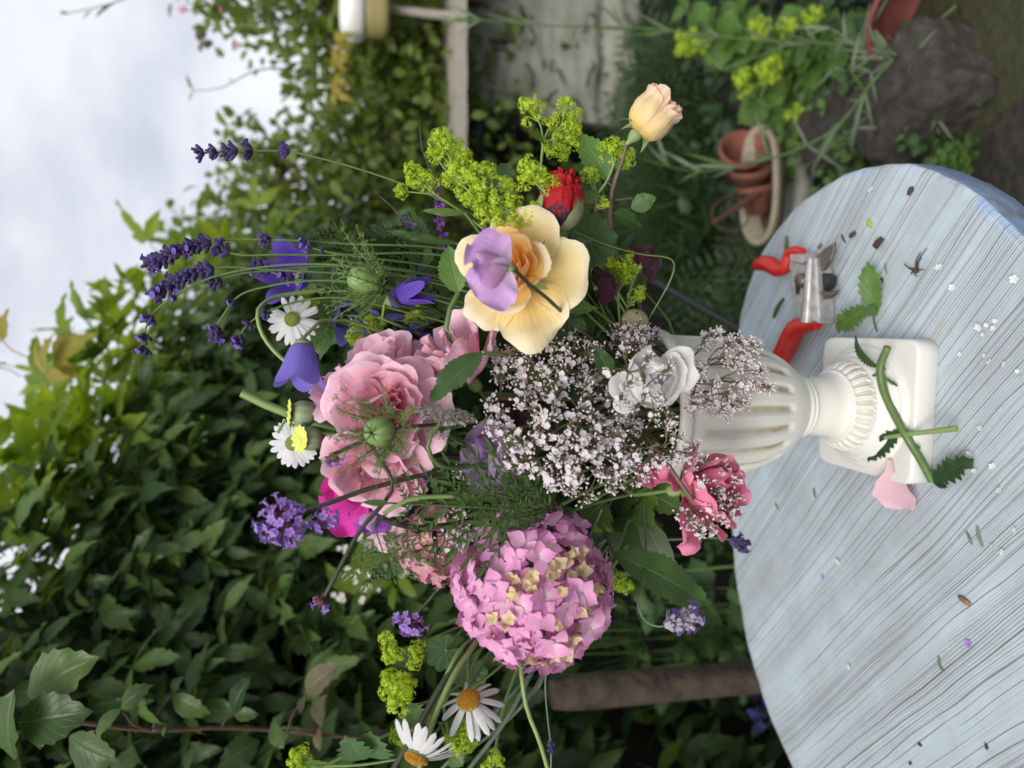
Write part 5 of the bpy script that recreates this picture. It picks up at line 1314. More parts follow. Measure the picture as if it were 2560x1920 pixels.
def english(m1='pink', m2='pink_core'):
    return [dict(n=6, w=.94, h=.20, half=.72, mat=m1, lip=1.05, droop=.5, ruf=.026, rnd=.24, notch=.03, k=1.4, nu=10),
            dict(n=6, w=.88, h=.38, half=.70, mat=m1, lip=1.08, droop=.12, ruf=.026, rnd=.22, z=.02, notch=.025, k=1.4, nu=10),
            dict(n=6, w=.76, h=.50, half=.70, mat=m1, lip=1.04, ruf=.026, rnd=.2, z=.04, notch=.025, k=1.5, nu=10),
            dict(n=6, w=.62, h=.56, half=.66, mat=m1, lip=.98, ruf=.03, rnd=.2, z=.06, k=1.6, out=.02, notch=.025, nu=10),
            dict(n=6, w=.50, h=.56, half=.62, mat=m1, lip=.94, ruf=.04, rnd=.2, z=.06, k=1.8, out=-.02, pj=.3),
            dict(n=6, w=.39, h=.53, half=.62, mat=m2, lip=.90, ruf=.055, rnd=.2, z=.06, k=1.8, out=-.03, pj=.4),
            dict(n=5, w=.28, h=.49, half=.70, mat=m2, lip=.9, ruf=.075, rnd=.2, z=.06, k=1.8, out=-.02, pj=.5),
            dict(n=5, w=.17, h=.45, half=.75, mat=m2, lip=.9, ruf=.14, rnd=.2, z=.06, k=1.8, pj=.6),
            dict(n=3, w=.08, h=.42, half=.9, mat=m2, lip=.9, ruf=.14, rnd=.2, z=.06, k=1.8, pj=.6)]

def leaf_part(root, Mi, a, b, up, mat, w=.3, ns=8, serr=.35, fold=.22, bend0=.15, bend=-.35, seed=1, name='leaf', wd=None, ruf=.03, nu=4):
    a = np.asarray(a, float); b = np.asarray(b, float); L = np.linalg.norm(b - a)
    wd = wd or [(0, .02), (.12, w*.55), (.38, w), (.62, w*.88), (.85, w*.42), (1, 0)]
    mb = MB(); mb.grid(blade(L, wd, ns=ns, serr=serr, fold=fold, bend0=bend0, bend=bend, seed=seed, ruf=ruf, nu=nu, nv=12), tone=rng.random())
    return mb.build(name, M_[mat], root, Mi @ fyz(a, b - a, up))

def rot_z(a, T=None):
    A = np.eye(4); A[:2, :2] = [[math.cos(a), -math.sin(a)], [math.sin(a), math.cos(a)]]
    if T is not None: A[:3, 3] = T
    return A

# ---- hydrangea
def hyd_floret(size, mat, seed, cup=.15, open_=.25):
    rr = random.Random(seed); mb = MB()
    for i in range(4):
        L = size*(1 + rr.uniform(-.18, .18))
        g = blade(L, [(0, .06), (.16, .22), (.40, .41), (.58, .37), (.78, .18), (.92, .05), (1, .0)], cup=cup*rr.uniform(.1, 1.6), bend0=open_*rr.uniform(.3, 1.7), bend=-open_*rr.uniform(.2, 2.6), nv=9, nu=6, ruf=.05, seed=seed*9 + i, twist=rr.uniform(-.25, .25))
        mb.grid(tf(rot_z(i*math.pi/2 + rr.uniform(-.15, .15), (0, 0, .0006*(i % 2))), g.reshape(-1, 3)).reshape(g.shape), tone=rr.random()*.3)
    mb.ball((0, 0, size*.05), size*.075, 6, 4)
    return mb.mesh('floret', M_[mat])

def hydrangea(label, c, rad, n, size, mats, seed, axis, creams=(), stem=True, squash=1.0):
    Mr = frame(c, axis); Mi = inv(Mr); rr = random.Random(seed)
    root = thing('hydrangea', label, 'hydrangea', Mr)
    var = [hyd_floret(size, mats[0], seed*31 + k, .22, .42) for k in range(10)]
    crm = [hyd_floret(size*.62, mats[1], seed*41 + k, .5, .75) for k in range(4)]
    cr_ = [nz(inv(Mr)[:3, :3] @ I(*q)) for q in creams]
    ga = math.pi*(3 - math.sqrt(5))
    for i in range(n):
        zc = 1 - (i + .5)*1.72/n
        d = np.array([math.sqrt(max(0, 1 - zc*zc))*math.cos(ga*i), math.sqrt(max(0, 1 - zc*zc))*math.sin(ga*i), zc])
        cream = any(d.dot(q) > math.cos(.26) for q in cr_) and rr.random() < .7
        rv = rad*(rr.uniform(.84, 1.06) if not cream else rr.uniform(.90, .99))
        rv *= 1 + .07*math.sin(4*d[0] + 1.3) + .06*math.cos(5*d[1] + .4)
        dd = nz(d + np.array([rr.uniform(-1, 1), rr.uniform(-1, 1), rr.uniform(-1, 1)])*.46)
        p = d*rv*np.array([1, 1, squash])
        A = fz(p, dd, rr.uniform(0, 6.28), rr.uniform(.8, 1.15))
        put('floret', (crm if cream else var)[rr.randrange(4 if cream else 8)], root, A)
        if cream:
            put('floret', var[rr.randrange(10)], root, fz(p*.84, dd, rr.uniform(0, 6.28), .9))
            A2 = fz(p*.93 + np.array([rr.uniform(-1, 1), rr.uniform(-1, 1), 0])*size*.5, nz(dd + np.array([rr.uniform(-1, 1), rr.uniform(-1, 1), 0])*.4), rr.uniform(0, 6), .75)
            put('floret', crm[rr.randrange(4)], root, A2)
    mb = MB()
    for i in range(40):
        zc = 1 - (i + .5)*1.6/40
        d = np.array([math.sqrt(max(0, 1 - zc*zc))*math.cos(ga*i), math.sqrt(max(0, 1 - zc*zc))*math.sin(ga*i), zc])
        mb.tube([(0, 0, -rad*.3), d*rad*.4, d*rad*.86], .0009, 4)
    mb.build('flower_stalk', M_['stem_light'], root, kind='stuff')
    if stem: stem_to(root, Mi, [tf(Mr, [0, 0, -rad*.3]), tf(Mr, [0, 0, -rad*.9]), into_urn(seed)], .003, 'stem')
    return root

# ---- lavender
def lav_whorl(seed, mat='lav', nc=13, fl=2):
    rr = random.Random(seed); mb = MB(); fb = MB()
    prof = cr([(.0001, 0), (.16, .08), (.2, .4), (.17, .8), (.13, 1.0), (.02, .93)], 9)
    for i in range(nc):
        a = i*2.4 + rr.uniform(-.3, .3); tilt = rr.uniform(.35, 1.15); L = rr.uniform(.8, 1.1)
        d = np.array([math.cos(a)*math.sin(tilt), math.sin(a)*math.sin(tilt), math.cos(tilt)])
        M = fz(np.array([math.cos(a)*.08, math.sin(a)*.08, rr.uniform(-.12, .22)]), d, 0, L)
        th = np.linspace(0, 2*math.pi, 7)[:-1]
        g = np.stack([prof[:, :1]*np.cos(th), prof[:, :1]*np.sin(th), np.repeat(prof[:, 1:2], 6, 1)], -1)
        mb.grid(tf(M, g.reshape(-1, 3)).reshape(g.shape), closed=True, tone=rr.random()*.6)
        if i < fl:
            s = star5(.38, .55); fb.merge(s, M @ fz((0, 0, 1.02), (0.2, .1, 1)))
    return mb, fb

LAVM = {}
def lav_meshes(kind):
    if kind not in LAVM:
        mats = ('lav', 'lav_flower') if kind == 'dark' else ('lav_grey', 'lav_flower')
        L = []
        for s in range(4):
            a, b = lav_whorl(s + (50 if kind == 'grey' else 0), nc=13, fl=(1, 2, 0, 3)[s] if kind == 'dark' else 5)
            L.append((a.mesh('whorl', M_[mats[0]]), b.mesh('corolla', M_[mats[1]]) if b.n else None))
        LAVM[kind] = L
    return LAVM[kind]

def lavender(label, Y, path, whorls, size=11.0, kind='dark', stem_mat='stem', group='lavender spikes in the bouquet', stem_r=.0009, name='lavender', Ys=None, k=0):
    """path: picture points from the tip down the stem; whorls: list of path fractions measured in print pixels from the tip"""
    Ys = Ys or [Y]*len(path)
    w = np.array([P(x, y, yy) for (x, y), yy in zip(path, Ys)])
    px = np.array(path, float); d = np.r_[0, np.cumsum(np.linalg.norm(np.diff(px, axis=0), axis=1))]
    full = cr(np.vstack([w]), 60)
    dd = np.r_[0, np.cumsum(np.linalg.norm(np.diff(w, axis=0), axis=1))]
    df = np.r_[0, np.cumsum(np.linalg.norm(np.diff(full, axis=0), axis=1))]
    base = w[-1]
    Mr = fz(base, w[-2] - w[-1]); Mi = inv(Mr)
    root = thing(name, label, 'lavender', Mr, group)
    mb = MB(); mb.tube(tf(Mi, full), [stem_r*.8, stem_r, stem_r*1.2], 6); mb.build('stem', M_[stem_mat], root)
    ms = lav_meshes(kind); rr = random.Random(hash(label) % 1000 + k)
    rr = random.Random(int(path[0][0]*3 + path[0][1]))
    for (px_, sz) in whorls:
        s = np.interp(px_, d, dd); q = np.array([np.interp(s, df, full[:, j]) for j in range(3)])
        q2 = np.array([np.interp(s - .002, df, full[:, j]) if s > .002 else full[0, j] + (full[0, j] - full[1, j]) for j in range(3)])
        q3 = np.array([np.interp(s + .004, df, full[:, j]) for j in range(3)])
        v = rr.randrange(4); A = Mi @ fz(q, q2 - q3, rr.uniform(0, 6.28), sz*1.34*mp(Y))
        put('whorl', ms[v][0], root, A)
        if ms[v][1]: put('corolla', ms[v][1], root, A)
    return root

# ---- daisies
def daisy(label, pos, f, rad, seed, disc='daisy_disc', droop=0.0, nr=18, stem=None, name='daisy', roll=0, w=.13, group='daisies in the bouquet', up=0.0, disc_r=.33, hgt=.55):
    Mr = frame(pos, f, roll); Mi = inv(Mr); rr = random.Random(seed)
    root = thing(name, label, 'daisy', Mr, group)
    var = []
    for k in range(5):
        g = blade(rad, [(0, w*.45), (.25, w*.85), (.6, w), (.88, w*.85), (.97, w*.5), (1, w*.2)], cup=-.18, bend0=-droop*.6 + up, bend=-droop*.5 + rr.uniform(-.25, .1), nv=9, nu=3, seed=k)
        var.append(grid_mesh(g, 'ray', 'daisy'))
    for i in range(nr):
        a = i*2*math.pi/nr + rr.uniform(-.1, .1)
        T = rot_z(a - math.pi/2, (math.cos(a)*rad*disc_r*.55, math.sin(a)*rad*disc_r*.55, rr.uniform(-.03, .02)*rad))
        c_, s_ = math.cos(rr.uniform(-.35, .35)), 0
        tw = np.eye(4); q = rr.uniform(-.4, .4); tw[0, 0] = math.cos(q); tw[0, 2] = math.sin(q); tw[2, 0] = -math.sin(q); tw[2, 2] = math.cos(q)
        put('ray', var[rr.randrange(5)], root, T @ tw * 1.0 if True else T)
    mb = MB(); dr = rad*disc_r
    mb.lathe([(.0001, dr*hgt), (dr*.4, dr*hgt*.95), (dr*.8, dr*hgt*.6), (dr, dr*.1), (dr*.8, -dr*.12)], 22, sm=12)
    ga = 2.39996
    for i in range(150):
        r_ = math.sqrt((i + .5)/150); zz = dr*hgt*math.sqrt(max(0, 1 - r_*r_*.92))
        mb.ball((r_*dr*math.cos(ga*i), r_*dr*math.sin(ga*i), zz + dr*.015), dr*.075, 5, 4)
    mb.build('disc', M_[disc], root)
    mb = MB(); mb.lathe([(.001, -dr*.35), (dr*.6, -dr*.28), (dr*.98, -dr*.08), (dr*.9, 0)], 16, sm=8); mb.build('flower_cup', M_['sepal'], root)
    if stem: stem_to(root, Mi, [tf(Mr, [0, 0, -dr*.3])] + list(stem), .0012, 'stem')
    return root

# ---- bells
def bell(label, pos, f, L, wid, seed, mat='bell', flare=1.25, lob=.35, stem=None, group='bellflowers in the bouquet', name='bellflower', stem_mat='stem_light'):
    """f: the way the mouth looks"""
    Mr = frame(pos, f); Mi = inv(Mr); rr = random.Random(seed)
    root = thing(name, label, 'bellflower', Mr, group)
    n = 50; th = np.linspace(0, 2*math.pi, n, endpoint=False)
    prof = cr([(.001, 0), (.42*wid, .05*L), (.62*wid, .25*L), (.74*wid, .5*L), (.86*wid, .72*L), (1.0*wid, .88*L), (flare*wid, 1.0*L)], 40); tt = np.linspace(0, 1, 40)
    c = np.abs(((th*5/(2*math.pi)) % 1)*2 - 1)           # 1 at a notch, 0 at a lobe
    te = 1 - lob*c**1.6
    s = np.linspace(0, 1, 14); t = s[:, None]*te[None, :]
    r = np.interp(t, tt, prof[:, 0]) * (1 + .05*np.cos(5*th)[None, :]*s[:, None]); z = np.interp(t, tt, prof[:, 1])
    r = r*(1 + .05*s[:, None]**2*np.sin(3*th + rr.uniform(0, 6))[None, :])
    uv = np.stack([np.broadcast_to(((th*5/(2*math.pi)) % 1)[None, :], r.shape), np.broadcast_to(s[:, None], r.shape)], -1)
    mb = MB(); mb.grid(np.stack([r*np.cos(th), r*np.sin(th), z], -1), uv, closed=True); mb.build('bell', M_[mat], root)
    mb = MB(); mb.lathe([(.0005, -.14*L), (.22*wid, -.08*L), (.40*wid, .03*L), (.2*wid, .05*L)], 12, sm=8)
    for i in range(5):
        g = blade(L*.42, [(0, .09), (.5, .06), (1, 0)], bend0=.55, bend=.5, nv=6, nu=2); A = rot_z(i*1.2566, (0, 0, -.02*L)); mb.grid(tf(A, g.reshape(-1, 3)).reshape(g.shape))
    mb.build('calyx', M_['sepal'], root)
    mb = MB(); mb.tube([(0, 0, .05*L), (0, 0, .7*L)], [.02*L, .03*L], 6); mb.build('style', M_['white'], root)
    if stem: stem_to(root, Mi, [tf(Mr, [0, 0, -.13*L])] + list(stem), .0013, stem_mat)
    return root

# ---- poppy capsule
def capsule(label, pos, f, rad, seed, stem=None, crown=1.0):
    Mr = frame(pos, f); Mi = inv(Mr)
    root = thing('poppy_capsule', label, 'seed head', Mr, 'poppy seed heads in the bouquet')
    mb = MB(); n = 40; th = np.linspace(0, 2*math.pi, n, endpoint=False)
    pr = cr([(.30, -1.42), (.34, -1.22), (.22, -1.12), (.30, -1.0), (.80, -.6), (1.0, 0), (.92, .45), (.6, .82), (.3, .93)], 30)
    r = pr[:, :1]*(1 + .025*np.cos(10*th)[None, :]); g = np.stack([r*np.cos(th), r*np.sin(th), np.repeat(pr[:, 1:2], n, 1)], -1)*rad
    mb.grid(g, closed=True); mb.build('capsule', M_['poppy_pod'], root)
    mb = MB(); nr = 12; cr0 = rad*.98*crown
    th = np.linspace(0, 2*math.pi, nr*8, endpoint=False); cc = np.cos(nr*th)
    rows = []
    for s in np.linspace(.02, 1, 9):
        rows.append(np.stack([s*cr0*(1 + .10*cc*s**3)*np.cos(th), s*cr0*(1 + .10*cc*s**3)*np.sin(th), rad*(.98 + .18*s - .08*s**3) + rad*.07*np.clip(cc, -.3, 1)*s**.3], -1))
    mb.grid(np.array(rows), closed=True); mb.build('crown', M_['crown'], root)
    if stem: stem_to(root, Mi, [tf(Mr, [0, 0, -1.4*rad])] + list(stem), .0016, 'stem_light')
    return root

# ---- nigella
def nigella(label, pos, f, rad, seed, stem=None, reach=2.0, nb=16, stem_mat='stem_dark', egg=1.0):
    Mr = frame(pos, f); Mi = inv(Mr); rr = random.Random(seed)
    root = thing('love_in_a_mist', label, 'seed head', Mr, 'feathery seed heads in the bouquet')
    n = 60; th = np.linspace(0, 2*math.pi, n, endpoint=False); mb = MB()
    pr = cr([(.12, -1.0*egg), (.6, -.85*egg), (1.0, -.2*egg), (.98, .25*egg), (.7, .75*egg), (.16, 1.0*egg)], 24)
    groove = 1 - .10*np.exp(-((((th*5/(2*math.pi)) % 1) - .5)/.07)**2) - .03*np.exp(-((((th*5/(2*math.pi) + .5) % 1) - .5)/.05)**2)
    g = np.stack([pr[:, :1]*groove*np.cos(th), pr[:, :1]*groove*np.sin(th), np.repeat(pr[:, 1:2], n, 1)], -1)*rad
    mb.grid(g, closed=True); mb.build('pod', M_['pod'], root)
    for i in range(5):
        a = i*1.2566 + .6; mb = MB()
        mb.tube(cr([(0.12*rad*math.cos(a), .12*rad*math.sin(a), .95*egg*rad), (.5*rad*math.cos(a), .5*rad*math.sin(a), 1.35*egg*rad), (1.15*rad*math.cos(a + .2), 1.15*rad*math.sin(a + .2), 1.6*egg*rad), (1.5*rad*math.cos(a + .5), 1.5*rad*math.sin(a + .5), 1.45*egg*rad)], 12), [rad*.07, rad*.055, rad*.02], 5)
        mb.build('style', M_['stem'], root)
    mb = MB()
    for i in range(nb):
        a = i*2.39996 + rr.uniform(-.2, .2); lift = rr.uniform(.1, 1.9)
        d = np.array([math.cos(a), math.sin(a), 0]); L = rad*reach*rr.uniform(.6, 1.15)
        c = cr([d*rad*.1 + (0, 0, -1.0*egg*rad), d*rad*1.0 + (0, 0, -.9*egg*rad + lift*.2*rad), d*L*.75 + np.array([0, 0, rad*(lift - .3)]), d*L + np.array([0, 0, rad*lift*1.3])], 14)
        mb.tube(c, [rad*.07, rad*.05, rad*.022], 4)
        for j in (4, 6, 8, 10, 12):
            for sgn in (-1, 1):
                t = nz(c[j] - c[j-1]); side = nz(np.cross(t, [rr.uniform(-.5, .5), rr.uniform(-.5, .5), 1]))*sgn
                l2 = rad*rr.uniform(.5, .95)*(1 - .04*j); e = c[j] + (t*.75 + side*.7 + np.array([0, 0, rr.uniform(-.3, .35)]))*l2
                mid = c[j] + (t*.5 + side*.25)*l2*.6
                b = cr([c[j], mid, e], 6); mb.tube(b, [rad*.042, rad*.018], 3)
                for q in (-1, 1):
                    e2 = b[3] + nz(e - mid + np.cross(nz(e - mid), [.3, .2, 1])*q*rad*.9)*l2*.55
                    mb.tube([b[3], (b[3] + e2)/2 + t*.02*rad, e2], [rad*.034, rad*.014], 3)
    mb.build('feathery_bracts', M_['thread'], root, kind='stuff')
    if stem: stem_to(root, Mi, [tf(Mr, [0, 0, -1.0*egg*rad])] + list(stem), .0013, stem_mat)
    return root

# ---- verbena
VB = {}
def verbena(label, pos, f, rad, nf, seed, stem=None, floret_px=15, Y=.48, only=None, r=None):
    Mr = frame(pos, f); Mi = inv(Mr); rr = random.Random(seed)
    root = thing('verbena', label, 'verbena', Mr, 'purple verbena heads')
    s = floret_px*mp(Y)*.52
    key = round(s, 5)
    if key not in VB:
        VB[key] = (star5(s, .40, tube=s*2.2).mesh('floret', M_['verbena']),)
        c = MB(); c.tube([(0, 0, -s*2.6), (0, 0, -s*1.4), (0, 0, -s*.4), (0, 0, -s*.2)], [s*.16, s*.3, s*.22, s*.06], 6); VB[key] += (c.mesh('calyx', M_['verbena_dark']),)
    fl, cx = VB[key]
    ga = 2.39996
    N = int(nf*1.7)
    for i in range(N):
        zc = 1 - (i + .5)*1.35/N; q = math.sqrt(max(0, 1 - zc*zc))
        d = np.array([q*math.cos(ga*i), q*math.sin(ga*i), zc]); d = nz(d + np.array([rr.uniform(-1, 1), rr.uniform(-1, 1), rr.uniform(-1, 1)])*.18)
        p = d*rad*rr.uniform(.74, 1.22)*np.array([1.08, 1.0, .75])
        ok = only is None or d.dot(nz(only)) > .1
        if ok and rr.random() < .56: put('floret', fl, root, fz(p, nz(d + np.array([rr.uniform(-1, 1), rr.uniform(-1, 1), rr.uniform(-.5, .5)])*.25), rr.uniform(0, 6), rr.uniform(.85, 1.1)))
        else: put('calyx', cx, root, fz(p*.86, d, 0, rr.uniform(.9, 1.25)))
    mb = MB()
    for i in range(10):
        a = i*.63; mb.tube([(0, 0, -rad*.6), (math.cos(a)*rad*.3, math.sin(a)*rad*.3, 0)], rad*.05, 4)
    mb.ball((0, 0, -rad*.05), rad*.5, 10, 6); mb.build('flower_base', M_['verbena_dark'], root)
    if stem: stem_to(root, Mi, [tf(Mr, [0, 0, -rad*.4])] + list(stem), r or .0011, 'stem_dark')
    return root

# ---- valerian: forking sprays of tiny florets
VAL = {}
def val_meshes(s):
    k = round(s, 5)
    if k not in VAL:
        f = [star5(s, .46, tube=s*1.5, tiltz=t).mesh('floret', M_['valerian']) for t in (.1, .3, .6)]
        VAL[k] = f
    return VAL[k]

def valerian(label, hub, tips, Y, seed, floret_px=6.4, stem_mat='stem_val', stem_from=None, bend=None, per=7, spread=20):
    """hub: picture point with Y; tips: [(x, y, Y, n)] ends of branches, each with n florets and buds"""
    h = P(hub[0], hub[1], hub[2]); Mr = fz(h, (0, -.3, 1)); Mi = inv(Mr); rr = random.Random(seed)
    root = thing('valerian', label, 'valerian', Mr, 'sprays of tiny white valerian')
    s = floret_px*1.08*mp(Y); fl = val_meshes(s)
    br = MB(); bud = MB(); nfl = 0
    groups = {}
    T_ = np.array([P(x, y, Yt) for (x, y, Yt, n) in tips]); kk = max(2, len(tips)//4)
    cen = T_[np.linspace(0, len(T_) - 1, kk).astype(int)]
    for _ in range(8):
        own = ((T_[:, None] - cen[None])**2).sum(-1).argmin(1)
        cen = np.array([T_[own == q].mean(0) if (own == q).any() else cen[q] for q in range(kk)])
    nodes = [h + (c_ - h)*rr.uniform(.45, .65) + np.array([0, .008, 0]) for c_ in cen]
    for nq in nodes: br.tube(tf(Mi, cr([h, (h + nq)/2 + rng.normal(0, .002, 3), nq], 7)), [.0009, .0007], 5)
    for ti, (x, y, Yt, n) in enumerate(tips):
        t = T_[ti]; n0 = nodes[own[ti]]
        mid = n0 + (t - n0)*.55 + rng.normal(0, .0018, 3)
        br.tube(tf(Mi, cr([n0, mid, t], 7)), [.0006, .0005], 4)
        for j in range(n):
            a = rr.uniform(0, 6.28); o = np.array([rr.gauss(0, 1), rr.gauss(0, .8), rr.gauss(0, 1)])
            e = t + o*spread*.36*mp(Y)
            along = nz(t - h)*spread*.25*mp(Y)*rr.uniform(-.5, 1.3)
            e = e + along
            br.tube(tf(Mi, [t - nz(t - mid)*.004, (t + e)/2 + along*.15, e]), [.0005, .00035], 4)
            d = nz(nz(e - t)*.7 + nz(t - h)*.5 + np.array([rr.uniform(-.4, .4), -rr.uniform(.0, .9), rr.uniform(-.3, .5)]))
            if rr.random() < .66 and nfl < 296:
                put('floret', fl[rr.randrange(3)], root, Mi @ fz(e + d*s*1.2, d, rr.uniform(0, 6), rr.uniform(.8, 1.2))); nfl += 1
            for q in range(rr.choice((1, 2, 2, 3))):
                e2 = e + rng.normal(0, 1, 3)*s*1.3
                br.tube(tf(Mi, [(e + t)/2, e2]), .0003, 3)
                d2 = nz(e2 - t); b = MB(); b.lathe([(.0001, -s*.5), (s*.2, -s*.3), (s*.36, s*.25), (s*.25, s*.6), (.0001, s*.7)], 6, sm=7)
                bud.merge(b, Mi @ fz(e2, d2, 0, rr.uniform(.7, 1.15)))
    br.build('branches', M_[stem_mat], root)
    bud.build('buds', M_['valerian_bud'], root, kind='stuff')
    st = stem_from if stem_from is not None else into_urn(seed)
    stem_to(root, Mi, [h] + ([bend] if bend is not None else []) + [st], .0016, 'stem_brown')
    return root

# ---- lady's mantle
MAN = []
def mantle_meshes():
    if not MAN:
        for k in range(6):
            mb = MB(); r_ = np.random.default_rng(k + 70)
            for i in range(17):
                d = nz(r_.normal(0, 1, 3) + np.array([0, 0, .7])); c = d*r_.uniform(.45, .85)
                mb.tube([(0, 0, -.75), c*.55, c], [.035, .025], 3)
                for j in range(11):
                    e = nz(r_.normal(0, 1, 3) + d*.8); A = fz(c + e*.27, e, r_.uniform(0, 6), r_.uniform(.8, 1.2))
                    L = .125
                    V = [(0, 0, 0)]; T = []; uv = [(.5, .5)]
                    for q in range(8):
                        a = q*math.pi/4; rr_ = L*(1.25 if q % 2 == 0 else .38); V.append((rr_*math.cos(a), rr_*math.sin(a), .05 if q % 2 == 0 else 0)); uv.append((.5, .5))
                    for q in range(8): T.append((0, 1 + q, 1 + (q + 1) % 8))
                    mb.add(tf(A, np.array(V)), None, T, uv, tone=float(r_.random()*.5 + k*.05))
            MAN.append(mb.mesh('flower_cluster', M_['mantle']))
    return MAN

def mantle(label, clusters, hubs, Y, seed, stem=None, leaves=(), group='lime sprays of lady\'s mantle', stem_mat='stem_light', name='ladys_mantle', r=.0011, to_urn=True):
    """clusters: (x, y, radius px, hub index[, Y]); hubs: (x, y[, Y]) first one nearest the flowers' common stem"""
    H = [P(h[0], h[1], h[2] if len(h) > 2 else Y) for h in hubs]
    Mr = fz(H[0], (0, 0, 1)); Mi = inv(Mr); rr = random.Random(seed)
    root = thing(name, label, "lady's mantle", Mr, group)
    ms = mantle_meshes(); mb = MB()
    for i in range(1, len(H)): mb.tube(tf(Mi, cr([H[i], (H[i] + H[i-1])/2 + rng.normal(0, .001, 3), H[i-1]], 8)), [r*.8, r], 6)
    for c in clusters:
        Yc = c[4] if len(c) > 4 else Y
        p = P(c[0], c[1], Yc); h = H[c[3]]
        mb.tube(tf(Mi, cr([h, (h + p)/2 + rng.normal(0, .0012, 3), p], 7)), [r*.75, r*.5], 5)
        put('flower_cluster', ms[rr.randrange(6)], root, Mi @ fz(p, nz(p - h + np.array([0, -.004, .004])), rr.uniform(0, 6), c[2]*mp(Yc)*1.3))
    for (a, b, w, mat) in leaves:
        leaf_part(root, Mi, P(*a), P(*b), (0.2, -.9, .5), mat, w, 6, .4, seed=seed)
    st = stem if stem is not None else ([into_urn(seed)] if to_urn else [])
    if len(st): mb.tube(tf(Mi, cr([H[0]] + list(st), 14)), [r, r*1.2], 6)
    mb.build('stem', M_[stem_mat], root)
    return root

def round_leaf(R_, lobes=9, seed=0, cupz=.18):
    """pleated lady's mantle leaf: fan of lobes with a scalloped, toothed rim; base at origin, spreads to +Y"""
    n = lobes*10 + 1; a = np.linspace(-2.75, 2.75, n); m = 9
    s = np.linspace(0.02, 1, m)
    ph = np.abs(np.sin(np.linspace(0, lobes*math.pi, n)))
    rim = R_*(.84 + .16*ph**.6 + .03*np.where(np.arange(n) % 2 == 0, 1, -1))*(1 - .12*(np.abs(a)/2.75)**3)
    x = s[:, None]*rim[None, :]*np.sin(a); y = s[:, None]*rim[None, :]*np.cos(a)
    z = cupz*R_*(s[:, None]**2) + R_*.05*s[:, None]*np.cos(np.linspace(0, lobes*2*math.pi, n))[None, :] * -1
    uv = np.stack([np.broadcast_to((np.linspace(0, lobes, n) % 1.0)[None, :], x.shape), np.broadcast_to(s[:, None]*.5, x.shape)], -1)
    return np.stack([x, y, z], -1), uv

def mantle_leaf(label, c, f, rad, seed, stem=None, roll=0.0, group="lady's mantle leaves in the bouquet", lobes=9):
    Mr = frame(c, f, roll); Mi = inv(Mr)
    root = thing('pleated_leaf', label, 'leaf', Mr, group)
    g, uv = round_leaf(rad, lobes, seed); mb = MB(); mb.grid(g, uv, tone=rng.random()); mb.build('leaf_blade', M_['mantle_leaf'], root)
    if stem: stem_to(root, Mi, [tf(Mr, [0, 0, 0])] + list(stem), .0012, 'stem_light', name='leaf_stalk')
    return root

# ---- sweet pea
def sweet_pea(label, pos, f, size, seed, mats=('lilac', 'lilac'), stem=None, roll=0.0, group='sweet peas in the bouquet', stem_mat='stem', fold=.25):
    Mr = frame(pos, f, roll); Mi = inv(Mr)
    root = thing('sweet_pea', label, 'sweet pea', Mr, group)
    wd = [(0, .08), (.12, .34), (.32, .62), (.58, .74), (.80, .66), (.93, .42), (1, .12)]
    for sgn in (-1, 1):     # the two halves of the standard, ruffled
        r2 = random.Random(seed*5 + sgn); wl = [(0, .08), (.10, .30), (.24, .50), (.38, .56 + r2.uniform(-.05, .05)), (.5, .66 + r2.uniform(-.05, .05)), (.62, .62 + r2.uniform(-.07, .04)), (.74, .66 + r2.uniform(-.06, .04)), (.86, .52), (.95, .32), (1, .10)]
        g = blade(size, wl, bend0=.16, bend=-.45, nv=26, nu=14, ruf=.13, cup=.30, seed=seed + sgn, k=2.1, fold=-.10)
        A = rot_z(-sgn*.72); B = np.eye(4); q = sgn*.28; B[0, 0] = math.cos(q); B[0, 2] = math.sin(q); B[2, 0] = -math.sin(q); B[2, 2] = math.cos(q)
        mb = MB(); mb.grid(g); mb.build('standard_petal', M_[mats[0]], root, A @ B)
    for sgn in (-1, 1):
        g = blade(size*.80, [(0, .06), (.22, .28), (.55, .44), (.82, .36), (1, .08)], bend0=.62, bend=-.7, nv=13, nu=10, ruf=.10, cup=-.45, seed=seed + 5 + sgn, k=1.2)
        mb = MB(); mb.grid(g); A = rot_z(-sgn*.30); B = np.eye(4); q = sgn*.55; B[0, 0] = math.cos(q); B[0, 2] = math.sin(q); B[2, 0] = -math.sin(q); B[2, 2] = math.cos(q); B[2, 3] = size*.09
        mb.build('wing_petal', M_[mats[1]], root, A @ B)
    mb = MB(); mb.grid(blade(size*.55, [(0, .05), (.4, .22), (.8, .2), (1, .03)], bend0=.95, bend=-.5, fold=.9, nv=9, nu=6)); mb.build('keel', M_[mats[-1]], root)
    mb = MB(); mb.lathe([(.0005, -size*.2), (size*.08, -size*.13), (size*.10, 0), (size*.07, size*.03)], 10, sm=8); mb.build('calyx', M_['sepal'], root, fz((0, 0, 0), (0, .9, .5)))
    if stem: stem_to(root, Mi, [tf(Mr, [0, -size*.12, -size*.08])] + list(stem), .0013, stem_mat)
    return root

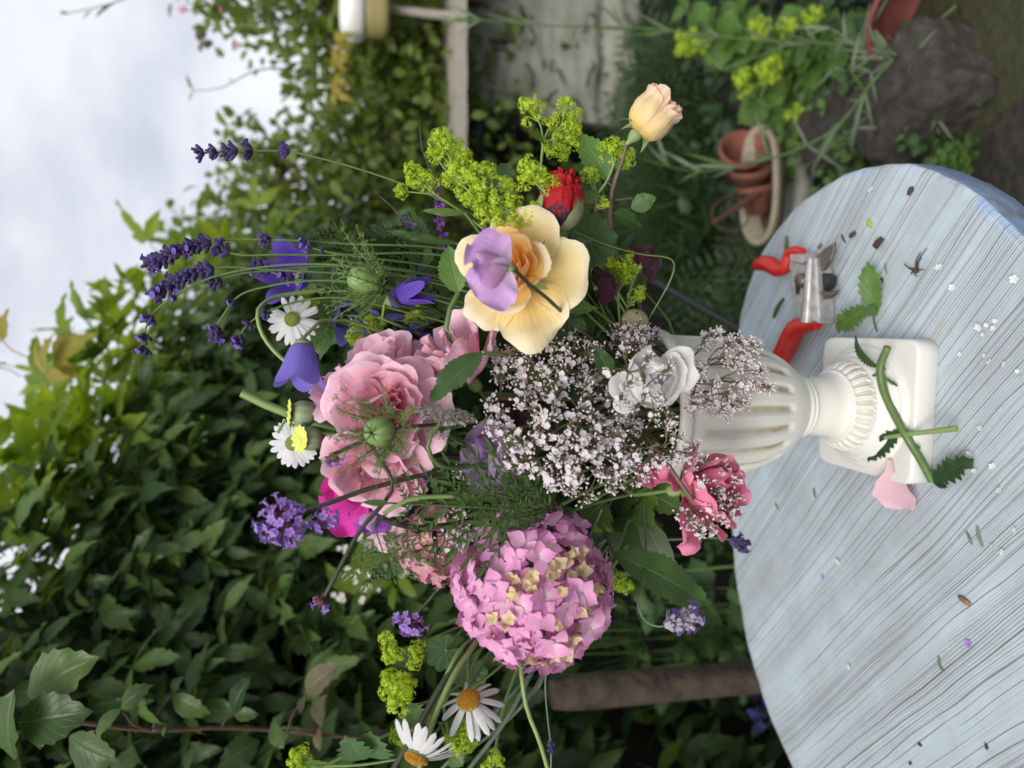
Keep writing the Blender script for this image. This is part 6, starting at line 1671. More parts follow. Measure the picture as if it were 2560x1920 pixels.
# ---- feathery leaf (wild carrot)
def feather(L, seed, orders=9, wid=.36):
    r_ = np.random.default_rng(seed); mb = MB()
    main = cr([(0, 0, 0), (0, L*.5, L*.03), (0, L, -L*.08)], 20); mb.tube(main, [L*.012, L*.004], 4)
    def leaflet(o, d, up, l):
        g = blade(l, [(0, .05), (.35, .15), (.7, .10), (1, 0)], nv=5, nu=2, fold=.3)
        mb.grid(tf(fyz(o, d, up), g.reshape(-1, 3)).reshape(g.shape), tone=float(r_.random()))
    for i in range(orders):
        v = .14 + .84*i/orders; q = np.array([np.interp(v, np.linspace(0, 1, 20), main[:, k]) for k in range(3)])
        l1 = L*wid*(1 - .78*v)*1.25
        for sg in (-1, 1):
            d = nz([sg*.85, .62, r_.uniform(-.25, .25)])
            c = np.array([q + d*l1*t + np.array([0, .12*l1*t*t, 0]) for t in np.linspace(0, 1, 6)]); mb.tube(c, [L*.005, L*.002], 3)
            for k in range(1, 6):
                for s2 in (-1, 1):
                    dd = nz(nz(c[k] - c[k-1]) + np.cross(nz(c[k] - c[k-1]), [0, 0, 1])*s2*.8 + r_.normal(0, .15, 3))
                    leaflet(c[k] - (c[k] - c[k-1])*.3, dd, (r_.uniform(-.4, .4), r_.uniform(-.4, .4), 1), l1*(.36 - .04*k))
            leaflet(c[-1], d, (0, 0, 1), l1*.3)
    leaflet(main[-1], (0, 1, -.1), (0, 0, 1), L*.12)
    return mb

# ---- flower spikes (toadflax)
def spike(label, Y, path, seed, n=26, size=7, open_from=.35, group='purple toadflax spikes'):
    w = np.array([P(x, y, Y) for x, y in path]); full = cr(w, 50)
    Mr = fz(w[-1], w[-2] - w[-1]); Mi = inv(Mr); rr = random.Random(seed)
    root = thing('toadflax', label, 'toadflax', Mr, group)
    mb = MB(); mb.tube(tf(Mi, full), [.0006, .0011], 5); mb.build('stem', M_['stem_dark'], root)
    s = size*mp(Y); f = MB()
    f.grid(blade(s*1.5, [(0, .1), (.3, .34), (.7, .4), (1, .1)], bend0=.9, bend=-.9, nv=7, nu=4, cup=.3))
    f.grid(tf(rot_z(math.pi), blade(s*1.25, [(0, .1), (.3, .4), (.7, .5), (1, .12)], bend0=.2, bend=-.9, nv=7, nu=4, cup=.2).reshape(-1, 3)).reshape(7, 5, 3))
    f.ball((0, 0, s*.25), s*.38, 7, 5)
    me = f.mesh('floret', M_['toadflax'])
    b = MB(); b.ball((0, 0, s*.3), s*.3, 6, 5, sc_=(.8, .8, 1.5)); bm = b.mesh('bud', M_['lav'])
    for i in range(n):
        t = (i + .4)/n; j = t*.78*49; k = int(j); q = full[k] + (full[min(k+1, 49)] - full[k])*(j - k)
        ax = nz(full[max(0, k-1)] - full[min(49, k+1)]); a = i*2.4
        side = nz(np.cross(ax, [.3, .8, .5])); side = side*math.cos(a) + np.cross(ax, side)*math.sin(a)
        if t > open_from: put('floret', me, root, Mi @ fyz(q + side*s*.5, nz(ax*.3 + side), nz(side*.2 - ax*.1 + np.array([0, -.8, .2])), rr.uniform(.8, 1.15)))
        else: put('bud', bm, root, Mi @ fz(q, nz(side + ax*.8), 0, .5 + 1.2*t))
    return root
# ------------------------------------------------------------------ the bouquet
def build_roses():
    # big cream rose
    c = P(1118, 592, .475); r = 146*mp(.475)
    rose('cream_rose', 'large open cream and apricot rose in the middle of the bouquet', 'rose', c, (-.42, .10, .90), r, [
        dict(n=1, w=1.02, h=.10, half=.95, mat='cream', lip=1.04, droop=.75, ruf=.06, rnd=.30, p=2.1, ph=-.08, pj=0, sj=0, nu=18, nv=14, k=1.0, notch=.03, ec=.02),
        dict(n=1, w=1.04, h=.16, half=.80, mat='cream', lip=1.05, droop=.8, ruf=.07, rnd=.30, p=2.0, ph=-1.18, pj=0, sj=0, nu=18, nv=14, k=1.1, notch=-.06, ec=-.03),
        dict(n=1, w=.92, h=.12, half=.70, mat='cream', lip=1.02, droop=.6, ruf=.05, rnd=.26, p=2.2, ph=-2.25, pj=0, sj=0, nu=18, nv=14, k=1.4, notch=.05),
        dict(n=1, w=.95, h=.10, half=.60, mat='cream', lip=1.0, droop=.5, ruf=.035, rnd=.30, p=2.0, ph=2.72, pj=0, sj=0, nu=14, nv=12, k=1.2, notch=-.05),
        dict(n=1, w=.94, h=.20, half=.95, mat='cream', lip=1.04, droop=.4, ruf=.05, rnd=.26, p=2.2, ph=1.35, pj=0, sj=0, nu=16, nv=12, k=1.2, notch=.04),
        dict(n=1, w=.62, h=.44, half=.85, mat='cream', lip=1.06, ruf=.035, rnd=.2, z=.02, ph=-1.75, pj=0, nu=16, nv=12, ec=-.06, out=.14, k=1.1),
        dict(n=1, w=.56, h=.58, half=.80, mat='cream', lip=1.0, ruf=.03, rnd=.2, z=.02, ph=.1, pj=0, nu=16, nv=12, ec=-.05, out=.16, k=1.1),
        dict(n=1, w=.54, h=.60, half=.90, mat='apricot', lip=.98, ruf=.03, rnd=.2, z=.02, ph=1.9, pj=0, nu=16, nv=12, k=1.1),
        dict(n=3, w=.42, h=.60, half=.95, mat='apricot', lip=.94, ruf=.03, rnd=.2, z=.03, ph=.9, nu=14, nv=10, k=1.1, ec=.05),
        dict(n=3, w=.29, h=.62, half=1.05, mat='apricot', lip=.86, ruf=.035, rnd=.2, z=.03, ph=2.0, nu=12, nv=9, k=1.1),
        dict(n=3, w=.17, h=.62, half=1.2, mat='apricot', lip=.8, ruf=.04, rnd=.2, z=.03, ph=.2, nu=10, nv=8, k=1.1)], 3, stem='stem_dark')
    # peach rosebud on its brown stalk
    a = P(1374, 290, .47); b = P(1452, 212, .455); L = np.linalg.norm(b - a)*1.02
    Mr = frame(a, (.66, .72, .34)); Mi = inv(Mr); root = thing('peach_rosebud', 'half open peach yellow rosebud reaching out furthest right of the bouquet', 'rose', Mr)
    rr = random.Random(9)
    for li, (n_, w, lip, half, ph, mat, h, out) in enumerate(((3, .50, .98, 1.05, .3, 'peach', .90, .12), (4, .45, .94, .95, 1.2, 'peach', 1.0, .06), (3, .36, .86, 1.0, .7, 'peach', 1.02, .02), (3, .26, .9, .9, .0, 'peach', 1.0, .02), (2, .18, .8, 1.2, .6, 'apricot', .96, 0))):
        for i in range(n_):
            s = rr.uniform(.93, 1.07); ww = w*L
            prof = [(.03*L, .02*L), (ww*.72, .14*L), (ww*1.0*s, .45*L), (ww*lip*s*.96, .8*L*h), (ww*(lip + out)*s, L*h*s)]
            g = wrap(prof, ph + i*6.283/n_, half, .12, 2.4, .04, 1.5, 90 + li*7 + i, 16, 16, -.05, crum=.010)
            mb = MB(); mb.grid(g, tone=rr.random()); mb.build('petal', M_[mat], root)
    for i in range(5):
        g = blade(L*(.74 if i < 3 else .6), [(0, .16), (.25, .25), (.5, .17), (.75, .06), (1, 0)], bend0=1.05 if i < 2 else .8, bend=.3 if i < 2 else -2.0, nv=12, nu=4, cup=.3)
        mb = MB(); mb.grid(g); mb.build('sepal', M_['sepal'], root, rot_z(i*1.2566 + 1.9, (0, 0, .0)))
    mb = MB(); mb.lathe([(.03*L, -.30*L), (.06*L, -.2*L), (.125*L, -.08*L), (.13*L, .03*L), (.03*L, .05*L)], 14, sm=14); mb.build('hip', M_['sepal'], root)
    stem_to(root, Mi, [tf(Mr, [0, 0, -.28*L]), P(1345, 345, .478), P(1325, 400, .487), P(1318, 462, .50), P(1335, 560, .54), P(1380, 700, .585), into_urn(4)], [.0014, .0022, .0026, .0026], 'stem_brown', n=30)
    for a, b, w in (((1330, 432, .49), (1365, 428, .49), 0), ((1305, 386, .49), (1322, 402, .487), 0)):
        MB().tube(tf(Mi, np.array([P(*a), P(*b)])), .0009, 5).build('leaf_stalk', M_['stem_brown'], root)
    leaf_part(root, Mi, P(1363, 450, .49), P(1418, 425, .48), (-.2, -.7, .6), 'rose_leaf', .36, 8, .2, seed=3)
    leaf_part(root, Mi, P(1315, 390, .49), P(1252, 286, .50), (.4, -.8, .5), 'mid_leaf', .26, 9, .16, seed=4)
    leaf_part(root, Mi, P(1305, 445, .50), P(1250, 350, .51), (.2, -.8, .5), 'rose_leaf', .18, 8, .16, seed=5)
    leaf_part(root, Mi, P(1325, 460, .50), P(1385, 490, .51), (.3, -.8, .5), 'rose_leaf', .26, 8, .16, seed=6)
    # pink cabbage roses
    rose('pink_rose', 'pink cabbage rose facing the lens, with the feathery green pod in front of it', 'rose', P(842, 890, .50), (-.12, .12, 1), 128*mp(.50), english(), 11, 'pink garden roses')
    rose('pink_rose', 'lowest of the pink roses, its swirl tilted toward the purple verbena', 'rose', P(822, 985, .505), (-.35, -.60, .70), 122*mp(.505), english(), 12, 'pink garden roses', roll=.5)
    rose('pink_rose', 'ruffled pink rose seen from the side, next to the hanging blue bell', 'rose', P(830, 838, .53), (-.40, .80, .38), 140*mp(.53), english('pink', 'pink'), 13, 'pink garden roses')
    rose('pink_rose', 'loose pink rose at the right of the pink group, beside the cream rose', 'rose', P(1012, 815, .515), (-.62, .66, .36), 135*mp(.515), [
        dict(n=4, w=.85, h=.55, half=.62, mat='pink', lip=1.1, ruf=.05, rnd=.24, out=.15, nu=10, nv=10),
        dict(n=4, w=.62, h=.80, half=.75, mat='pink', lip=1.05, ruf=.05, rnd=.22, nu=10, nv=10), dict(n=4, w=.46, h=.92, half=.8, mat='pink', lip=.98, ruf=.05, rnd=.22),
        dict(n=4, w=.30, h=.98, half=.85, mat='pink', lip=.9, ruf=.06, rnd=.22), dict(n=3, w=.17, h=.95, half=1.0, mat='pink_core', lip=.9, ruf=.06, rnd=.2)], 14, 'pink garden roses')
    # white and hot pink flowers by the urn
    rose('white_peony', 'round white peony half veiled by valerian at the lip of the urn', 'peony', P(1400, 812, .448), (.10, -.12, .96), 94*mp(.448), [
        dict(n=2, w=.98, h=.30, half=.7, mat='white', lip=1.06, ruf=.03, rnd=.22, out=.2, ph=.4, nu=12, nv=10, notch=.08),
        dict(n=4, w=.86, h=.46, half=.85, mat='white', lip=.90, ruf=.02, rnd=.16, nu=12, nv=10, notch=.03, out=-.05), dict(n=4, w=.78, h=.58, half=.95, mat='white', lip=.62, ruf=.02, rnd=.16, out=-.12, nu=10, nv=9),
        dict(n=4, w=.58, h=.66, half=.95, mat='white', lip=.40, ruf=.03, rnd=.16, out=-.2, pj=.4), dict(n=4, w=.44, h=.62, half=1.0, mat='white', lip=.55, ruf=.03, rnd=.16, out=-.1), dict(n=3, w=.24, h=.60, half=1.2, mat='white', lip=.5, ruf=.03, rnd=.16, nu=10, nv=9)], 15)
    rose('hot_pink_rose', 'hot pink rose drooping over the side of the urn', 'rose', P(1478, 1056, .482), (.58, .16, .66), 142*mp(.482), [
        dict(n=1, w=.95, h=.18, half=.55, mat='hot_pink', lip=1.0, droop=1.6, ruf=.04, rnd=.3, ph=-2.0, pj=0, sj=0, nu=10, nv=10),
        dict(n=1, w=.90, h=.18, half=.42, mat='hot_pink', lip=1.0, droop=1.0, ruf=.05, rnd=.4, ph=2.75, pj=0, sj=0, nu=10, nv=10),
        dict(n=3, w=.80, h=.55, half=.75, mat='hot_pink', lip=1.05, ruf=.04, rnd=.24, ph=.2, nu=10, nv=10), dict(n=4, w=.62, h=.82, half=.8, mat='hot_pink', lip=1.0, ruf=.05, rnd=.22, nu=10, nv=9),
        dict(n=4, w=.48, h=.92, half=.85, mat='hot_pink', lip=.95, ruf=.06, rnd=.22), dict(n=4, w=.32, h=.95, half=.9, mat='hot_pink', lip=.9, ruf=.07, rnd=.22), dict(n=3, w=.18, h=.9, half=1, mat='hot_pink', lip=.9, ruf=.07, rnd=.22)], 16)
    rose('crimson_bloom', 'deep pink bloom glimpsed through the valerian above the hot pink rose', 'rose', P(1405, 1005, .53), (.2, -.2, .9), 48*mp(.53), [
        dict(n=5, w=.9, h=.35, half=.65, mat='hot_pink', lip=1.05, ruf=.06, rnd=.25), dict(n=4, w=.6, h=.6, half=.8, mat='hot_pink', lip=.95, ruf=.06), dict(n=3, w=.35, h=.7, half=.9, mat='hot_pink', lip=.9, ruf=.06)], 17)
    # bursting red poppy bud
    a = P(1200, 502, .478); b = P(1208, 362, .47); L = np.linalg.norm(b - a)
    Mr = frame(a, (.12, .97, .22)); Mi = inv(Mr); root = thing('poppy_bud', 'bursting poppy bud with crumpled scarlet petals between two green sepals', 'poppy', Mr)
    for li, (w, n_, h, lip) in enumerate(((.31, 4, .84, .92), (.28, 4, .96, .72), (.20, 4, 1.03, .62), (.11, 3, 1.02, .7))):
        for i in range(n_):
            w_ = w*L; hv = h*rr.uniform(.92, 1.03); prof = [(.05*L, .03*L), (w_*.8, .18*L), (w_*1.05, .42*L), (w_*1.0, .66*L), (w_*lip, hv*.88*L), (w_*(lip + .05), hv*.97*L)]
            g = wrap(prof, i*6.283/n_ + li*.9 + rr.uniform(-.4, .4), rr.uniform(.85, 1.1), rr.uniform(.05, .12), 4.0, .030, rr.uniform(1.6, 3.2), 300 + li*9 + i, 20, 20, crum=.016)
            mb = MB(); mb.grid(g, tone=rng.random()); mb.build('petal', M_['red'], root)
    for i in range(3):
        prof = [(.06*L, .02*L), (.26*L, .15*L), (.325*L, .34*L), (.335*L, .42*L)]; mb = MB(); mb.grid(wrap(prof, i*2.1 - .2, 1.1, .25, 2, .02, 2, 330 + i, 10, 8)); mb.build('petal_base', M_['black_petal'], root)
    for ph, h, half in ((-1.05, .72, 1.0), (2.7, .70, .62)):
        prof = [(.03*L, -.02*L), (.22*L, .07*L), (.36*L, .28*L), (.37*L, .46*L), (.27*L, h*L)]
        g = wrap(prof, ph, half, .55, 2.2, .008, 1, 340, 14, 14); g2 = g*np.array([.95, .95, 1])
        mb = MB(); mb.grid(g); mb.grid(g2, flip=True); mb.build('sepal', M_['poppy_sepal'], root)
    stem_to(root, Mi, [a, P(1215, 540, .50), P(1260, 640, .55), into_urn(6)], [.0018, .002], 'stem')

def build_hydrangeas():
    Y = .50
    hydrangea('big mauve pink hydrangea head with creamy young florets, lowest in the bouquet', P(1152, 1264, Y), 180*mp(Y - .04), 235, 43*mp(Y - .05), ('hydrangea', 'hydrangea_cream'), 3, (-.02, -.18, .98),
              creams=((.40, .40, .82), (-.35, .30, .88), (-.55, -.25, .8), (.08, -.32, .94), (-.12, -.75, .65), (.62, -.35, .7), (.05, .28, .96), (.50, .02, .87)))
    Y = .575
    hydrangea('small bright pink hydrangea head tucked behind the carrot leaves', P(935, 1170, Y), 82*mp(Y), 70, 22*mp(Y), ('hydrangea_b', 'hydrangea_cream'), 5, (-.45, -.4, .8), creams=((-.2, .5, .8), (-.6, -.5, .5)))

def build_lavenders():
    lavender('tall dark lavender spike with gaps, standing clear on the right against the sky', .58, [(428, 331), (545, 326), (625, 328), (700, 344), (800, 373), (900, 409), (985, 447), (1120, 520), (1290, 700)], [(12, 15), (40, 14), (68, 14), (84, 15), (116, 15), (197, 14)], Ys=[.58]*6 + [.58, .58, .58])
    dense = lambda n, s0, st, sz: [(s0 + i*st, sz) for i in range(n)]
    lavender('full dark lavender spike, upper of the two thickest pairs', .57, [(326, 570), (400, 537), (465, 521), (586, 518), (751, 527), (947, 536), (1200, 600), (1330, 760)], dense(9, 6, 16.5, 15) + [(262, 15), (268, 12)], k=1)
    lavender('full dark lavender spike, lower of the two thickest pairs', .56, [(340, 634), (395, 600), (462, 579), (569, 582), (706, 589), (912, 602), (1150, 660), (1330, 790)], dense(9, 5, 16, 15), k=2)
    lavender('short lavender tip close below the upper thick spike', .565, [(470, 536), (500, 547), (600, 550), (706, 551), (947, 551), (1200, 620)], [(10, 15), (28, 13)], k=3)
    lavender('lavender tip hugging the lower thick spike from below', .565, [(458, 612), (500, 596), (600, 583), (706, 575), (900, 590), (1150, 650)], [(8, 14), (22, 12)], k=4)
    lavender('lavender spike bent over furthest left, with three separate tufts', .55, [(309, 756), (311, 723), (326, 684), (383, 637), (450, 602), (534, 582), (706, 571), (930, 610), (1200, 690)], [(8, 14), (34, 13), (76, 14), (144, 9)], k=5)
    lavender('nodding lavender spike with one tight tuft, beside the white daisy', .55, [(467, 728), (470, 705), (481, 684), (514, 641), (586, 617), (689, 606), (950, 650), (1250, 780)], [(4, 13), (14, 13), (24, 13), (90, 10)], k=6)
    lavender('nodding lavender spike nearest the white daisy, with split tufts', .55, [(517, 738), (524, 715), (541, 696), (582, 672), (689, 644), (900, 680), (1250, 800)], [(5, 13), (15, 13), (48, 10), (92, 13)], k=7)
    lavender('lavender spike half hidden before the violet bell', .57, [(550, 576), (580, 585), (623, 600), (706, 607), (950, 640), (1250, 760)], [(8, 14), (22, 15), (36, 13), (70, 12), (88, 11)], k=8)
    lavender('small pale lavender bud with tight florets among the stalks', .56, [(650, 527), (690, 540), (760, 552), (950, 580), (1200, 680)], [(6, 11), (16, 11), (26, 10), (52, 7)], k=9)
    lavender('pale woolly lavender head dangling on a hooked stalk below the hydrangea', .47, [(1502, 1330), (1462, 1342), (1420, 1353), (1390, 1336), (1378, 1306), (1388, 1262), (1395, 1200), (1390, 1050)], [(10, 20), (26, 24), (42, 24), (58, 22), (70, 17)], kind='grey', stem_mat='stem_grey', k=10, Ys=[.47, .47, .47, .48, .485, .50, .53, .56])
    lavender('small dark lavender head touching the far left rim of the table', .62, [(1606, 1176), (1572, 1165), (1500, 1163), (1420, 1163), (1345, 1120), (1330, 980)], [(6, 15), (18, 16), (30, 12)], stem_mat='stem_grey', k=11)
    lavender('thin grey lavender stalk with two purple buds, hanging at the lower edge', .50, [(1190, 1670), (1190, 1612), (1184, 1560), (1178, 1480), (1195, 1350), (1300, 1100)], [(55, 8), (70, 9), (8, 9)], stem_mat='stem_grey', k=12, stem_r=.0008)

def build_bells():
    Y = .52
    bell('hanging violet blue bellflower to the left of the pink roses', P(655, 741, Y), (-.08, -1, .18), 92*mp(Y), 46*mp(Y), 1, 'bell', 1.26, .27, stem=[P(665, 715, Y), P(700, 690, Y + .02), P(900, 740, .57), into_urn(31)])
    # its neighbour's arched stalk
    Mr = fz(P(690, 818, .53), (0, 0, 1)); Mi = inv(Mr); root = thing('arched_stalk', 'pale green stalk arching round behind the hanging bellflower', 'stem', Mr)
    stem_to(root, Mi, [P(1000, 900, .57), P(720, 830, .54), P(690, 818, .53), P(610, 775, .53), P(560, 705, .53), P(556, 676, .53), P(575, 652, .54), P(700, 625, .56)], .0016, 'stem_light', n=40)
    bell('deep violet bellflower opening behind the lavender stems', P(655, 600, .60), (-.45, .12, .55), 62*mp(.6), 58*mp(.6), 2, 'bell_dark', 1.35, .45, stem=[P(760, 640, .6), into_urn(32)])
    bell('deep violet bellflower pressed against the toothed leaf by the cream rose', P(842, 650, .545), (.78, .30, .30), 92*mp(.545), 36*mp(.545), 3, 'bell_dark', 1.25, .5, stem=[P(815, 665, .55), P(900, 720, .57), into_urn(33)])
    bell('pale violet bellflower behind the striped green pod', P(742, 668, .60), (.35, -.50, .6), 60*mp(.6), 44*mp(.6), 4, 'bell', 1.3, .45, stem=[P(800, 700, .6), into_urn(34)])
    bell('violet bellflower above the ruffled pink rose', P(842, 690, .60), (.25, -.55, .55), 62*mp(.6), 46*mp(.6), 5, 'bell', 1.35, .45, stem=[P(900, 700, .6), into_urn(35)])
    bell('shaded violet bellflower squeezed between the pink roses', P(880, 735, .585), (.1, -.4, .8), 50*mp(.58), 40*mp(.58), 6, 'bell_dark', 1.4, .45, stem=[P(930, 760, .59), into_urn(36)])

def build_daisies():
    daisy('white daisy with green centre above the hanging bellflower', P(631, 690, .56), (-.25, .12, .95), 47*mp(.56), 1, 'daisy_disc_green', droop=.25, nr=20, w=.135, stem=[P(700, 690, .58), P(900, 740, .6), into_urn(41)])
    daisy('white daisy half hidden behind the yellow poppy capsule crown', P(632, 958, .56), (-.3, -.1, .95), 45*mp(.56), 2, 'daisy_disc_green', droop=.2, nr=20, w=.15, stem=[P(720, 950, .58), into_urn(42)])
    daisy('oxeye daisy with swept back rays hanging below the hydrangea', P(1013, 1513, .48), (-.26, .70, .42), 70*mp(.48), 3, 'daisy_disc', droop=.70, nr=17, w=.105, stem=[P(1012, 1440, .50), P(1040, 1330, .54), into_urn(43)], disc_r=.36)
    daisy('oxeye daisy at the lower edge behind crossing stalks', P(900, 1634, .47), (-.42, -.62, .48), 74*mp(.47), 4, 'daisy_disc', droop=.65, nr=18, w=.115, stem=[P(960, 1560, .49), P(1080, 1380, .53), into_urn(44)], disc_r=.36)

def build_pods():
    capsule('upper green poppy capsule with its crown seen edge on', P(657, 893, .53), (-.97, .06, .2), 27*mp(.53), 1, stem=[P(720, 885, .535), P(900, 900, .56), into_urn(51)])
    capsule('lower poppy capsule turning its yellow ribbed crown to the lens', P(672, 947, .525), (-.80, .02, .60), 25*mp(.525), 2, stem=[P(735, 955, .54), P(900, 940, .56), into_urn(52)], crown=1.12)
    Mr = fz(P(520, 846, .54), (0, 0, 1)); root = thing('cut_stalk', 'pale bare cut stalk end sticking out above the poppy capsules', 'stem', Mr)
    stem_to(root, inv(Mr), [P(522, 848, .54), P(600, 885, .54), P(720, 920, .55), P(900, 930, .57), into_urn(53)], [.0034, .0026, .0022], 'stem_light', n=24)
    Mr = fz(P(600, 925, .545), (0, 0, 1)); root = thing('hooked_stalk', 'small pale stalk hooked at its tip beside the capsules', 'stem', Mr)
    stem_to(root, inv(Mr), [P(600, 935, .545), P(598, 915, .545), P(610, 908, .545), P(640, 925, .55), P(760, 940, .56), into_urn(54)], .0013, 'stem_light', n=30)
    nigella('feathery green seed pod in front of the big pink rose', P(820, 932, .445), (-.55, -.02, .83), 32*mp(.445), 1, stem=[P(865, 925, .455), P(948, 917, .48), P(1080, 930, .54), into_urn(55)], reach=3.3, nb=26)
    nigella('striped egg shaped seed pod in a nest of green threads behind the lavender', P(788, 606, .525), (-.88, .25, .25), 28*mp(.525), 2, stem=[P(830, 636, .53), P(930, 672, .545), P(1100, 740, .57), into_urn(56)], reach=3.8, nb=22, egg=1.35)
    # round pale bud
    c = P(1371, 694, .55); Mr = frame(c, (-.1, .6, .7)); root = thing('round_bud', 'round pale green bud peeping out above the urn lip', 'seed head', Mr)
    r = 29*mp(.55); MB().lathe([(.001, -r), (r*.75, -r*.75), (r*1.08, 0), (r*.9, r*.5), (r*.4, r*.82), (.001, r*.88)], 28, sm=22).build('bud', M_['onion'], root)
    stem_to(root, inv(Mr), [tf(Mr, [0, 0, -r*.9]), into_urn(57)], .002, 'stem_light')

def build_verbenas():
    fork = P(848, 1042, .475)
    down = [fork, P(940, 1020, .49), P(1035, 999, .505), P(1180, 960, .55), into_urn(61)]
    verbena('large two-part head of purple verbena left of the magenta petal', P(612, 1126, .455), (-.25, -.12, .96), 48*mp(.455), 50, 1, stem=[P(668, 1100, .46), P(701, 1090, .463), P(770, 1064, .468)] + down, floret_px=21, Y=.455, r=.0017)
    verbena('small side tuft of purple verbena next to the large head', P(700, 1122, .46), (.2, -.5, .8), 26*mp(.46), 15, 2, stem=[P(690, 1096, .462), P(701, 1090, .463)], floret_px=20, Y=.455)
    verbena('little verbena head half in bud on a long slanting stalk', P(693, 1300, .465), (-.55, -.55, .6), 19*mp(.465), 12, 3, stem=[P(712, 1268, .466), P(775, 1150, .47), P(848, 1042, .475), P(815, 985, .47), P(800, 960, .465)], floret_px=18, Y=.465, r=.0015, only=(-.3, -.8, .6))
    verbena('blurred verbena head dangling left of the big hydrangea', P(889, 1345, .58), (-.45, -.75, .45), 33*mp(.58), 26, 4, stem=[P(915, 1310, .58), P(950, 1268, .575), P(1010, 1180, .58), into_urn(62)], floret_px=18, Y=.58, r=.0012)
    verbena('mostly faded dark verbena head against the pink rose', P(720, 988, .465), (-.25, -.75, .6), 21*mp(.465), 12, 5, stem=[P(735, 955, .466), P(752, 946, .467), P(775, 950, .468), P(860, 975, .48), P(1000, 985, .52), into_urn(63)], floret_px=15, Y=.465, r=.0016, only=(-.2, -.9, -.2))

def ring_tips(cx, cy, rx, ry, n, Y, seed, k=(5, 9), jit=.25):
    rr = random.Random(seed); out = []
    ga = 2.39996
    for i in range(n):
        r_ = math.sqrt((i + .6)/n); a = i*ga + rr.uniform(-jit, jit)
        out.append((cx + rx*r_*math.cos(a), cy + ry*r_*math.sin(a), Y + .035*(r_**2) + rr.uniform(-.008, .008), rr.randint(*k)))
    return out

def build_valerian():
    hub = (1262, 905, .475)
    valerian('main cloud of white valerian spreading before the urn', hub, ring_tips(1230, 945, 160, 118, 40, .446, 1), .46, 1, spread=22, floret_px=7.0, bend=P(1330, 860, .49))
    valerian('second white valerian cloud interlaced with the main one, closer to the hydrangea', (1290, 960, .47), ring_tips(1270, 985, 150, 92, 22, .444, 21), .46, 21, spread=21, floret_px=6.8, bend=P(1340, 890, .49))
    valerian('upper bank of white valerian tucked under the cream rose', (1230, 800, .49), ring_tips(1190, 790, 125, 70, 30, .47, 2), .48, 2, spread=21, bend=P(1320, 830, .51))
    valerian('tight dusty pink valerian tuft furthest back at the urn lip', (1370, 740, .53), ring_tips(1370, 728, 52, 28, 16, .52, 3, (6, 9)), .53, 3, spread=15, floret_px=5.4)
    valerian('open valerian branch reaching across the fluted side of the urn', (1475, 815, .49), [(1520, 735, .50, 13), (1548, 728, .50, 13), (1575, 745, .50, 13), (1600, 738, .50, 13), (1625, 745, .50, 13), (1560, 775, .50, 11), (1585, 790, .50, 12), (1610, 775, .50, 12), (1640, 800, .50, 12), (1655, 835, .50, 13), (1625, 830, .50, 13), (1598, 835, .50, 13), (1570, 850, .495, 13), (1540, 830, .495, 12), (1530, 865, .495, 13), (1500, 850, .49, 13), (1605, 870, .50, 13), (1580, 880, .50, 12), (1490, 800, .49, 12), (1515, 800, .49, 12), (1560, 885, .495, 12), (1465, 790, .488, 11), (1500, 880, .49, 11)], .49, 4, spread=16, bend=P(1420, 815, .48), floret_px=7.2)
    valerian('valerian spray veiling the white peony', (1385, 800, .420), [(1350, 770, .420, 6), (1400, 775, .420, 6), (1360, 830, .420, 7), (1395, 845, .420, 8), (1430, 860, .420, 7), (1340, 860, .420, 8), (1375, 880, .420, 8), (1445, 900, .420, 6), (1410, 900, .420, 8), (1318, 800, .420, 6), (1440, 800, .420, 6)], .420, 5, spread=17, bend=P(1400, 850, .47))
    valerian('valerian spray lying over the hot pink rose', (1495, 1080, .45), [(1515, 1045, .447, 6), (1545, 1060, .447, 7), (1565, 1075, .447, 7), (1590, 1040, .45, 5), (1575, 1100, .447, 9), (1555, 1120, .445, 9), (1530, 1135, .445, 9), (1510, 1145, .445, 8), (1490, 1125, .445, 6), (1470, 1110, .445, 4), (1585, 1075, .45, 7), (1545, 1095, .444, 8), (1565, 1010, .455, 4), (1525, 1000, .455, 4), (1500, 965, .46, 5)], .448, 6, spread=15, bend=P(1440, 1000, .455))
    valerian('valerian fringe between white peony and hot pink rose', (1420, 960, .46), [(1440, 930, .455, 7), (1465, 945, .455, 7), (1480, 975, .455, 7), (1455, 990, .452, 8), (1425, 1000, .45, 8), (1400, 1020, .45, 8), (1375, 985, .448, 8), (1350, 965, .447, 8), (1340, 1010, .446, 6), (1490, 1010, .455, 5), (1330, 940, .448, 7)], .452, 7, spread=18)
    valerian('small valerian tuft over the pale mauve sweet pea', (1075, 860, .49), [(1060, 880, .485, 7), (1085, 890, .485, 7), (1080, 800, .49, 6), (1095, 775, .49, 6), (1120, 815, .488, 7), (1055, 905, .483, 6), (1100, 920, .482, 7)], .485, 8, spread=18)
    valerian('soft valerian tuft behind the small pink hydrangea', (1010, 1140, .535), [(970, 1135, .53, 7), (985, 1160, .53, 8), (1000, 1180, .53, 8), (1010, 1150, .53, 8), (965, 1170, .53, 6), (1025, 1125, .53, 7), (990, 1110, .53, 6)], .53, 9, spread=18, floret_px=5.6)
    valerian('valerian tuft caught in the carrot leaves', (1030, 1035, .52), [(1000, 1020, .515, 6), (1020, 1030, .515, 7), (1040, 1050, .515, 6), (1050, 1030, .515, 5), (1010, 1060, .515, 5)], .515, 10, spread=16, floret_px=5.6)

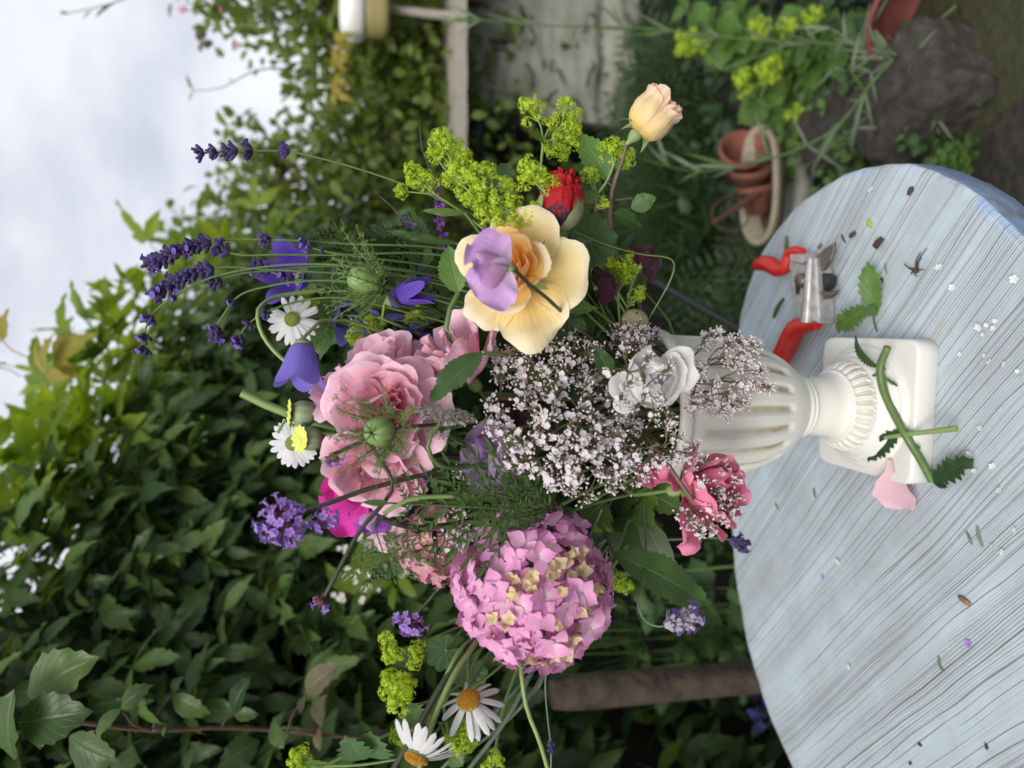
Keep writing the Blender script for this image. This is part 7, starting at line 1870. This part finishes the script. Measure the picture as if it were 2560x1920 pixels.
def build_mantle():
    mantle("forked spray of lady's mantle against the stone block, tallest of the lime sprays", [(1150, 238, 27, 0), (1221, 231, 18, 1), (1192, 266, 18, 0), (1236, 255, 20, 1), (1229, 280, 22, 1), (1192, 319, 18, 1), (1232, 305, 20, 1), (1214, 326, 17, 1), (1205, 300, 14, 1), (1243, 285, 14, 1)], [(1174, 304, .50), (1200, 300, .50)], .50, 1, stem=[P(1167, 359, .505), P(1185, 470, .53), into_urn(71)], leaves=[((1176, 306, .50), (1150, 292, .49), .5, 'mid_leaf')])
    mantle("compact lime spray of lady's mantle resting on the red poppy bud", [(1150, 370, 27, 0), (1168, 385, 22, 0), (1187, 400, 21, 0), (1200, 408, 15, 0), (1140, 388, 18, 0)], [(1185, 425, .465)], .465, 2, stem=[P(1215, 450, .49), P(1230, 560, .53), into_urn(72)])
    mantle("broad lime bank of lady's mantle just above the cream rose", [(1024, 377, 23, 1), (1054, 373, 19, 1), (1085, 395, 15, 1), (1046, 413, 25, 1), (1010, 428, 19, 1), (1106, 410, 18, 2), (1079, 446, 24, 2), (1054, 464, 24, 2), (1083, 475, 19, 2), (1112, 443, 20, 2), (1134, 470, 24, 2), (1152, 453, 17, 2), (1035, 440, 16, 1), (1118, 478, 16, 2)], [(1090, 520, .50), (1060, 430, .49), (1105, 455, .475)], .475, 3, leaves=[((1062, 425, .49), (1100, 348, .50), .3, 'rose_leaf'), ((1090, 420, .48), (1120, 440, .475), .5, 'mantle_leaf')])
    mantle("softer lime spray of lady's mantle set further back on the left of the bank", [(955, 308, 26, 1), (973, 344, 33, 1), (1003, 351, 22, 1), (984, 388, 22, 1), (990, 320, 18, 1), (940, 335, 16, 1), (1005, 385, 18, 1)], [(1060, 480, .54), (1000, 400, .53)], .53, 4)
    mantle("small blurred lime spray of lady's mantle beside the tall toadflax", [(890, 366, 15, 1), (908, 395, 23, 1), (926, 395, 20, 1), (868, 413, 14, 1), (915, 380, 14, 1)], [(1050, 500, .58), (940, 420, .57)], .57, 5)
    mantle("lime spray of lady's mantle under the peach rosebud", [(1327, 328, 27, 1), (1350, 340, 20, 1), (1310, 322, 16, 1), (1274, 381, 17, 0), (1302, 439, 14, 0), (1340, 350, 18, 1), (1282, 372, 12, 0)], [(1290, 420, .495), (1325, 358, .485)], .487, 6, stem=[P(1285, 500, .52), into_urn(76)], leaves=[((1290, 415, .49), (1262, 440, .49), .5, 'mid_leaf')])
    mantle("dim lime spray of lady's mantle to the right of the cream rose", [(1323, 574, 28, 0), (1352, 570, 22, 0), (1345, 599, 19, 0), (1312, 585, 19, 0), (1374, 643, 16, 1), (1300, 570, 16, 0), (1365, 585, 14, 0), (1382, 628, 12, 1)], [(1335, 630, .55), (1355, 665, .555)], .545, 7, stem=[P(1340, 700, .56), into_urn(77)])
    mantle("bright lime clump of lady's mantle left of the hanging oxeye daisy", [(858, 1486, 34, 0), (868, 1514, 24, 0), (845, 1470, 20, 0), (878, 1480, 20, 0), (867, 1500, 20, 0)], [(885, 1530, .49), (930, 1560, .495)], .485, 8, stem=[P(1000, 1480, .52), P(1080, 1380, .55), into_urn(78)], leaves=[((880, 1520, .488), (905, 1570, .48), .6, 'mid_leaf')])
    mantle("lime clump of lady's mantle below the hanging oxeye daisy", [(996, 1590, 28, 0), (988, 1613, 21, 0), (1010, 1580, 16, 0), (975, 1600, 16, 0)], [(975, 1625, .48), (950, 1560, .49)], .48, 9, stem=[P(960, 1500, .51), P(1060, 1380, .55), into_urn(79)], leaves=[((975, 1625, .48), (1000, 1655, .475), .6, 'mid_leaf')])
    mantle("twin lime tufts of lady's mantle left of the pleated leaf", [(839, 1381, 17, 0), (850, 1406, 18, 0), (843, 1421, 14, 0), (862, 1412, 12, 0), (901, 1402, 16, 1), (897, 1428, 15, 1), (905, 1415, 12, 1)], [(875, 1405, .53), (905, 1400, .535), (960, 1385, .54)], .53, 10, stem=[P(1020, 1340, .56), into_urn(80)])
    mantle("lime tuft of lady's mantle between the two oxeye daisies", [(867, 1591, 19, 0), (901, 1594, 19, 0), (885, 1602, 16, 0)], [(905, 1570, .50), (950, 1520, .51)], .50, 11, stem=[P(1040, 1400, .55), into_urn(81)])
    mantle("lowest lime tuft of lady's mantle, cut by the lower left picture edge", [(652, 1626, 18, 0), (640, 1645, 16, 0), (660, 1650, 14, 0)], [(700, 1655, .50), (860, 1640, .50)], .50, 12, stem=[P(1000, 1500, .53), into_urn(82)], leaves=[((700, 1652, .50), (672, 1640, .49), .7, 'mid_leaf'), ((790, 1640, .50), (745, 1590, .49), .45, 'mantle_leaf'), ((820, 1640, .50), (800, 1580, .49), .5, 'mantle_leaf')])
    mantle("small lime tuft of lady's mantle near the hanging lavender stalk", [(1069, 1638, 17, 0), (1056, 1656, 14, 0), (1080, 1650, 12, 0)], [(1065, 1665, .49)], .49, 13, stem=[P(1080, 1560, .52), into_urn(83)])
    mantle("shaded lime tufts of lady's mantle among the violet bells", [(775, 723, 20, 0), (809, 703, 19, 0), (790, 735, 14, 0), (905, 678, 17, 1), (665, 648, 18, 2), (885, 690, 12, 1), (680, 660, 12, 2)], [(840, 725, .58), (925, 700, .58), (740, 680, .59)], .575, 14)
    mantle("lime tuft of lady's mantle peeping out below the hydrangea", [(1198, 1432, 15, 0), (1330, 1250, 22, 1), (1350, 1262, 18, 1), (1205, 1420, 12, 0)], [(1215, 1390, .55), (1310, 1230, .55)], .55, 15)
    mantle_leaf("big pleated lady's mantle leaf right of the cream rose", P(1275, 520, .51), (.15, -.1, 1), 62*mp(.51), 1, stem=[P(1280, 600, .54), into_urn(84)], roll=-1.35)
    mantle_leaf("round pleated leaf just left of the dangling stalks under the hydrangea", P(962, 1405, .53), (-.2, -.1, 1), 44*mp(.53), 2, stem=[P(990, 1370, .55), into_urn(85)], roll=2.2)
    mantle_leaf("round pleated leaf behind the hanging oxeye daisy", P(1015, 1450, .55), (-.1, .1, 1), 40*mp(.55), 3, stem=[P(1040, 1400, .56), into_urn(86)], roll=2.9)
    mantle_leaf("shaded pleated leaf behind the poppy bud", P(1230, 470, .54), (.1, .2, 1), 50*mp(.54), 4, stem=[P(1260, 560, .56), into_urn(87)], roll=.5)

def build_sweet_peas():
    sweet_pea('lilac sweet pea lying on the cream rose', P(1098, 578, .41), (-.10, .22, .95), 97*mp(.415), 1, ('lilac', 'lilac_pink', 'keel'), roll=math.pi/2 + .12, stem=[P(1112, 590, .41), P(1140, 612, .42), P(1163, 629, .428), P(1240, 700, .48), into_urn(91)], stem_mat='stem_dark')
    sweet_pea('pale mauve sweet pea below the wild carrot, upper of the pair', P(1070, 985, .50), (-.1, .1, 1), 78*mp(.5), 2, ('mauve', 'mauve'), roll=1.25, stem=[P(1150, 960, .53), into_urn(92)])
    sweet_pea('pale mauve sweet pea below the wild carrot, lower of the pair', P(1065, 990, .49), (.1, -.1, 1), 80*mp(.49), 3, ('mauve', 'lilac'), roll=-2.5, stem=[P(1120, 965, .53), into_urn(93)])
    sweet_pea('dark maroon sweet pea in the shade beside the valerian cloud', P(1110, 925, .515), (-.1, .2, 1), 62*mp(.515), 4, ('maroon', 'maroon'), roll=.8, stem=[P(1180, 930, .55), into_urn(94)])
    sweet_pea('dark maroon sweet pea at the right, above the round pale bud', P(1385, 575, .54), (.3, .2, .9), 52*mp(.54), 5, ('maroon', 'maroon'), roll=-.9, stem=[P(1400, 545, .54), P(1370, 600, .55), into_urn(95)])
    sweet_pea('dark maroon sweet pea hidden under the right cream petal', P(1290, 622, .53), (0, 0, 1), 46*mp(.53), 6, ('maroon', 'maroon'), roll=-1.3, stem=[P(1320, 680, .56), into_urn(96)])
    sweet_pea('magenta sweet pea jutting out left of the pink roses', P(790, 1075, .525), (-.1, -.1, 1), 94*mp(.525), 7, ('magenta', 'magenta'), roll=1.35, stem=[P(850, 1080, .54), into_urn(97)])
    sweet_pea('purple sweet pea under the magenta one', P(810, 1105, .53), (.1, -.2, 1), 52*mp(.53), 8, ('purple', 'lilac'), roll=2.5, stem=[P(880, 1090, .55), into_urn(98)])
    sweet_pea('second purple sweet pea glimpsed behind the carrot leaves', P(880, 1060, .55), (0, 0, 1), 54*mp(.55), 9, ('purple', 'purple'), roll=.4, stem=[P(940, 1050, .57), into_urn(99)])
    sweet_pea('pale pink sweet pea petal showing beneath the carrot leaves', P(830, 1150, .55), (0, -.2, 1), 44*mp(.55), 10, ('pink_soft', 'pink_soft'), roll=-2.8, stem=[P(900, 1120, .57), into_urn(100)])

def build_spikes():
    spike('taller purple toadflax spike rising past the lime spray', .60, [(907, 271), (912, 320), (930, 370), (944, 430), (952, 500), (970, 560), (1100, 640)], 1, 44, 8, .33)
    spike('shorter purple toadflax spike leaning left under the tall one', .60, [(818, 422), (845, 445), (870, 472), (920, 520), (1050, 600)], 2, 22, 8, .30)
    # wild carrot seen from the edge
    c = P(968, 890, .475); Mr = frame(c, (.30, .92, .30)); Mi = inv(Mr); root = thing('wild_carrot', 'flat white wild carrot head seen edge on beside the rose leaf', 'wild carrot', Mr)
    R0 = 82*mp(.475); r_ = np.random.default_rng(4); st = star5(R0*.035, .5); va = st.arr(); Ms = []; rays = MB()
    for i in range(44):
        q = math.sqrt((i + .5)/44); a = i*2.39996; p = np.array([R0*q*math.cos(a), R0*q*math.sin(a)*.6, -R0*.10*q*q])
        rays.tube(cr([(0, 0, -R0*.55), p*.5 + np.array([0, 0, -R0*.32]), p - np.array([0, 0, R0*.08])], 6), R0*.008, 3)
        for j in range(16):
            o = r_.normal(0, R0*.055, 3)*np.array([1, 1, .35]); Ms.append(fz(p + o, nz(np.array([o[0]*6, o[1]*6, R0*.6]) + r_.normal(0, .004, 3)), r_.uniform(0, 6), r_.uniform(.8, 1.3)))
            rays.tube([p - np.array([0, 0, R0*.08]), p + o], R0*.004, 3)
    mb = MB(); scatter(mb, [va], Ms, r_.random(len(Ms))); mb.build('florets', M_['carrot'], root, kind='stuff')
    rays.build('rays', M_['stem'], root)
    for i in range(7):
        g = feather(R0*.8, 600 + i, 5, .3); g.build('bract', M_['fern'], root, fyz((0, 0, -R0*.55), (math.cos(i*.9), math.sin(i*.9)*.7, -.1), (0, 0, 1)))
    stem_to(root, Mi, [tf(Mr, [0, 0, -R0*.55]), P(1010, 965, .50), P(1100, 985, .54), into_urn(101)], .0014, 'stem')

def build_greens():
    def lone(name, label, cat, parts, stem, mat='stem', r=.0013, group=None):
        base = P(*parts[0][0]); Mr = fz(base, (0, 0, 1)); Mi = inv(Mr); root = thing(name, label, cat, Mr, group)
        for k, (a, b, m, w, ns, serr, up) in enumerate(parts):
            leaf_part(root, Mi, P(*a), P(*b), up, m, w, ns, serr, seed=int(a[0] + k), bend=-.45, nu=6)
        if stem: stem_to(root, Mi, stem, r, mat, name='leaf_stalk', n=24)
        return root
    lone('rose_leaf', 'mid green rose leaf lying in front of the loose pink rose', 'leaf', [((1042, 762, .455), (924, 868, .445), 'rose_leaf', .20, 13, .14, (.5, -.8, .3))], [P(1042, 762, .455), P(1075, 764, .47), P(1150, 790, .52), into_urn(111)], 'stem_light')
    lone('toothed_leaf', 'bright toothed leaf tucked under the left of the cream rose', 'leaf', [((990, 634, .50), (966, 528, .50), 'mid_leaf', .30, 12, .16, (-.3, -.9, .2))], [P(990, 634, .50), P(975, 660, .495), P(964, 711, .49), P(972, 740, .495), P(1000, 770, .52), into_urn(112)], 'stem', .0019)
    lone('dark_leaf', 'dark leaf in the shade behind the loose pink rose', 'leaf', [((1110, 780, .545), (1010, 690, .53), 'dark_leaf', .36, 10, .12, (0, -1, .2))], [P(1110, 780, .545), into_urn(113)])
    lone('dark_leaf', 'dark leaf beneath the lower petals of the cream rose', 'leaf', [((1130, 760, .54), (1085, 665, .53), 'dark_leaf', .42, 10, .12, (0, -1, .2))], [P(1130, 760, .54), into_urn(114)])
    lone('hydrangea_leaf', 'long pointed dark leaf hanging under the hydrangea toward the table', 'leaf', [((1325, 1195, .52), (1546, 1308, .515), 'rose_leaf', .17, 16, .12, (.6, -.7, .5))], [P(1325, 1195, .52), P(1300, 1120, .55), into_urn(115)])
    lone('woolly_leaf', 'grey woolly leaf hanging behind the hot pink rose', 'leaf', [((1375, 1100, .56), (1466, 1266, .55), 'grey_leaf', .15, 14, .05, (.6, -.7, .5))], [P(1375, 1100, .56), P(1390, 1000, .57), into_urn(116)], 'stem_grey')
    lone('woolly_leaf', 'dim curling grey green leaf between hydrangea and hot pink rose', 'leaf', [((1352, 1080, .57), (1318, 1215, .56), 'grey_leaf', .14, 12, .05, (.8, -.6, .2))], [P(1352, 1080, .57), into_urn(117)], 'stem_grey')
    lone('ivy_leaf', 'pale green ivy-like leaf touching the top of the hydrangea', 'leaf', [((1310, 1082, .52), (1255, 1128, .51), 'mid_leaf', .55, 5, .5, (0, -.9, .4))], [P(1310, 1082, .52), P(1340, 1020, .55), into_urn(118)])
    lone('small_leaf_sprig', 'two small bright leaves right of the lower cream petal', 'leaf', [((1225, 672, .51), (1290, 664, .50), 'mid_leaf', .22, 8, .14, (.3, -.8, .5)), ((1240, 690, .51), (1268, 712, .50), 'rose_leaf', .3, 8, .14, (.2, -.8, .5))], [P(1225, 672, .51), P(1250, 760, .54), into_urn(119)])
    lone('lance_leaf', 'slim lance shaped leaf crossing below the toadflax', 'leaf', [((1005, 460, .55), (908, 455, .55), 'mid_leaf', .09, 10, .02, (-.3, -.8, .3))], [P(1005, 460, .55), P(1080, 560, .56), into_urn(120)])
    lone('lance_leaf', 'slim leaf among the lavender stems nearest the striped pod', 'leaf', [((985, 525, .555), (822, 498, .555), 'rose_leaf', .06, 10, .02, (-.3, -.8, .3))], [P(985, 525, .555), P(1100, 620, .57), into_urn(121)])
    lone('lance_leaf', 'slim leaf slanting behind the lavender above the violet bell', 'leaf', [((720, 560, .575), (640, 605, .57), 'rose_leaf', .10, 8, .02, (-.3, -.8, .3))], [P(720, 560, .575), P(950, 600, .58), into_urn(122)])
    lone('starry_leaf', 'lime star shaped leaf above the hydrangea shoulder', 'leaf', [((1300, 1130, .545), (1322, 1112, .54), 'mantle', .4, 5, .3, (0, -.9, .3)), ((1300, 1130, .545), (1285, 1150, .54), 'mantle', .4, 5, .3, (0, -.9, .3)), ((1300, 1130, .545), (1322, 1148, .54), 'mantle', .4, 5, .3, (0, -.9, .3))], [P(1300, 1130, .545), into_urn(123)])
    lone('valerian_leaf', 'pointed green leaf stuck between valerian and white peony', 'leaf', [((1318, 815, .475), (1288, 750, .465), 'rose_leaf', .26, 9, .06, (.3, -.9, .3))], [P(1318, 815, .475), into_urn(124)])
    lone('urn_leaf', 'dark leaf against the urn flutes below the white peony', 'leaf', [((1400, 880, .52), (1460, 905, .51), 'dark_leaf', .36, 8, .06, (.3, -.9, .3))], [P(1400, 880, .52), into_urn(125)])
    # feathery carrot leaves
    for k, (a, b, up, lab, L) in enumerate((((1250, 1100, .50), (850, 1090, .46), (.1, -.9, .3), 'longest feathery carrot leaf spreading left over the small hydrangea', 1), ((1230, 1110, .49), (985, 1045, .465), (.3, -.9, .2), 'feathery carrot leaf under the pale mauve sweet peas', 1), ((1215, 1090, .485), (1045, 1130, .46), (-.1, -.9, .3), 'short feathery carrot leaf touching the hydrangea', 1), ((808, 1136, .475), (852, 1258, .49), (0, -1, .1), 'blue green carrot leaf drooping alone beside the small hydrangea', 1))):
        a_, b_ = P(*a), P(*b); Lw = np.linalg.norm(b_ - a_); M = fyz(a_, b_ - a_, up)
        root = thing('carrot_leaf', lab, 'leaf', M, 'feathery carrot leaves')
        feather(Lw, 700 + k, 10 if k != 3 else 7, .34 if k != 3 else .62).build('frond', M_['fern'], root)
        if k != 3: stem_to(root, inv(M), [a_, (a_ + into_urn(130 + k))/2, into_urn(130 + k)], .0014, 'stem')
        else: stem_to(root, inv(M), [a_, P(812, 1112, .48), P(870, 1090, .49), P(1000, 1080, .52), into_urn(133)], .0009, 'stem')
    for k, (x, y, dx, dy, nm) in enumerate(((800, 560, -120, -30, 'among the lavender stems'), (880, 600, -150, 20, 'over the striped pod'), (900, 690, -130, 10, 'between the violet bells'), (960, 560, -140, -40, 'under the toadflax'), (1010, 640, -110, -60, 'left of the bright toothed leaf'), (760, 700, -110, -20, 'beside the white daisy'), (1330, 560, 20, 90, 'right of the pleated leaf'), (1310, 680, 60, 80, 'above the round pale bud'))):
        a_, b_ = P(x, y, .60), P(x + dx, y + dy, .585); M = fyz(a_, b_ - a_, (0, -1, .3)); Lw = np.linalg.norm(b_ - a_)
        root = thing('feathery_sprig', 'fine feathery green sprig ' + nm, 'foliage', M, 'feathery filler sprigs')
        feather(Lw, 800 + k, 8, .5).build('frond', M_['fern'], root); stem_to(root, inv(M), [a_, (a_ + into_urn(240 + k))/2, into_urn(240 + k)], .0011, 'stem')
    # stalks of their own
    stalks = [('looping green stalk curling in front of the pink roses', [(952, 914, .455), (928, 945, .455), (924, 968, .455), (938, 996, .46), (964, 1009, .47), (1042, 1003, .49), (1180, 960, .54)], .0017, 'stem'),
              ('thick dark green stalk bowed under the carrot leaves', [(822, 1120, .49), (880, 1138, .49), (950, 1136, .495), (1020, 1122, .51), (1200, 1040, .55)], .0021, 'stem_dark'),
              ('bowed pale green stalk lying along the carrot leaf', [(828, 1110, .465), (880, 1080, .465), (950, 1072, .47), (1060, 1075, .48), (1230, 1030, .53)], .0017, 'stem_light'),
              ('yellowish stalk arching above the valerian cloud', [(1042, 765, .475), (1090, 760, .475), (1130, 745, .48), (1165, 730, .49), (1250, 760, .53)], .0012, 'straw'),
              ('reddish stem in shade between valerian and hydrangea', [(1280, 1110, .555), (1350, 1040, .56), (1430, 960, .57)], .004, 'stem_red'),
              ('thin bleached stalk behind the maroon sweet pea', [(1240, 500, .49), (1300, 525, .50), (1390, 550, .52), (1450, 560, .53)], .0006, 'stem_light'),
              ('thick pale stalk hanging from under the hydrangea, leftmost of the dangling bundle', [(848, 1665, .47), (900, 1575, .475), (960, 1470, .485), (1010, 1405, .50), (1060, 1340, .54), (1200, 1150, .58)], .0024, 'stem_dark'),
              ('bright pale green dangling stalk crossing the lower oxeye daisy', [(905, 1665, .465), (935, 1560, .472), (985, 1450, .485), (1020, 1400, .50), (1100, 1300, .55), (1250, 1100, .58)], .0022, 'stem_light'),
              ('second bright dangling stalk beside the lower oxeye daisy', [(915, 1600, .478), (935, 1530, .482), (990, 1410, .495), (1030, 1370, .52), (1200, 1150, .58)], .0016, 'stem_light'),
              ('grey green dangling stalk sweeping from the hydrangea to the lower left', [(1010, 1665, .48), (1100, 1545, .49), (1140, 1470, .50), (1165, 1420, .51), (1250, 1200, .56)], .0018, 'stem_grey'),
              ('grey green dangling stalk crossing its neighbours at the lower middle', [(1000, 1630, .485), (1080, 1570, .49), (1140, 1510, .495), (1185, 1430, .51), (1260, 1200, .57)], .0015, 'stem_grey'),
              ('bluish dangling stalk bent outward below the hydrangea', [(950, 1665, .50), (1050, 1560, .50), (1110, 1495, .505), (1175, 1420, .52), (1270, 1200, .57)], .0014, 'stem_grey'),
              ('light green dangling stalk bowing toward the wooden post', [(1185, 1668, .485), (1165, 1600, .485), (1138, 1530, .487), (1126, 1450, .49), (1130, 1380, .52), (1230, 1150, .57)], .0018, 'stem_light'),
              ('short grey dangling stalk looping right below the hydrangea', [(1150, 1500, .50), (1172, 1470, .50), (1178, 1430, .51), (1195, 1380, .53), (1260, 1150, .57)], .0014, 'stem_grey')]
    for lab, pts, r, m in stalks:
        w = [P(*p) for p in pts]; Mr = fz(w[0], (0, 0, 1)); root = thing('stalk', lab, 'stem', Mr, 'loose stalks of the bouquet')
        stem_to(root, inv(Mr), w + [into_urn(int(pts[0][0]))], [r*.85, r, r], m, n=40)
    # leafy sprigs that fill the inside of the bouquet
    r_ = random.Random(77)
    fills = [(1000, 700, .60), (1080, 720, .585), (1180, 740, .57), (1250, 740, .57), (1280, 660, .575), (1330, 640, .58), (1100, 880, .565), (1180, 1040, .56), (1250, 1060, .56), (1300, 1010, .565), (1150, 1150, .57), (1050, 1090, .575), (980, 1080, .58), (1320, 1130, .58), (900, 950, .58), (930, 700, .60), (860, 560, .61), (960, 560, .60), (1230, 560, .57), (1360, 1060, .575), (1120, 650, .58), (760, 640, .62), (1250, 880, .54), (1180, 870, .55), (1290, 960, .545)]
    names = ['behind the loose pink rose', 'under the cream rose stem', 'under the lowest cream petal', 'above the valerian bank', 'right of the cream rose', 'below the dim lime spray', 'behind the maroon sweet pea', 'behind the valerian fringe', 'between valerian and hydrangea', 'beside the reddish stem', 'behind the hydrangea crown', 'behind the carrot leaves', 'behind the purple sweet peas', 'over the woolly leaf', 'behind the poppy capsules', 'left of the bright toothed leaf', 'behind the striped pod', 'under the slim leaves', 'under the poppy bud', 'above the hot pink rose', 'behind the cream rose', 'among the violet bells', 'inside the valerian cloud', 'under the upper valerian', 'next to the crimson bloom']
    for k, ((x, y, Y), nm) in enumerate(zip(fills, names)):
        c = P(x, y, Y); e = into_urn(200 + k); Mr = fz(c, (0, 0, 1)); Mi = inv(Mr)
        root = thing('leafy_sprig', 'shaded leafy sprig ' + nm, 'foliage', Mr, 'filler foliage inside the bouquet')
        stem_to(root, Mi, [c + nz(c - e)*.03, c, e], .0014, 'stem_dark')
        L = r_.uniform(.038, .055); me = grid_mesh(blade(L, [(0, .03), (.15, .2), (.42, .30), (.7, .2), (1, 0)], ns=7, serr=.18, fold=.2, bend=-.6, bend0=.15, ruf=.03, seed=k), 'leaf', ('dark_leaf', 'rose_leaf', 'dark_leaf', 'mid_leaf')[k % 4])
        for j in range(9):
            q = c + nz(c - e)*r_.uniform(-.03, .03)
            put('leaf', me, root, Mi @ fyz(q, (r_.gauss(0, 1), r_.gauss(-.1, .6), r_.gauss(.15, .8)), (r_.gauss(0, .4), -1, r_.gauss(.4, .4)), r_.uniform(.7, 1.15)))
# ------------------------------------------------------------------ build everything
build_ground()
build_hedge()
build_shrubs()
build_shelf()
build_low_growth()
build_right_side()
build_vine()
build_table()
build_urn()
build_secateurs()
build_roses()
build_hydrangeas()
build_bells()
build_daisies()
build_pods()
build_lavenders()
build_verbenas()
build_sweet_peas()
build_spikes()
build_mantle()
build_greens()
build_valerian()
build_cuttings()
